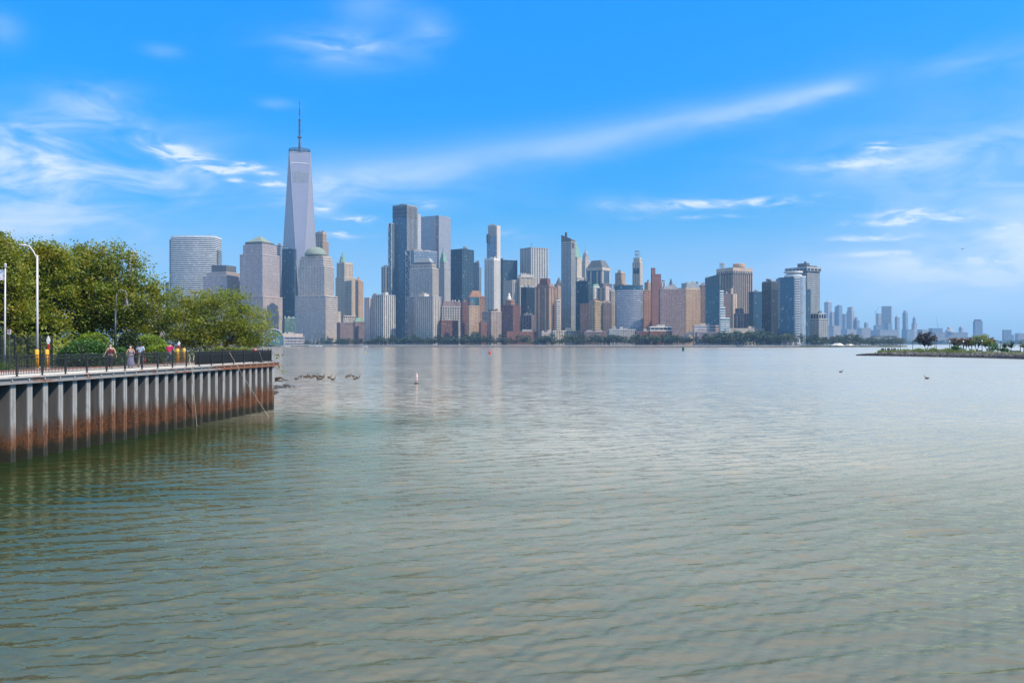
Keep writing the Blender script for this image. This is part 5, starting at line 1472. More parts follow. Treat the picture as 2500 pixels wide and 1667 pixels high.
def quay_mats():
    # sheet piling: painted steel, rust and weed by the tide marks
    m, b, p = mat_base('pile_steel')
    o = b.new('ShaderNodeNewGeometry').outputs['Position']
    x, y, z = b.sep(o)
    st = b.noise(b.v('MULTIPLY', o, (5.0, 5.0, .35)), 1.0, 6, .65)
    bl = b.noise(b.v('MULTIPLY', o, (1.6, 1.6, 1.1)), 1.0, 6, .65, .4)
    fine = b.noise(o, 9.0, 5, .65)
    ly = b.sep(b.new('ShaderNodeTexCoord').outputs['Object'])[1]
    # sun and shade contrast painted in: dark stained recesses, pale outer faces
    lit_face = b.mr(b.m('ADD', ly, b.mr(st, .2, .8, -.03, .03)), -.24, -.20, 1, 0)
    shade_tone = b.mix(b.mr(st, .3, .7), (.060, .058, .056, 1), (.105, .098, .092, 1))
    sun_tone = b.mix(b.mr(st, .3, .7), (.20, .20, .195, 1), (.31, .31, .30, 1))
    paint = b.mix(lit_face, shade_tone, sun_tone)
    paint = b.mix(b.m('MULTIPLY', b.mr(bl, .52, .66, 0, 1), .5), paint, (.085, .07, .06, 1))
    rust = b.ramp(b.m('ADD', b.m('MULTIPLY', fine, .6), b.m('MULTIPLY', st, .4)), [(.28, (.018, .010, .007)), (.45, (.06, .025, .012)), (.56, (.17, .066, .022)), (.66, (.07, .032, .017)), (.78, (.20, .13, .085))])
    lvl = b.m('ADD', z, b.mr(st, .2, .8, -.75, .75))
    lvl = b.m('ADD', lvl, b.mr(bl, .2, .8, -.45, .45))
    lvl = b.m('SUBTRACT', lvl, b.m('ADD', b.m('MULTIPLY', lit_face, .25), b.mr(b.noise(b.v('MULTIPLY', o, (.11, .11, 0)), 1.0, 3), .3, .7, -.35, .45)))
    lvl = b.m('SUBTRACT', lvl, b.mr(y, 45, 85, 0, .35))
    c = b.mix(b.mr(lvl, 1.05, 1.85, 1, 0), paint, rust)
    weed = b.mix(fine, (.008, .010, .005, 1), (.030, .026, .014, 1))
    c = b.mix(b.mr(b.m('ADD', z, b.mr(bl, .2, .8, -.45, .45)), .45, .85, 1, 0), c, weed)
    b.put(p.inputs['Base Color'], c)
    p.inputs['Roughness'].default_value = .65
    bn = b.new('ShaderNodeBump'); bn.inputs['Strength'].default_value = .35; bn.inputs['Distance'].default_value = .05
    b.put(bn.inputs['Height'], b.m('MULTIPLY', fine, b.mr(z, .8, 2.2, 1, .1))); b.put(p.inputs['Normal'], bn.outputs[0])
    # capping beam: grey with rust that takes over towards the far end
    m, b, p = mat_base('cap_steel')
    o = b.new('ShaderNodeNewGeometry').outputs['Position']
    x, y, z = b.sep(o)
    n = b.noise(b.v('MULTIPLY', o, (.8, .55, 2.0)), 1.0, 6, .65); fn = b.noise(o, 7.0, 6, .7)
    k = b.m('ADD', n, b.ramp(b.mr(y, 40, 90), [(0, 0), (.42, .02), (.50, .10), (.56, .02), (.64, .16), (.72, .30), (1, .34)]))
    rust = b.mix(b.mr(fn, .35, .7), (.09, .035, .018, 1), (.27, .10, .03, 1))
    b.put(p.inputs['Base Color'], b.mix(b.mr(k, .56, .66), (.20, .20, .195, 1), rust)); p.inputs['Roughness'].default_value = .6
    m, b, p = mat_base('fence_black')
    o = b.new('ShaderNodeNewGeometry').outputs['Position']
    n = b.noise(o, 2.2, 5, .7)
    b.put(p.inputs['Base Color'], b.mix(b.mr(n, .70, .76), (.013, .014, .014, 1), (.16, .06, .025, 1))); p.inputs['Roughness'].default_value = .38
    # paving
    m, b, p = mat_base('promenade_concrete')
    o = b.new('ShaderNodeTexCoord').outputs['Object']
    br = b.new('ShaderNodeTexBrick'); b.put(br.inputs['Vector'], o)
    br.inputs['Scale'].default_value = .35; br.inputs['Mortar Size'].default_value = .012; br.offset = 0
    br.inputs['Color1'].default_value = (.50, .45, .40, 1); br.inputs['Color2'].default_value = (.55, .50, .45, 1); br.inputs['Mortar'].default_value = (.22, .2, .18, 1)
    n = b.noise(o, .9, 6, .65)
    b.put(p.inputs['Base Color'], b.mix(b.mr(n, .35, .7, 0, .45), br.outputs[0], (.34, .31, .27, 1))); p.inputs['Roughness'].default_value = .85
    m, b, p = mat_base('brick_paving')
    o = b.new('ShaderNodeTexCoord').outputs['Object']
    br = b.new('ShaderNodeTexBrick'); b.put(br.inputs['Vector'], o); br.inputs['Scale'].default_value = 5
    br.inputs['Color1'].default_value = (.22, .085, .06, 1); br.inputs['Color2'].default_value = (.30, .13, .095, 1); br.inputs['Mortar'].default_value = (.16, .12, .10, 1)
    b.put(p.inputs['Base Color'], br.outputs[0]); p.inputs['Roughness'].default_value = .85
    plain('soil', (.06, .05, .032), .95, 0, .4, 1.2); plain('stud', (.50, .44, .38), .5, .2, .3, 9)
    plain('white_metal', (.50, .48, .45), .4, 0, .08, 3); plain('black_metal', (.018, .019, .02), .4); plain('weathered_grey', (.17, .175, .18), .5); plain('galvanised', (.36, .37, .38), .45, .3)
    plain('yellow_paint', (.72, .36, .02), .45, 0, .12, 6); plain('red_paint', (.42, .025, .02), .45); plain('lamp_glass', (.55, .56, .56), .25)
    plain('rope', (.42, .38, .32), .9); plain('sign_white', (.72, .70, .68), .5); plain('sign_red', (.50, .08, .07), .5); plain('rock', (.13, .115, .105), .9, 0, .35, 2.0, .5)
    leafmat('leaf_plane', (.105, .150, .018), (.20, .225, .022), (.27, .21, .02), .36, .55)
    leafmat('leaf_green', (.095, .140, .018), (.18, .215, .025), (.235, .20, .022), .34, .5)
    leafmat('leaf_olive', (.105, .145, .018), (.20, .235, .03), (.22, .19, .02), .40, .6)
    leafmat('leaf_hedge', (0.029, 0.086, 0.018), (0.066, 0.161, 0.032), (0.040, 0.086, 0.018), .25, 1.2)
    leafmat('leaf_lime', (.10, .17, .010), (.19, .26, .014), (.08, .14, .010), .32, 1.0)
    leafmat('leaf_groundcover', (.05, .115, .014), (.11, .19, .025), (.04, .085, .014), .28, 1.6)
    leafmat('leaf_purple', (.018, .012, .012), (.045, .026, .024), (.028, .024, .014), .2, .8)
    leafmat('leaf_rust', (.10, .055, .028), (.14, .085, .03), (.09, .08, .02), .25, .5)
    leafmat('leaf_spiky', (.022, .042, .014), (.045, .072, .024), (.03, .05, .02), .15, .8)
    leafmat('grass_blade', (.065, .125, .012), (.15, .20, .02), (.16, .13, .022), .25, .5)


def quay():
    quay_mats()
    T = Matrix.Translation(Q0) @ Matrix.Rotation(QROT, 4, 'Z')     # local x along the edge, local y inland
    wall = thing('sheet_pile_wall', 'rusty corrugated steel quay wall rising from the water at the left', 'quay wall', Q0, QROT)
    P = 1.4
    prof = [(0, .30), (.74, .30), (.86, -.27), (1.27, -.27), (1.39, .30), (1.4, .30)]
    m = MB(); ed = MB()
    pts = prof + [(1.4, .36), (0, .36)]
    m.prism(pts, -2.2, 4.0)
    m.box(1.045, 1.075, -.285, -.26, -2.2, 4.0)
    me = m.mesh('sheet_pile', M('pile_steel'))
    n0 = -14; n1 = int(QL / P)
    rg = random.Random(4)
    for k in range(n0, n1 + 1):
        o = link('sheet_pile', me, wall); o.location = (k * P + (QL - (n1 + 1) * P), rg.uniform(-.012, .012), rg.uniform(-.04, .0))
    # return of the wall round the corner
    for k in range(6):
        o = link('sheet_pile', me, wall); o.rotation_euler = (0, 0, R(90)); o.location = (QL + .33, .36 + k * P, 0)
    m = MB(); m.box(-22, QL + .95, -.34, -.10, 4.005, 4.335); m.box(-22, QL + .95, -.44, -.33, 4.29, 4.335); m.box(-22, QL + .95, -.44, -.33, 4.005, 4.05)
    cap = m.build('cap_beam', M('cap_steel'), wall)
    m = MB(); m.lathe([(.055, 0), (.05, .05), (.02, .065)], 8, Matrix.Rotation(R(90), 4, 'X')); bolt = m.mesh('bolt', M('stud'))
    for k in range(n0 + 3, n1 + 1):
        o = link('bolt', bolt, cap); o.location = (k * P + .6, -.34, 4.20)
    # ground behind the wall
    def L(pts, z0, z1, name, mat):
        mm = MB(); mm.prism(pts, z0, z1, T); return mm.build(name, M(mat), None, kind='structure')
    L([(-24, -.09), (QL + .3, -.09), (QL + .3, 5.0), (-24, 5.0)], 4.01, DECK, 'promenade', 'promenade_concrete')
    L([(-24, .365), (QL + .3, .365), (QL + .3, 6.0), (-24, 6.0)], -2.0, 4.0, 'quay_fill', 'rock')
    L([(-24, 5.0), (QL + .3, 5.0), (QL + .3, 7.4), (-24, 7.4)], 2.0, DECK + .004, 'brick_path', 'brick_paving')
    L([(-24, 7.4), (QL + .3, 7.4), (QL + 24, 22), (QL + 95, 75), (QL + 95, 200), (-24, 200)], -2.0, DECK - .03, 'park_ground', 'soil')
    m = MB(); m.prism([tuple(at(px, dd, 0))[:2] for px, dd in ((664, 87.5), (664, 100), (655, 112), (630, 130), (590, 150), (500, 150), (500, 90), (640, 86.5))], -2, .35); m.build('rocky_bank', M('rock'), None, kind='structure')

    # railing on the edge
    fence = thing('railing', 'black steel picket railing along the edge of the quay', 'railing', qp(0, .12), QROT)
    SP = 2.2; s1 = QL + .15; ns = 19; s0 = s1 - ns * SP
    m = MB(); m.box(-.035, .035, -.035, .035, 0, 1.17); m.box(-.045, .045, -.045, .045, 1.17, 1.19); m.ball((0, 0, 1.215), .035, 8, 6); m.box(-.10, .10, -.10, .10, 0, .015)
    post = m.mesh('post', M('fence_black'))
    for k in range(ns + 1):
        o = link('post', post, fence); o.location = (s0 + k * SP, 0, 0)
    m = MB(); m.box(-.013, .013, -.013, .013, .12, 1.10); pk = m.mesh('picket', M('fence_black'))
    extra = MB()
    c = 0
    for k in range(ns):
        for j in range(1, 16):
            x = s0 + k * SP + SP * j / 16
            if c < 298: o = link('picket', pk, fence); o.location = (x, 0, 0); c += 1
            else: extra.box(x - .009, x + .009, -.009, .009, .12, 1.10)
    for zz, h in ((1.08, .045), (.88, .035), (.12, .035)):
        m = MB(); m.box(s0, s1, -.022, .022, zz, zz + h); m.build('rail', M('fence_black'), fence)
    m = MB()
    for k in range(8):
        m.box(s0 - 18 + k * SP - .035, s0 - 18 + k * SP + .035, -.035, .035, 0, 1.17)
    m.box(s0 - 18, s0, -.022, .022, 1.08, 1.125); m.box(s0 - 18, s0, -.022, .022, .12, .155)
    for k in range(int(18 / .1375)): m.box(s0 - 18 + k * .1375 - .009, s0 - 18 + k * .1375 + .009, -.009, .009, .12, 1.10)
    m.build('railing_run', M('fence_black'), fence, kind='stuff')
    # short railing across the end of the quay
    f2 = thing('railing', 'short black railing closing the far end of the quay', 'railing', qp(QL + .12, .35), QROT + R(90))
    for k in range(4):
        o = link('post', post, f2); o.location = (k * SP, 0, 0)
    for k in range(3 * 16):
        o = link('picket', pk, f2); o.location = (k * SP / 16, 0, 0)
    for zz, h in ((1.08, .045), (.88, .035), (.12, .035)):
        m = MB(); m.box(0, 3 * SP, -.022, .022, zz, zz + h); m.build('rail', M('fence_black'), f2)
    # dark mesh screen fixed behind the far part of the railing
    m = MB(); m.box(qs(477), s1 - .1, .03, .045, .10, 1.04); m.build('mesh_screen', M('black_metal'), fence)

    # taller spear topped fence round the planting at the left
    A, B = qpx(-60, 9.5, DECK), qpx(128, 11.0, DECK)
    ang = math.atan2(B.y - A.y, B.x - A.x); Ln = (B - A).length
    f3 = thing('garden_fence', 'taller black spear topped fence behind the low planting at the left', 'fence', A, ang)
    zt = zof(815, 60) - DECK
    m = MB(); m.box(-.012, .012, -.012, .012, .05, zt - .12); m.frustum((-.012, .012, -.012, .012), zt - .12, (-.001, .001, -.001, .001), zt); sp = m.mesh('spear_picket', M('fence_black'))
    n = int(Ln / .14)
    for k in range(n):
        o = link('spear_picket', sp, f3); o.location = (k * .14, 0, 0)
    m = MB(); m.box(-.04, .04, -.04, .04, 0, zt - .02); ps = m.mesh('post', M('fence_black'))
    for k in range(int(Ln / 1.9) + 1):
        o = link('post', ps, f3); o.location = (Ln - k * 1.9, .03, 0)
    for zz in (zt - .34, zt - .70, .14):
        m = MB(); m.box(0, Ln, -.02, .02, zz, zz + .04); m.build('rail', M('fence_black'), f3)

    # ropes hanging from the railing into the water
    def rope(label, pts, r):
        m = MB(); m.tube(pts, r, 5); o = m.build('rope', M('rope')); tag(o, label, 'rope'); return o
    def on(px, py, t):   # the place on the plane t metres inland of the edge
        p = qpx(px, t, 0); p.z = zof(py, p.y); return p
    p = [on(461, 866, .05), on(464, 872, -.05), on(463, 882, -.1), on(469, 902, -.5), on(474, 960, -.55), on(481, 1045, -.6)]
    rope('pale mooring rope hanging straight down from the railing left of the other ropes', p, .022)
    rope('pale rope end knotted on the railing just right of the hanging rope', [on(470, 863, .08), on(474, 868, .04), on(472, 880, .0)], .025)
    a = on(560, 860, .0); e = at(657, 76.5, -.05); mid = a.lerp(e, .5) - Vector((0, 0, .10))
    rope('long thin pale line slanting from the railing down into the water', [a, a.lerp(mid, .5) - Vector((0, 0, .05)), mid, mid.lerp(e, .5) - Vector((0, 0, .03)), e], .014)
    a = on(633, 858, .05); e = at(680, 86.5, -.05); rope('thin pale line slanting past the quay corner beside the seated person', [a, a.lerp(e, .4), e], .013)

    # bollards, pylons, sign, poles
    def bollard(px, top, d_t, label):
        b_ = qpx(px, d_t); h = zof(top, b_.y) - DECK
        t = thing('bollard', label, 'bollard', b_, 0, 'yellow bollards by the planting')
        m = MB(); m.lathe([(.13, 0), (.13, h - .05), (.10, h - .012), (.02, h)], 14); m.build('post', M('yellow_paint'), t, True)
        m = MB(); m.lathe([(.20, -.02), (.20, .04), (.14, .05)], 14); m.build('foot', M('promenade_concrete'), t)
    bollard(90, 853, 7.9, 'yellow bollard in front of the tall white lamp pole'); bollard(114.5, 853, 8.1, 'yellow bollard beside the red post at the left')
    bollard(433.5, 851, 6.3, 'yellow bollard right behind the cyclist, left of its twin'); bollard(449.5, 850, 6.6, 'yellow bollard alone right of the cyclist')
    for px, t_, yt, yw, lab in ((118, 8.6, 820, 840, 'red marker post with pointed white head beside the left hedge'), (437, 6.9, 833, 843, 'red marker post with pointed white head behind the cyclist')):
        b_ = qpx(px, t_); h = zof(yt, b_.y) - DECK; hw = zof(yw, b_.y) - DECK
        t = thing('marker_post', lab, 'post', b_, 0)
        m = MB(); m.box(-.06, .06, -.05, .05, 0, hw); m.build('post', M('red_paint'), t)
        m = MB(); m.frustum((-.05, .05, -.03, .03), hw, (-.13, .13, -.03, .03), hw + (h - hw) * .45); m.frustum((-.13, .13, -.03, .03), hw + (h - hw) * .45, (-.02, .02, -.02, .02), h); m.build('white_head', M('sign_white'), t)
    b_ = qpx(22.5, 12.5); t = thing('warning_sign', 'small white sign with red print above the spear topped fence', 'sign', b_, R(-8))
    h0, h1 = zof(816, b_.y) - DECK, zof(804, b_.y) - DECK
    m = MB(); m.tube([(0, .03, 0), (0, .03, h1 - .05)], .025, 6); m.build('post', M('galvanised'), t)
    w = 4.6 / F * b_.y
    m = MB(); m.box(-w, w, -.012, .012, h0, h1); pl = m.build('panel', M('sign_white'), t)
    m = MB()
    for k, (a, b2) in enumerate(((-.8, .8), (-.6, .7), (-.8, .4), (-.5, .8))):
        zz = h1 - (k + .7) * (h1 - h0) / 5; m.box(a * w, b2 * w, -.016, -.013, zz - .022, zz + .022)
    m.build('print', M('sign_red'), pl)
    # flag pole with a white flag
    b_ = qpx(11.2, 9.0); t = thing('flagpole', 'white flagpole at the left edge', 'flagpole', b_)
    h = zof(651, b_.y) - DECK
    m = MB(); m.tube([(0, 0, 0), (.05, 0, h)], [.07, .042], 10); m.build('pole', M('white_metal'), t, True)
    m = MB(); m.lathe([(.11, h - .02), (.11, h + .02), (.03, h + .05)], 10, cx=.05); m.ball((.05, 0, h + .14), .09, 10, 7); m.build('finial', M('white_metal'), t)
    nx, nz = 10, 6; vs = []; fs = []
    ft, fb = zof(657, b_.y) - DECK, zof(683, b_.y) - DECK
    for i in range(nx + 1):
        for j in range(nz + 1):
            u = i / nx; v = j / nz
            vs.append((-u * 1.5, .16 * math.sin(u * 7 + v * 1.5) * u, ft + (fb - ft) * v - .38 * u + .05 * math.sin(u * 5)))
    for i in range(nx):
        for j in range(nz):
            a = i * (nz + 1) + j; fs.append((a, a + 1, a + nz + 2, a + nz + 1))
    m, b, p = mat_base('flag_cloth')
    o_ = b.new('ShaderNodeTexCoord').outputs['Object']; n = b.noise(o_, 3.2, 3, .6)
    b.put(p.inputs['Base Color'], b.mix(b.mr(n, .52, .56), (.72, .70, .74, 1), (.28, .12, .16, 1))); p.inputs['Roughness'].default_value = .8
    mb = MB(); mb.add([(x, y + .008, z) for x, y, z in vs], fs); mb.add(vs, [tuple(reversed(f)) for f in fs])
    fl = mb.build('flag', M('flag_cloth'), None, True); fl.location = b_; tag(fl, 'white flag with dark red print flying at the left edge', 'flag')
    # tall white cobra head lamp
    b_ = qpx(91, 9.2); h = zof(624, b_.y) - DECK; sc = b_.y / F
    t = thing('street_lamp', 'tall white lamp pole with curved arm and oval head', 'street lamp', b_)
    m = MB(); m.tube([(0, 0, 0), (0, 0, h)], [.09, .062], 12); m.lathe([(.22, 0), (.22, .06), (.15, .12)], 12); m.build('pole', M('white_metal'), t, True)
    X = lambda px: (px - 91) * sc
    Zz = lambda py: zof(py, b_.y) - DECK
    m = MB(); m.tube([(0, 0, Zz(634)), (X(87), 0, Zz(625)), (X(80), 0, Zz(612)), (X(72), 0, Zz(602)), (X(62), 0, Zz(599))], .045, 8)
    m.tube([(0, 0, Zz(624)), (X(86), 0, Zz(623)), (X(82), 0, Zz(615))], .03, 6); m.build('arm', M('white_metal'), t, True)
    m = MB(); m.ball((X(57), 0, Zz(599)), (.24, .12, .09), 12, 8); hd = m.build('lamp_head', M('white_metal'), t, True)
    m = MB(); m.ball((X(56), 0, Zz(599) - .05), (.15, .09, .07), 10, 6); m.build('lens', M('lamp_glass'), hd, True)
    # black promenade lamp with hooked arm
    b_ = qpx(280.5, 9.0); sc = b_.y / F; X = lambda px: (px - 280.5) * sc
    t = thing('street_lamp', 'black hooked lamp with bell shade in front of the big tree', 'street lamp', b_)
    m = MB(); m.tube([(0, 0, 0), (X(282), 0, Zz(752))], [.10, .075], 10); m.lathe([(.2, 0), (.2, .3), (.12, .45)], 12); m.build('pole', M('black_metal'), t, True)
    Zz = lambda py: zof(py, b_.y) - DECK
    m = MB(); m.tube([(X(282), 0, Zz(754)), (X(285), 0, Zz(718)), (X(289), 0, Zz(711)), (X(297), 0, Zz(708.5)), (X(306), 0, Zz(711)), (X(310.5), 0, Zz(719)), (X(310), 0, Zz(730))], [.06, .04, .032, .032, .032, .032, .032], 8); m.build('arm', M('weathered_grey'), t, True)
    m = MB(); m.lathe([(.05, Zz(728)), (.09, Zz(730)), (.12, Zz(733)), (.17, Zz(735.5)), (.26, Zz(743)), (.27, Zz(744))], 14, cx=X(308.5)); sh = m.build('lamp_shade', M('black_metal'), t, True)
    m = MB(); m.lathe([(.24, Zz(743.5)), (.265, Zz(744.5)), (.18, Zz(745.5)), (.02, Zz(746))], 14, cx=X(308.5)); m.build('diffuser', M('lamp_glass'), sh, True)

    greenery()
    people()
    # rocks by the corner, each a thing
    rg2 = random.Random(12)
    proto = None
    def boulder_mesh(seed):
        r3 = random.Random(seed); bm = bmesh.new(); bmesh.ops.create_icosphere(bm, subdivisions=2, radius=1)
        for v in bm.verts: v.co *= 1 + r3.uniform(-.22, .22); v.co.z *= .62
        me_ = bpy.data.meshes.new('rock'); bm.to_mesh(me_); bm.free(); me_.materials.append(M('rock_wet')); return me_
    plain('rock_wet', (.035, .032, .03), .45, 0, .4, 3, .5)
    meshes = [boulder_mesh(k) for k in range(4)]
    def rock(px, py, s, lab, sx=1.0):
        d = EYE * F / (py - HY); o = link('rock', meshes[rg2.randrange(4)]); o.location = at(px, d, .02); o.scale = (s * sx, s, s); o.rotation_euler = (0, 0, rg2.uniform(0, .4))
        tag(o, lab, 'rock', 'dark rocks in the water off the quay corner')
    zr = lambda x, y: (560 + x / 7.465, 800 + y / 7.465)
    for x, y, s, sx, lab in ((870, 1070, .42, 1.2, 'dark wet rock touching the quay corner in the middle row'), (1040, 1062, .55, 1.1, 'highest dark rock of the middle row off the quay corner'), (960, 1092, .5, 1.7, 'long flat dark rock in the middle row off the quay corner'),
                             (1055, 1092, .4, 1.5, 'flat dark rock awash in front of the highest rock'), (1130, 1078, .42, 1.4, 'outermost dark rock standing apart off the quay corner'), (850, 1110, .4, 1, 'dark rock half hidden by the quay corner below the middle row'),
                             (850, 1185, .45, .9, 'dark rock close to the wall nearest the viewer, upper one of two'), (835, 1210, .35, .9, 'dark rock close to the wall nearest the viewer, lower one of two'), (905, 1085, .4, 1.4, 'low dark rock joining the middle row to the quay corner')):
        px, py = zr(x, y); rock(px, py, s * .8, lab, sx)
    # driftwood
    m = MB()
    pz = lambda x, y, dz=0.0: at(*[(560 + x / 7.465), 108], z=max(-.1, zof(800 + y / 7.465, 108)) + dz)
    m.tube([pz(830, 930), pz(880, 912), pz(940, 906), pz(990, 945), pz(1075, 952)], [.13, .12, .10, .08, .05], 6)
    m.tube([pz(830, 968), pz(880, 960), pz(955, 974), pz(975, 955)], [.12, .1, .08, .05], 6); m.tube([pz(880, 912), pz(885, 960)], [.1, .08], 6); m.tube([pz(940, 906), pz(925, 925), pz(840, 945)], [.08, .06, .05], 6)
    o = m.build('driftwood', M('bark'), None, True); tag(o, 'dark forked driftwood branch lying off the quay corner', 'driftwood')


def qs(px, t=.12):
    p = qpx(px, t); return (p - qp(0, t)).dot(QU)


def greenery():
    W = lambda px, d: at(px, d, DECK)
    # big trees: blobs are (x,y,z,rx,ry,rz) about the foot, from photograph columns and rows at the tree's distance
    def blobs(px0, d, lst):
        o = []
        for (px, py, rx, ry) in lst:
            o.append(((px - px0) / F * d, random.Random(px).uniform(-1.2, 1.2), zof(py, d) - DECK, rx / F * d, max(rx, ry) / F * d * .95, ry / F * d))
        return o
    d = 95.0
    big_tree('plane_tree', 'big spreading green tree behind the black hooked lamp', W(200, d),
             blobs(200, d, [(205, 680, 80, 70), (225, 628, 48, 44), (285, 668, 56, 60), (330, 690, 42, 42), (352, 722, 34, 50), (160, 700, 60, 66), (250, 730, 90, 60), (190, 760, 80, 50), (320, 755, 60, 46), (285, 620, 30, 30), (120, 720, 40, 50), (170, 800, 60, 36), (240, 798, 70, 34), (320, 800, 50, 34)]),
             [(-.1, 0, 2.3), (1.1, .2, 3.6), (-1.2, .1, 3.4), (.2, -.3, 4.3)], 400, 115, .150, 'leaf_green', 1, .25, .56, low=-.9)
    d = 88.0
    big_tree('plane_tree', 'yellowing tree behind the tall white lamp pole', W(75, d),
             blobs(75, d, [(70, 660, 70, 60), (110, 640, 50, 46), (45, 640, 46, 50), (125, 690, 46, 56), (60, 730, 80, 66), (100, 770, 60, 40), (142, 640, 26, 30), (20, 760, 50, 50), (60, 805, 70, 34), (120, 806, 50, 32)]),
             [(0, 0, 2.2), (.7, .2, 3.2), (-.8, .1, 3.1)], 320, 115, .145, 'leaf_plane', 2, .23, .54, low=-.9)
    d = 80.0
    big_tree('plane_tree', 'tree at the left edge reaching highest behind the flagpole', W(-18, d),
             blobs(-18, d, [(-10, 620, 46, 46), (12, 590, 24, 26), (-30, 680, 60, 60), (15, 690, 36, 50), (-20, 750, 70, 60), (-60, 640, 60, 60)]),
             [(0, 0, 2.4), (.5, .1, 3.6), (-.8, .1, 3.3)], 190, 105, .13, 'leaf_plane', 3, .22, .5)
    d = 100.0
    big_tree('young_tree', 'loose bush like tree right of the big spreading tree', W(372, d),
             blobs(372, d, [(372, 790, 40, 50), (395, 770, 30, 46), (345, 800, 40, 36), (385, 815, 40, 28)]), [(0, 0, 1.0), (.4, 0, 1.6), (-.4, 0, 1.5)], 50, 70, .125, 'leaf_olive', 4, .11, .5)
    d = 97.0
    big_tree('waterside_tree', 'broad olive leaved tree leaning over the far end of the quay', W(520, d),
             blobs(520, d, [(520, 780, 90, 62), (440, 762, 44, 56), (410, 742, 24, 30), (560, 745, 46, 40), (600, 790, 52, 46), (500, 735, 46, 34), (640, 812, 32, 30), (470, 812, 70, 40), (560, 826, 80, 36), (425, 800, 34, 50), (655, 826, 26, 18), (500, 840, 80, 26), (600, 838, 50, 22)]),
             [(.2, 0, .8), (-1.2, .1, 1.5), (1.3, -.1, 1.4), (.4, .3, 2.0)], 300, 95, .118, 'leaf_olive', 5, .16, .46, low=-.6)
    # loose sprigs hanging below the corner
    rng = np.random.default_rng(9)
    m = MB(); P = []
    for px, py in ((678, 868), (680, 874), (684, 893), (682, 896), (687, 906), (692, 909), (668, 840), (676, 832)):
        c = at(px, 94, zof(py, 94)); P.append((np.array([c.x, c.y, c.z]), 1))
        m.tube([(c.x - 1.6, c.y + 1, c.z + .9), (c.x - .5, c.y + .3, c.z + .25), (c.x, c.y, c.z)], [.03, .02, .008], 4)
    sh = thing('overhanging_shrub', 'sparse leafy twigs hanging past the quay corner', 'shrub', (0, 0, 0))
    m.build('stem', M('bark'), sh); co, q = leaves(rng, crown_points(rng, P, 9, .16), .11); link('foliage', np_mesh('foliage', co, q, M('leaf_green')), sh)

    # clipped shrubs
    def shrub(name, label, px0, px1, ytop, t, depth, mat, size, per, seed, ybot=None, n=None, dome=True, cat='shrub'):
        rng = np.random.default_rng(seed)
        a, c = qpx(px0, t), qpx(px1, t + .6)
        mid = (a + c) / 2; d = mid.y; hw = (px1 - px0) / 2 / F * d; H = zof(ytop, d) - DECK
        r = thing(name, label, cat, (mid.x, mid.y, DECK - .03), math.atan2(c.y - a.y, c.x - a.x) * .0)
        k = n or int(per * hw * H * 26)
        P = []
        for _ in range(k):
            v = rng.normal(0, 1, 3); v /= np.linalg.norm(v)
            if dome: v[2] = abs(v[2])
            e = .42 if not dome else .62
            v = np.sign(v) * np.abs(v) ** e; v /= max(1, np.max(np.abs(v)) * .98) if not dome else 1
            nrm = np.linalg.norm(v)
            w = v / nrm * (.90 + .10 * rng.random()) * (1 if dome else nrm)
            P.append([w[0] * hw, w[1] * depth / 2, max(.05, (w[2] if dome else (w[2] + 1) / 2) * H)])
        P = np.array(P); P += rng.normal(0, .055, P.shape)
        lump = .10 * np.sin(P[:, 0] * 2.3 + seed) * np.cos(P[:, 1] * 2.9) + .07 * np.sin(P[:, 0] * 5.1); P[:, 2] *= 1 + lump / max(H, .6)
        co, q = leaves(rng, P, size, droop=.2); link('foliage', np_mesh('foliage', co, q, M(mat)), r)
        # twiggy dark heart
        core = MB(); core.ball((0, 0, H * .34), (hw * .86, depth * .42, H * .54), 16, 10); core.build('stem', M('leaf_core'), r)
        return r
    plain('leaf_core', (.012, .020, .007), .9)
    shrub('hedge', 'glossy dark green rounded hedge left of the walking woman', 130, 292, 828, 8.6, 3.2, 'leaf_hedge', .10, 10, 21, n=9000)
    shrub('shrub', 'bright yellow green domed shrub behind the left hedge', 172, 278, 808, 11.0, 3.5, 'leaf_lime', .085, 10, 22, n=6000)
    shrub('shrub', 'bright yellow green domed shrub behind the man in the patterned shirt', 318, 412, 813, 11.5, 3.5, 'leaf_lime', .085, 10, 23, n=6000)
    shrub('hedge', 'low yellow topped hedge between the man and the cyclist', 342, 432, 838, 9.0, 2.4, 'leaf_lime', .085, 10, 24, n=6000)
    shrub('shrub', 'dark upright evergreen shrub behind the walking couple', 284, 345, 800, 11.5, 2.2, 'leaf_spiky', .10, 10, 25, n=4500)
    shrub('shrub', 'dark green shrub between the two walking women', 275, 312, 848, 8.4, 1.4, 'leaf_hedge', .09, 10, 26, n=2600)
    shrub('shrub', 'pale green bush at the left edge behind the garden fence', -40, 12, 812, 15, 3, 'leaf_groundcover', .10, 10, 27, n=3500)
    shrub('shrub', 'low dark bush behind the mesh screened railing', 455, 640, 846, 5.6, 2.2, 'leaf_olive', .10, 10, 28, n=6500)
    # low planting strip
    rng = np.random.default_rng(30)
    C = []
    for _ in range(1500):
        s = rng.uniform(-9, 12.5); t = rng.uniform(7.5, 9.4); p = qp(s, t, DECK + rng.uniform(.05, .50) * (.6 + .4 * math.sin(s * 1.7))); C.append((np.array(p), 1))
    co, q = leaves(rng, crown_points(rng, C, 9, .13), .085); link('ground_cover', np_mesh('ground_cover', co, q, M('leaf_groundcover')), None, 'stuff')
    C = []
    for _ in range(2600):
        s = rng.uniform(-14, 90); t = rng.uniform(11, 46); p = qp(s, t, DECK + rng.uniform(0, .35))
        if CX + F * p.x / p.y < 560: C.append((np.array(p), 1))
    co, q = leaves(rng, crown_points(rng, C, 7, .3), .16); link('undergrowth', np_mesh('undergrowth', co, q, M('leaf_green')), None, 'stuff')
    C = []
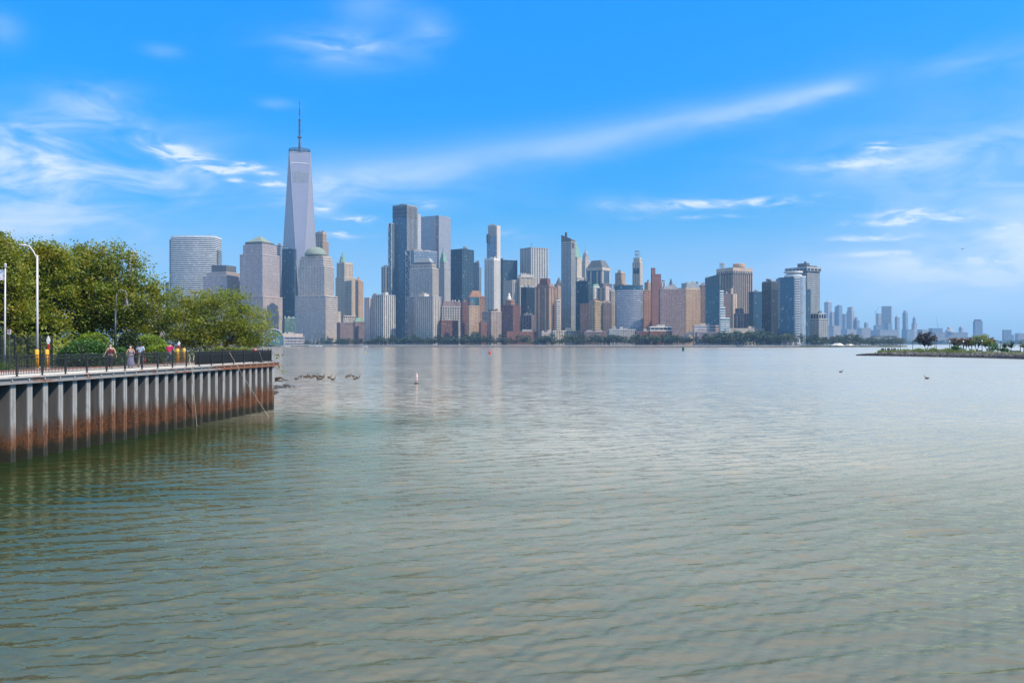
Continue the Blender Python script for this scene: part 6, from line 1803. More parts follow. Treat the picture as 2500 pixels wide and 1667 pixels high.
    for _ in range(900):
        s = rng.uniform(QL - 30, QL + 40); t = rng.uniform(14, 34) + max(0, (s - QL) * .75); p = qp(s, t, DECK + rng.uniform(0, 2.6))
        if CX + F * p.x / p.y < 585: C.append((np.array(p), 1))
    co, q = leaves(rng, crown_points(rng, C, 12, .6), .2); link('thicket', np_mesh('thicket', co, q, M('leaf_olive')), None, 'stuff')


# ------------------------------------------------------------------ people
def skin_body(name, nodes, edges, mat, parent, root=0, levels=2):
    """nodes: (x,y,z,rx,ry); one continuous skinned surface"""
    me = bpy.data.meshes.new(name)
    me.from_pydata([n[:3] for n in nodes], edges, [])
    me.materials.append(mat)
    o = link(name, me, parent)
    md = o.modifiers.new('skin', 'SKIN'); md.use_smooth_shade = True; md.branch_smoothing = .3
    sv = me.skin_vertices[0].data
    for i, n in enumerate(nodes):
        sv[i].radius = (n[3], n[4] if len(n) > 4 else n[3]); sv[i].use_root = (i == root)
    sd = o.modifiers.new('subdiv', 'SUBSURF'); sd.levels = levels; sd.render_levels = levels
    return o


def person(label, loc, rz, pose, H=1.70, skin='skin_mid', top=None, legs=None, hair='hair_dark', hairstyle='bun', sleeve=True, mask=None, hat=None, shoe='shoe_dark', build=1.0, long_dress=False, extras=None):
    """local frame: faces -y, z up. pose: dict of joint places for a 1.70 m figure"""
    k = H / 1.70
    p = {'pelvis': (0, 0, .93), 'waist': (0, 0, 1.08), 'chest': (0, .01, 1.28), 'neck': (0, .0, 1.45), 'chin': (0, -.015, 1.53), 'crown': (0, -.005, 1.655),
         'shL': (.17, .0, 1.39), 'shR': (-.17, .0, 1.39), 'elL': (.24, .03, 1.12), 'elR': (-.24, .03, 1.12), 'wrL': (.28, -.06, .88), 'wrR': (-.28, -.06, .88),
         'hipL': (.09, 0, .88), 'hipR': (-.09, 0, .88), 'knL': (.10, -.03, .48), 'knR': (-.10, .02, .48), 'anL': (.10, .02, .08), 'anR': (-.10, .10, .08)}
    p.update(pose)
    V = {n: Vector(q) * k for n, q in p.items()}
    w = build
    r = thing('person', label, 'person', loc, rz)
    fdir = Vector(pose.get('face', (0, -1, 0))).normalized()
    side = Vector((-fdir.y, fdir.x, 0))
    N = []; E = []; ix = {}
    def nd(name, v, rx, ry=None, par=None):
        ix[name] = len(N); N.append((v.x, v.y, v.z, rx * k, (ry or rx) * k))
        if par: E.append((ix[par], ix[name]))
    nd('pelvis', V['pelvis'], .15 * w, .11 * w); nd('waist', V['waist'], .13 * w, .10 * w, 'pelvis'); nd('chest', V['chest'], .155 * w, .115 * w, 'waist')
    nd('neck', V['neck'], .058, .058, 'chest'); nd('chin', V['chin'], .066, .072, 'neck')
    mid = (V['chin'] + V['crown']) / 2; nd('mid', mid, .076, .092, 'chin'); nd('crown', V['crown'], .060, .07, 'mid')
    nd('nose', mid + fdir * .108 * k - Vector((0, 0, .012 * k)), .013, .013, 'mid')
    for s in 'LR':
        sg = 1 if s == 'L' else -1
        nd('sh' + s, V['sh' + s], .060 * w, .060 * w, 'chest'); nd('el' + s, V['el' + s], .042 * w, .042 * w, 'sh' + s); nd('wr' + s, V['wr' + s], .028, .026, 'el' + s)
        dv = (V['wr' + s] - V['el' + s]).normalized()
        pv = dv.cross(Vector((sg, 0, 0))).normalized()
        palm = V['wr' + s] + dv * .07 * k; nd('palm' + s, palm, .036, .017, 'wr' + s)
        for f, (off, ln) in enumerate(((-.027, .072), (-.009, .085), (.009, .080), (.026, .062))):
            b0 = palm + dv * .035 * k + pv * off * k; nd('f%d%s' % (f, s), b0 + dv * ln * .5 * k, .0095, .0095, 'palm' + s)
            nd('g%d%s' % (f, s), b0 + dv * ln * .95 * k + Vector((-sg * .018, 0, 0)) * k, .0080, .0080, 'f%d%s' % (f, s))
        nd('t0' + s, V['wr' + s] + dv * .045 * k + pv * -.045 * k, .012, .012, 'wr' + s); nd('t1' + s, V['wr' + s] + dv * .085 * k + pv * -.058 * k, .009, .009, 't0' + s)
        nd('ear' + s, mid + side * (sg * .086 * k), .018, .012, 'mid')
        nd('hip' + s, V['hip' + s], .098 * w, .10 * w, 'pelvis'); nd('kn' + s, V['kn' + s], .058 * w, .058 * w, 'hip' + s); nd('an' + s, V['an' + s], .038, .038, 'kn' + s)
        toe = V['an' + s] + Vector(pose.get('toe', (0, -.15, -.045))) * k; nd('toe' + s, toe, .035, .025, 'an' + s)
    body = skin_body('body', N, E, M(skin), r)
    def garment(name, ids, infl, mat, cut=None):
        n2 = []; mp = {}
        for i in ids:
            q = N[ix[i]]; mp[i] = len(n2); n2.append((q[0], q[1], q[2], q[3] * infl[0] + infl[1], q[4] * infl[0] + infl[1]))
        e2 = [(mp[a], mp[b_]) for a in ids for b_ in ids if (ix[a], ix[b_]) in E]
        if cut:
            for par, other, t in cut:
                a, c = N[ix[par]], N[ix[other]]
                n2.append(tuple(a[j] + (c[j] - a[j]) * t for j in range(3)) + (a[3] + (c[3] - a[3]) * t + infl[1], a[4] + (c[4] - a[4]) * t + infl[1])); e2.append((mp[par], len(n2) - 1))
        return skin_body(name, n2, e2, mat, r)
    if top:
        garment('shirt', ['pelvis', 'waist', 'chest', 'shL', 'shR'] if sleeve else ['pelvis', 'waist', 'chest'], (1.05, .016 * k), M(top),
                [('shL', 'elL', .9), ('shR', 'elR', .9)] if sleeve else [('chest', 'shL', .62), ('chest', 'shR', .62)])
    if legs:
        if long_dress:
            m = MB(); zz = V['waist'].z
            m.lathe([(.14 * k, zz), (.19 * k, zz - .2 * k), (.24 * k, .5 * k), (.30 * k, .16 * k), (.29 * k, .15 * k)], 20); m.build('skirt', M(legs), r, True)
        else:
            garment('trousers', ['pelvis', 'hipL', 'hipR', 'knL', 'knR'], (1.06, .012 * k), M(legs), [('knL', 'anL', .92), ('knR', 'anR', .92), ('pelvis', 'waist', .35)])
    for s in 'LR':
        a = V['an' + s]; t = a + Vector(pose.get('toe', (0, -.15, -.045))) * k
        m = MB(); m.ball(((a.x + t.x) / 2, (a.y + t.y) / 2, a.z - .03 * k), (.05 * k, .135 * k, .05 * k), 10, 6); m.build('shoe', M(shoe), r, True)
        m = MB(); c = mid + fdir * (.088 * k) + side * ((.032 if s == 'L' else -.032) * k) + Vector((0, 0, .018 * k)); m.ball(tuple(c), .011 * k, 8, 6); m.build('eye', M('eye_dark'), r, True)
    m = MB(); c = V['chin'] + fdir * (.082 * k) + Vector((0, 0, .012 * k)); m.ball(tuple(c), (.024 * k, .012 * k, .008 * k), 8, 5); m.build('mouth', M('lip'), r, True)
    if hair:
        m = MB(); c = (V['crown'] + mid) / 2 - fdir * .022 * k + Vector((0, 0, .018 * k))
        m.ball(tuple(c), (.098 * k, .105 * k, .10 * k), 14, 9)
        if hairstyle == 'bun': m.ball(tuple(V['crown'] + Vector((0, 0, .075 * k)) - fdir * .02 * k), .055 * k, 10, 7)
        if hairstyle == 'long':
            for q in range(7):
                a = (q - 3) / 3
                b0 = c + side * (a * .10 * k) - fdir * (.04 * k)
                m.tube([b0 + Vector((0, 0, .03)), b0 - fdir * .05 * k + Vector((side.x * a * .04, side.y * a * .04, -.14 * k)), b0 - fdir * .05 * k + Vector((side.x * a * .05, side.y * a * .05, -.30 * k))], [.05 * k, .055 * k, .02 * k], 7)
        m.build('hair', M(hair), r, True)
    if hat:
        m = MB(); c = V['crown'] + Vector((0, 0, -.01 * k)) - fdir * .01 * k
        T_ = Matrix.Translation(c)
        m.lathe([(.098 * k, -.03 * k), (.104 * k, .0), (.09 * k, .06 * k), (.05 * k, .09 * k), (.005, .10 * k)], 16, T_)
        bc = c + fdir * .12 * k; m.ball(tuple(bc + Vector((0, 0, -.02 * k))), (.075 * k, .075 * k, .012 * k), 10, 5)
        if hat[1] == 'brim': m.lathe([(.10 * k, -.02 * k), (.165 * k, -.035 * k), (.165 * k, -.025 * k), (.10 * k, -.005 * k)], 18, T_, cap=False)
        m.build('hat', M(hat[0]), r, True)
    if mask:
        m = MB(); c = V['chin'] + fdir * (.052 * k) + Vector((0, 0, .03 * k)); m.ball(tuple(c), (.068 * k, .055 * k, .055 * k), 12, 8); m.build('face_mask', M(mask), r, True)
    if extras: extras(r, V, k, M)
    return r


def people():
    P = plain
    P('skin_mid', (.46, .26, .18), .55, 0, .05, 8); P('skin_dark', (.10, .055, .038), .5, 0, .05, 8); P('hair_dark', (.028, .016, .011), .6); P('hair_black', (.01, .009, .009), .6)
    P('shoe_dark', (.03, .03, .035), .6); P('shoe_white', (.6, .58, .55), .6); P('eye_dark', (.012, .01, .01), .3); P('lip', (.33, .13, .11), .5)
    P('tank_maroon', (.095, .012, .020), .8); P('trouser_black', (.012, .013, .018), .8); P('mask_white', (.72, .66, .52), .8); P('mask_grey', (.42, .36, .34), .8)
    P('dress_lilac', (.27, .26, .37), .85, 0, .15, 3); P('khaki', (.26, .22, .17), .85); P('bag_tan', (.26, .12, .07), .6); P('red_bag', (.30, .02, .03), .5)
    P('shirt_magenta', (.36, .010, .085), .8); P('denim', (.045, .085, .16), .85, 0, .2, 6); P('cap_grey', (.16, .16, .17), .8); P('cap_black', (.012, .012, .013), .8); P('shirt_red', (.30, .015, .025), .8)
    P('hat_dark', (.02, .022, .028), .8); P('rubber', (.015, .015, .015), .7); P('bike_grey', (.20, .21, .22), .4, .4); P('saddle', (.02, .02, .02), .6)
    m, b, p = mat_base('shirt_pattern')
    o = b.new('ShaderNodeTexCoord').outputs['Object']; v = b.new('ShaderNodeTexVoronoi'); v.inputs['Scale'].default_value = 26; b.put(v.inputs['Vector'], o)
    b.put(p.inputs['Base Color'], b.mix(b.mr(v.outputs['Distance'], .32, .42), (.035, .05, .10, 1), (.36, .40, .50, 1))); p.inputs['Roughness'].default_value = .85

    def face_cam(rz=0): return rz
    # woman in the maroon top, walking towards the viewer
    loc = qpx(270, 3.3)
    def lanyard(r, V, k, M_):
        m = MB(); c = V['chin'] + Vector((0, -.08, -.05)) * k
        m.tube([c, V['neck'] + Vector((0, -.11, -.06)) * k, V['chest'] + Vector((-.01, -.135, .02)) * k], [.03 * k, .026 * k, .01 * k], 7); m.build('scarf', M_('mask_grey'), r, True)
    person('woman in maroon sleeveless top and black trousers walking left of the others', loc, R(12), {'shL': (.18, 0, 1.39), 'elL': (.29, .06, 1.14), 'wrL': (.36, -.04, .90), 'elR': (-.29, .04, 1.14), 'wrR': (-.38, -.10, .92), 'knL': (.10, -.16, .50), 'anL': (.10, -.12, .10), 'knR': (-.10, .03, .48), 'anR': (-.10, .26, .14)},
           1.72, 'skin_mid', 'tank_maroon', 'trouser_black', 'hair_dark', 'bun', False, 'mask_grey', extras=lanyard, build=1.05)
    loc = qpx(319, 2.9)
    def bag(r, V, k, M_):
        m = MB(); m.tube([V['shL'] + Vector((-.04, -.02, .05)) * k, V['chest'] + Vector((.02, -.15, -.05)) * k, V['waist'] + Vector((-.14, -.13, -.02)) * k], .018 * k, 6); m.tube([V['neck'] + Vector((.06, -.02, .0)) * k, V['chest'] + Vector((.05, -.14, .04)) * k], .016 * k, 5); st = m.build('bag_strap', M_('bag_tan'), r, True)
        m = MB(); m.box(-.26 * k, -.12 * k, -.17 * k, -.06 * k, .88 * k, 1.04 * k); m.build('shoulder_bag', M_('bag_tan'), r)
    person('woman in long lilac dress and white mask beside the man', loc, R(25), {'elL': (.27, .02, 1.13), 'wrL': (.16, -.20, .98), 'elR': (-.27, .05, 1.13), 'wrR': (-.36, -.08, .92), 'face': (-.45, -.9, 0)}, 1.60, 'skin_mid', 'dress_lilac', 'dress_lilac', 'hair_dark', 'long', False, 'mask_white', long_dress=True, extras=bag)
    loc = qpx(343, 2.7)
    def rbag(r, V, k, M_):
        c = V['wrL'] + Vector((.02, 0, -.1)) * k
        m = MB(); m.frustum((c.x - .06, c.x + .06, c.y - .12, c.y + .12), c.z - .52 * k, (c.x - .04, c.x + .04, c.y - .10, c.y + .10), c.z - .24 * k); bg = m.build('hand_bag', M_('red_bag'), r)
        m = MB(); m.tube([(c.x, c.y - .09, c.z - .25 * k), c, (c.x, c.y + .09, c.z - .25 * k)], .008, 5); m.build('bag_handle', M_('red_bag'), bg)
    person('man in blue patterned shirt and dark cap seen from behind', loc, R(180), {'elL': (-.26, .03, 1.12), 'wrL': (-.30, -.02, .88), 'elR': (.26, .03, 1.12), 'wrR': (.30, -.02, .88), 'shL': (-.19, 0, 1.39), 'shR': (.19, 0, 1.39), 'knL': (-.10, -.1, .49), 'anL': (-.10, -.02, .08), 'knR': (.1, 0, .48), 'anR': (.10, .2, .12), 'hipL': (-.09, 0, .88), 'hipR': (.09, 0, .88)},
           1.80, 'skin_dark', 'shirt_pattern', 'khaki', 'hair_black', 'short', True, None, ('hat_dark', 'brim'), build=1.15, extras=None)
    # the red bag the man carries low at his right
    m = MB(); c = qpx(352, 2.5, DECK + .42); bag_o = MB(); bag_o.frustum((-.13, .13, -.07, .07), 0, (-.10, .10, -.05, .05), .26); ob = bag_o.build('tote_bag', M('red_bag')); ob.location = c
    hb = MB(); hb.tube([(-.08, 0, .26), (-.05, 0, .46), (.05, 0, .46), (.08, 0, .26)], .010, 5); hb.build('handle', M('red_bag'), ob); tag(ob, 'small red bag hanging low beside the man in the patterned shirt', 'bag')
    # cyclist, from behind
    loc = qpx(414.5, 2.4)
    bike = thing('bicycle', 'grey bicycle under the rider in the magenta shirt', 'bicycle', loc, R(168))
    for nm, y in (('wheel', -.52), ('wheel', .52)):
        m = MB(); n = 22
        m.tube([(0, y + .33 * math.cos(2 * math.pi * i / n), .34 + .33 * math.sin(2 * math.pi * i / n)) for i in range(n + 1)], .018, 6); wl = m.build('wheel', M('rubber'), bike, True)
        m = MB(); m.tube([(0, y + .30 * math.cos(2 * math.pi * i / n), .34 + .30 * math.sin(2 * math.pi * i / n)) for i in range(n + 1)], .009, 5)
        for i in range(10): m.tube([(0, y, .34), (0, y + .3 * math.cos(i * .628), .34 + .3 * math.sin(i * .628))], .003, 3)
        m.build('rim', M('bike_grey'), wl, True)
    m = MB(); rear, frt, bb, seat, head = (0, .52, .34), (0, -.52, .34), (0, .08, .30), (0, .2, .86), (0, -.36, .86)
    for a, c in ((rear, bb), (rear, seat), (bb, seat), (bb, head), (seat, head), (head, frt)): m.tube([a, c], .018, 6)
    m.build('frame', M('bike_grey'), bike, True)
    m = MB(); m.ball((0, .22, .93), (.09, .14, .04), 10, 6); m.build('saddle', M('saddle'), bike, True)
    m = MB(); m.tube([(0, -.36, .86), (0, -.38, 1.02)], .014, 6); m.tube([(-.29, -.30, 1.02), (-.15, -.38, 1.03), (.15, -.38, 1.03), (.29, -.30, 1.02)], .013, 6); m.build('handlebar', M('bike_grey'), bike, True)
    m = MB(); m.box(-.16, -.07, .0, .10, .14, .17); m.box(.07, .16, .08, .18, .42, .45); m.build('pedal', M('saddle'), bike)
    person('cyclist in magenta shirt, jeans and grey cap seen from behind', loc, R(168), {'pelvis': (0, .18, 1.03), 'waist': (0, .12, 1.17), 'chest': (0, .03, 1.36), 'neck': (0, -.04, 1.53), 'chin': (0, -.07, 1.60), 'crown': (0, -.07, 1.72), 'shL': (.18, .0, 1.46), 'shR': (-.18, 0, 1.46), 'elL': (.30, -.06, 1.24), 'elR': (-.30, -.06, 1.24), 'wrL': (.29, -.28, 1.07), 'wrR': (-.29, -.28, 1.07),
           'hipL': (.10, .16, .98), 'hipR': (-.10, .16, .98), 'knL': (.12, -.18, .74), 'knR': (-.12, -.10, .60), 'anL': (.12, .06, .50), 'anR': (-.12, .04, .22)}, 1.72, 'skin_mid', 'shirt_magenta', 'denim', 'hair_dark', 'short', True, None, ('cap_grey', 'plain'), build=1.15)
    # seated angler at the far corner
    loc = qpx(624, 1.0); loc.z = DECK
    st = thing('folding_stool', 'low dark stool under the seated person at the quay corner', 'stool', loc, R(60))
    m = MB(); m.box(-.22, .22, -.20, .20, .58, .62); m.build('seat', M('cap_black'), st)
    for sx in (-.18, .18):
        for sy in (-.16, .16):
            m = MB(); m.tube([(sx * 1.15, sy * 1.15, 0), (sx, sy, .58)], .016, 6); m.build('leg', M('bike_grey'), st)
    person('seated person in red shirt and black cap at the far quay corner', loc, R(70), {'pelvis': (0, .05, .72), 'waist': (0, .07, .88), 'chest': (0, .04, 1.08), 'neck': (0, -.01, 1.25), 'chin': (0, -.04, 1.32), 'crown': (0, -.03, 1.45), 'shL': (.18, .02, 1.18), 'shR': (-.18, .02, 1.18), 'elL': (.27, -.04, .94), 'elR': (-.27, -.04, .94), 'wrL': (.14, -.26, .92), 'wrR': (-.14, -.26, .92),
           'hipL': (.09, .02, .70), 'hipR': (-.09, .02, .70), 'knL': (.12, -.40, .66), 'knR': (-.12, -.40, .66), 'anL': (.12, -.42, .10), 'anR': (-.12, -.42, .10)}, 1.72, 'skin_mid', 'shirt_red', 'trouser_black', 'hair_black', 'short', True, None, ('cap_black', 'plain'))


# ------------------------------------------------------------------ the stone point at the right
def island():
    front = [at(2092, 457, 0), at(2200, 430, 0), at(2330, 398, 0), at(2430, 372, 0), at(2500, 352, 0), at(2640, 315, 0), at(2900, 262, 0), at(3300, 215, 0)]
    IZ = 2.15
    def back(p, b): return Vector((p.x + b * .45, p.y + b, 0))
    top = [back(p, 6.5 if i else 1.0) for i, p in enumerate(front)]
    far = [back(p, 95 if i > 1 else 30 + 40 * i) for i, p in enumerate(front)]
    m = MB()
    pts = [(p.x, p.y) for p in top[1:]] + [(p.x, p.y) for p in reversed(far[1:])]
    m.prism(pts, -2, IZ); m.build('lawn_ground', M('lawn'), None, kind='structure')
    # sloping stone bank
    m = MB(); vs = []; fs = []
    for i, (a, b_) in enumerate(zip(front, top)):
        ht = (IZ - .08) if i else -.1
        vs += [(a.x, a.y, -.6), (b_.x, b_.y + .5, ht), (b_.x, b_.y + .5 + (0 if i else 2), -2), (a.x, a.y, -2)]
    p0, p1, p2 = top[0], top[1], far[1]
    m.add([(p0.x, p0.y, -.1), (p1.x, p1.y + .4, IZ - .03), (p2.x, p2.y, IZ - .03), (p0.x, p0.y + 2, -2), (p1.x, p1.y + .4, -2), (p2.x, p2.y, -2)], [(0, 1, 2), (0, 2, 5, 3), (3, 5, 4), (0, 3, 4, 1)])
    for i in range(len(front) - 1):
        o = 4 * i; n = o + 4; fs += [(o, n, n + 1, o + 1), (o + 1, n + 1, n + 2, o + 2), (o + 3, o + 2, n + 2, n + 3), (o, o + 3, n + 3, n)]
    m.add(vs, fs); m.build('stone_bank', M('rock'), None, kind='structure')
    rng = np.random.default_rng(17)
    # armour stones: many, small, one mesh
    bm = bmesh.new(); bmesh.ops.create_icosphere(bm, subdivisions=1, radius=1); base = np.array([v.co[:] for v in bm.verts]); tri = np.array([[v.index for v in f.verts] for f in bm.faces]); bm.free()
    co = []; fc = []; n = 0
    F_ = np.array([[p.x, p.y, 0] for p in front]); T_ = np.array([[p.x, p.y, 0] for p in top])
    seg = np.linalg.norm(np.diff(F_, axis=0), axis=1); cum = np.concatenate([[0], np.cumsum(seg)])
    for _ in range(7500):
        s = rng.uniform(0, cum[-1]); i = min(len(seg) - 1, int(np.searchsorted(cum, s) - 1) if s > 0 else 0); f = (s - cum[i]) / seg[i]
        t = rng.random() ** .9
        a = F_[i] + (F_[i + 1] - F_[i]) * f; b_ = T_[i] + (T_[i + 1] - T_[i]) * f
        c = a + (b_ - a) * t * 1.06; c[2] = -.35 + (IZ + .35) * t + rng.uniform(-.1, .2)
        if i == 0: c[2] = min(c[2], .1 + 2.1 * f + rng.uniform(-.1, .2))
        r = rng.uniform(.28, .62)
        v = base * (1 + rng.uniform(-.25, .25, (len(base), 1))) * r * np.array([1.15, 1, .8])
        co.append(v + c); fc.append(tri + n); n += len(base)
    me = np_mesh('armour_stones', np.concatenate(co), np.concatenate(fc), M('rock_bank'), tris=True)
    link('armour_stones', me, None, 'stuff')
    # grass and weeds on the bank
    P = []
    for _ in range(9000):
        s = rng.uniform(14, cum[-1]); i = min(len(seg) - 1, int(np.searchsorted(cum, s) - 1)); f = (s - cum[i]) / seg[i]
        b_ = T_[i] + (T_[i + 1] - T_[i]) * f
        u = rng.uniform(-2.2, 9); px = CX + F * b_[0] / b_[1]
        h = 1.9 if px < 2330 else (1.2 if px < 2380 else .35)
        h *= min(1, (s - 5) / 40)
        P.append((np.array([b_[0] + u * .45, b_[1] + u, IZ - .15 + min(0, u) * .28 + rng.uniform(0, 1) * h * (.55 + .45 * math.sin(s * .35) ** 2)]), 1))
    c2, q = leaves(rng, crown_points(rng, P, 5, .28), .34, flat=-.2, aspect=.22); link('bank_grass', np_mesh('bank_grass', c2, q, M('grass_blade')), None, 'stuff')
    W = lambda px, d: at(px, d, IZ)
    def tr(name, label, px0, d, lst, forks, n, per, size, mat, seed, r0, spread, cat='tree'):
        bl = [((px - px0) / F * d, random.Random(px + seed).uniform(-.8, .8), zof(py, d) - IZ, rx / F * d, rx / F * d, ry / F * d) for px, py, rx, ry in lst]
        big_tree(name, label, W(px0, d), bl, forks, n, per, size, M_name(mat), seed, r0, spread, cat=cat)
    M_name = lambda q: q
    zx = lambda x: 2200 + x / 7.84
    zy = lambda y: 780 + y / 7.84
    tr('purple_tree', 'dark purple leaved round tree alone on the stone point', zx(485), 470, [(zx(480), zy(380), 20, 14), (zx(420), zy(330), 12, 12), (zx(560), zy(320), 12, 11), (zx(350), zy(410), 10, 10), (zx(610), zy(410), 9, 9), (zx(485), zy(460), 17, 8)], [(0, 0, 1.2), (.8, 0, 2.2), (-.8, 0, 2.2)], 120, 16, .42, 'leaf_purple', 51, .22, .55)
    for lab, x, lst, seed, mat in (('rust leaved low tree behind the white globe lamps, leftmost of its row', 1045, [(1030, 430, 9, 8), (1100, 420, 8, 7), (975, 410, 7, 6), (1050, 480, 8, 4)], 52, 'leaf_rust'),
                                   ('rust leaved low tree between two white globe lamps', 1225, [(1220, 425, 8, 7), (1180, 420, 7, 6), (1270, 440, 7, 7), (1230, 470, 8, 4)], 53, 'leaf_rust'),
                                   ('rust leaved low tree just left of the tall green tree', 1320, [(1320, 430, 7, 7), (1350, 400, 6, 6), (1300, 470, 7, 4)], 54, 'leaf_rust'),
                                   ('tallest green tree of the row on the stone point', 1450, [(1500, 400, 18, 12), (1540, 350, 13, 9), (1440, 390, 12, 9), (1590, 420, 11, 10), (1460, 460, 14, 7)], 55, 'leaf_olive'),
                                   ('small green tree right of the tallest green tree', 1645, [(1640, 460, 9, 8), (1680, 450, 9, 8), (1610, 480, 7, 6)], 56, 'leaf_olive'),
                                   ('bare brown tree at the right shoulder of the green tree', 1705, [(1700, 410, 6, 6), (1720, 440, 5, 5)], 57, 'leaf_rust')):
        tr('park_tree', lab, zx(x), 455 if mat == 'leaf_rust' else 440, [(zx(a), zy(b), c, e) for a, b, c, e in lst], [(0, 0, 1.3), (.7, 0, 2.0), (-.7, 0, 2.0)], 60, 16, .40, mat, seed, .18, .5)
    for lab, x, lst, seed in (('bright green bush in front of the rust leaved trees', 1070, [(1075, 560, 10, 8), (1120, 570, 8, 6), (1020, 570, 7, 6)], 61), ('dense green bush right of the tall green tree', 1760, [(1760, 540, 11, 11), (1810, 520, 9, 9), (1730, 580, 8, 7), (1850, 580, 7, 6)], 62),
                              ('small green bush below the spiky plants, left one', 1955, [(1950, 590, 4, 5)], 63), ('small green bush below the spiky plants, right one', 2020, [(2018, 590, 4, 5)], 64)):
        tr('bush', lab, zx(x), 412, [(zx(a), zy(b), c, e) for a, b, c, e in lst], [(0, 0, .4), (.3, 0, .8)], 40, 14, .36, 'leaf_hedge', seed, .08, .4, 'bush')
    # spiky plants
    def spiky(lab, x, ybase, ytop, hw, seed):
        d = 385; r = thing('spiky_palm', lab, 'palm', at(zx(x), d, IZ)); rg = random.Random(seed)
        zb_ = zof(zy(ybase), d) - IZ; zt_ = zof(zy(ytop), d) - IZ; W_ = 1.35 * hw / 7.84 / F * d
        m = MB(); m.tube([(0, 0, -.1), (.05, 0, zb_)], [.16, .12], 7); m.build('trunk', M('bark'), r)
        for k in range(26):
            a = rg.uniform(0, 6.28); el = rg.uniform(.12, 1.40); ln = rg.uniform(.8, 1.08)
            tip = Vector((math.cos(a) * math.cos(el) * W_ * 1.1, math.sin(a) * math.cos(el) * W_ * 1.1, math.sin(el) * (zt_ - zb_))) * ln
            sd = Vector((-math.sin(a), math.cos(a), 0)) * .30; b0 = Vector((.05, 0, zb_)); up = Vector((0, 0, .03))
            mm = MB(); md = b0 + tip * .5 + Vector((0, 0, .08))
            mm.add([b0 - sd * .5, b0 + sd * .5, md + sd, b0 + tip, md - sd, b0 + up - sd * .4, md + up], [(0, 1, 2, 4), (4, 2, 3), (0, 4, 3, 6, 5), (1, 5, 6, 3, 2)])
            mm.build('leaf', M('leaf_spiky'), r)
    spiky('large spiky leaved palm like plant near the right edge', 2105, 545, 375, 125, 71); spiky('smaller spiky plant left of the large one', 1975, 540, 430, 80, 72); spiky('spiky plant cut by the right edge of the picture', 2345, 540, 390, 110, 73)
    # lamp posts
    def lamp(lab, x, ytop, ybase, white, d):
        r = thing('park_lamp', lab, 'street lamp', at(zx(x), d, IZ)); h = zof(zy(ytop), d) - IZ
        m = MB(); m.tube([(0, 0, 0), (0, 0, h - .5)], [.16, .11], 8); m.lathe([(.26, 0), (.26, .5), (.15, .7)], 10); m.build('post', M('black_metal'), r, True)
        m = MB(); m.lathe([(.15, h - .52), (.24, h - .45), (.10, h - .4)], 10); m.build('collar', M('black_metal'), r)
        if white: m = MB(); m.lathe([(.12, h - .42), (.32, h - .15), (.34, h + .05), (.2, h + .25), (.03, h + .42)], 12); m.build('globe', M('sign_white'), r, True)
        else: m = MB(); m.lathe([(.12, h - .42), (.24, h - .2), (.24, h - .05), (.03, h + .08)], 12); m.build('lamp_cap', M('black_metal'), r, True)
    for lab, x, y0, y1, wf in (('dark lamp post left of the purple tree', 222, 420, 545, 0), ('dark lamp post right of the purple tree, left one of two', 646, 430, 550, 0), ('short dark lamp post right of the purple tree, right one of two', 672, 455, 550, 0),
                               ('lamp post with white globe, leftmost of the three globes', 928, 420, 590, 1), ('dark post close to the leftmost white globe', 960, 450, 575, 0), ('lamp post with white globe, middle one of the three', 1190, 420, 590, 1),
                               ('lamp post with white globe before the tall green tree', 1550, 412, 590, 1), ('tall dark lamp post left of the spiky plants', 1903, 420, 625, 0), ('dark lamp post at the right edge by the spiky plant', 2284, 430, 625, 0)):
        lamp(lab, x, y0, y1, wf, 440 if x < 1000 else 420 if x < 1600 else 385)
    # old piles at the tip of the point
    z5 = lambda x: 1980 + x / 4.523
    for x, y0, w, lab in ((791, 772, .7, 'thick dark timber pile, leftmost at the tip of the stone point'), (820, 772, .35, 'thin dark timber pile between the two thick ones'), (856, 770, .7, 'thick dark timber pile right of the thin one'), (893, 770, .35, 'slim timber pile right of the two thick ones'),
                          (918, 770, .35, 'slim timber pile, left one of a close pair'), (932, 770, .25, 'slim timber pile, right one of a close pair'), (962, 770, .2, 'thin timber stake second from the right of the pile row'), (990, 770, .2, 'thin timber stake at the right end of the pile row')):
        d = 455; m = MB(); m.lathe([(w, -.5), (w * .95, zof(680 + y0 / 4.523, d)), (w * .5, zof(680 + y0 / 4.523, d) + .1)], 9); o = m.build('timber_pile', M('rock_wet')); o.location = at(z5(x), d + 8, 0)
        tag(o, lab, 'pile', 'timber piles at the tip of the stone point')
    # small figure and benches
    loc = at(zx(1355), 425, IZ); person('tiny standing figure in dark clothes between the globe lamps', loc, R(20), {}, 1.72, 'skin_mid', 'trouser_black', 'trouser_black', 'hair_black', 'short')
    for x, lab in ((1500, 'dark bench under the tall green tree'), (2150, 'dark bench left one of two below the spiky plants'), (2235, 'dark bench right one of two below the spiky plants')):
        r = thing('bench', lab, 'bench', at(zx(x), 400 if x < 2000 else 372, IZ), R(10))
        m = MB(); m.box(-1.5, 1.5, -.25, .25, .42, .50); m.build('seat', M('black_metal'), r)
        m = MB(); m.box(-1.5, 1.5, .22, .28, .55, 1.0); m.build('backrest', M('black_metal'), r)
        for sx in (-1.3, 0, 1.3): m = MB(); m.box(sx - .05, sx + .05, -.22, .25, 0, .42); m.build('leg', M('black_metal'), r)


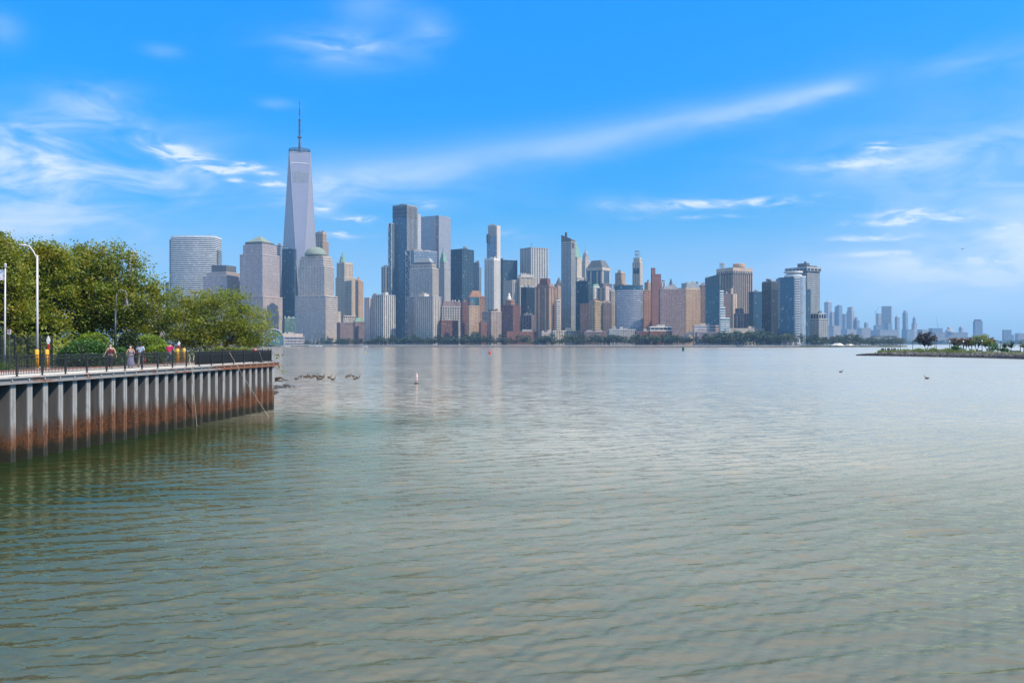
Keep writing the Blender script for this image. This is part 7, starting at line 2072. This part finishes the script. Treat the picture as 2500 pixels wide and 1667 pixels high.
def island_mats():
    m, b, p = mat_base('lawn')
    o = b.new('ShaderNodeTexCoord').outputs['Object']; n = b.noise(o, .25, 6, .65)
    b.put(p.inputs['Base Color'], b.mix(b.mr(n, .35, .65), (.055, .10, .014, 1), (.12, .17, .022, 1))); p.inputs['Roughness'].default_value = .9
    m, b, p = mat_base('rock_bank')
    geo = b.new('ShaderNodeNewGeometry'); r = geo.outputs['Random Per Island']; x, y, z = b.sep(geo.outputs['Position'])
    dry = b.mix(r, (.13, .105, .09, 1), (.30, .25, .21, 1)); wet = b.mix(r, (.018, .015, .016, 1), (.05, .04, .042, 1))
    b.put(p.inputs['Base Color'], b.mix(b.mr(b.m('ADD', z, b.mr(r, 0, 1, -.3, .3)), .95, 1.6), wet, dry)); p.inputs['Roughness'].default_value = .85


# ------------------------------------------------------------------ build
water()
haze()
shore()
city()
far_city()
roof_clutter()
quay()
island_mats()
island()
water_things()
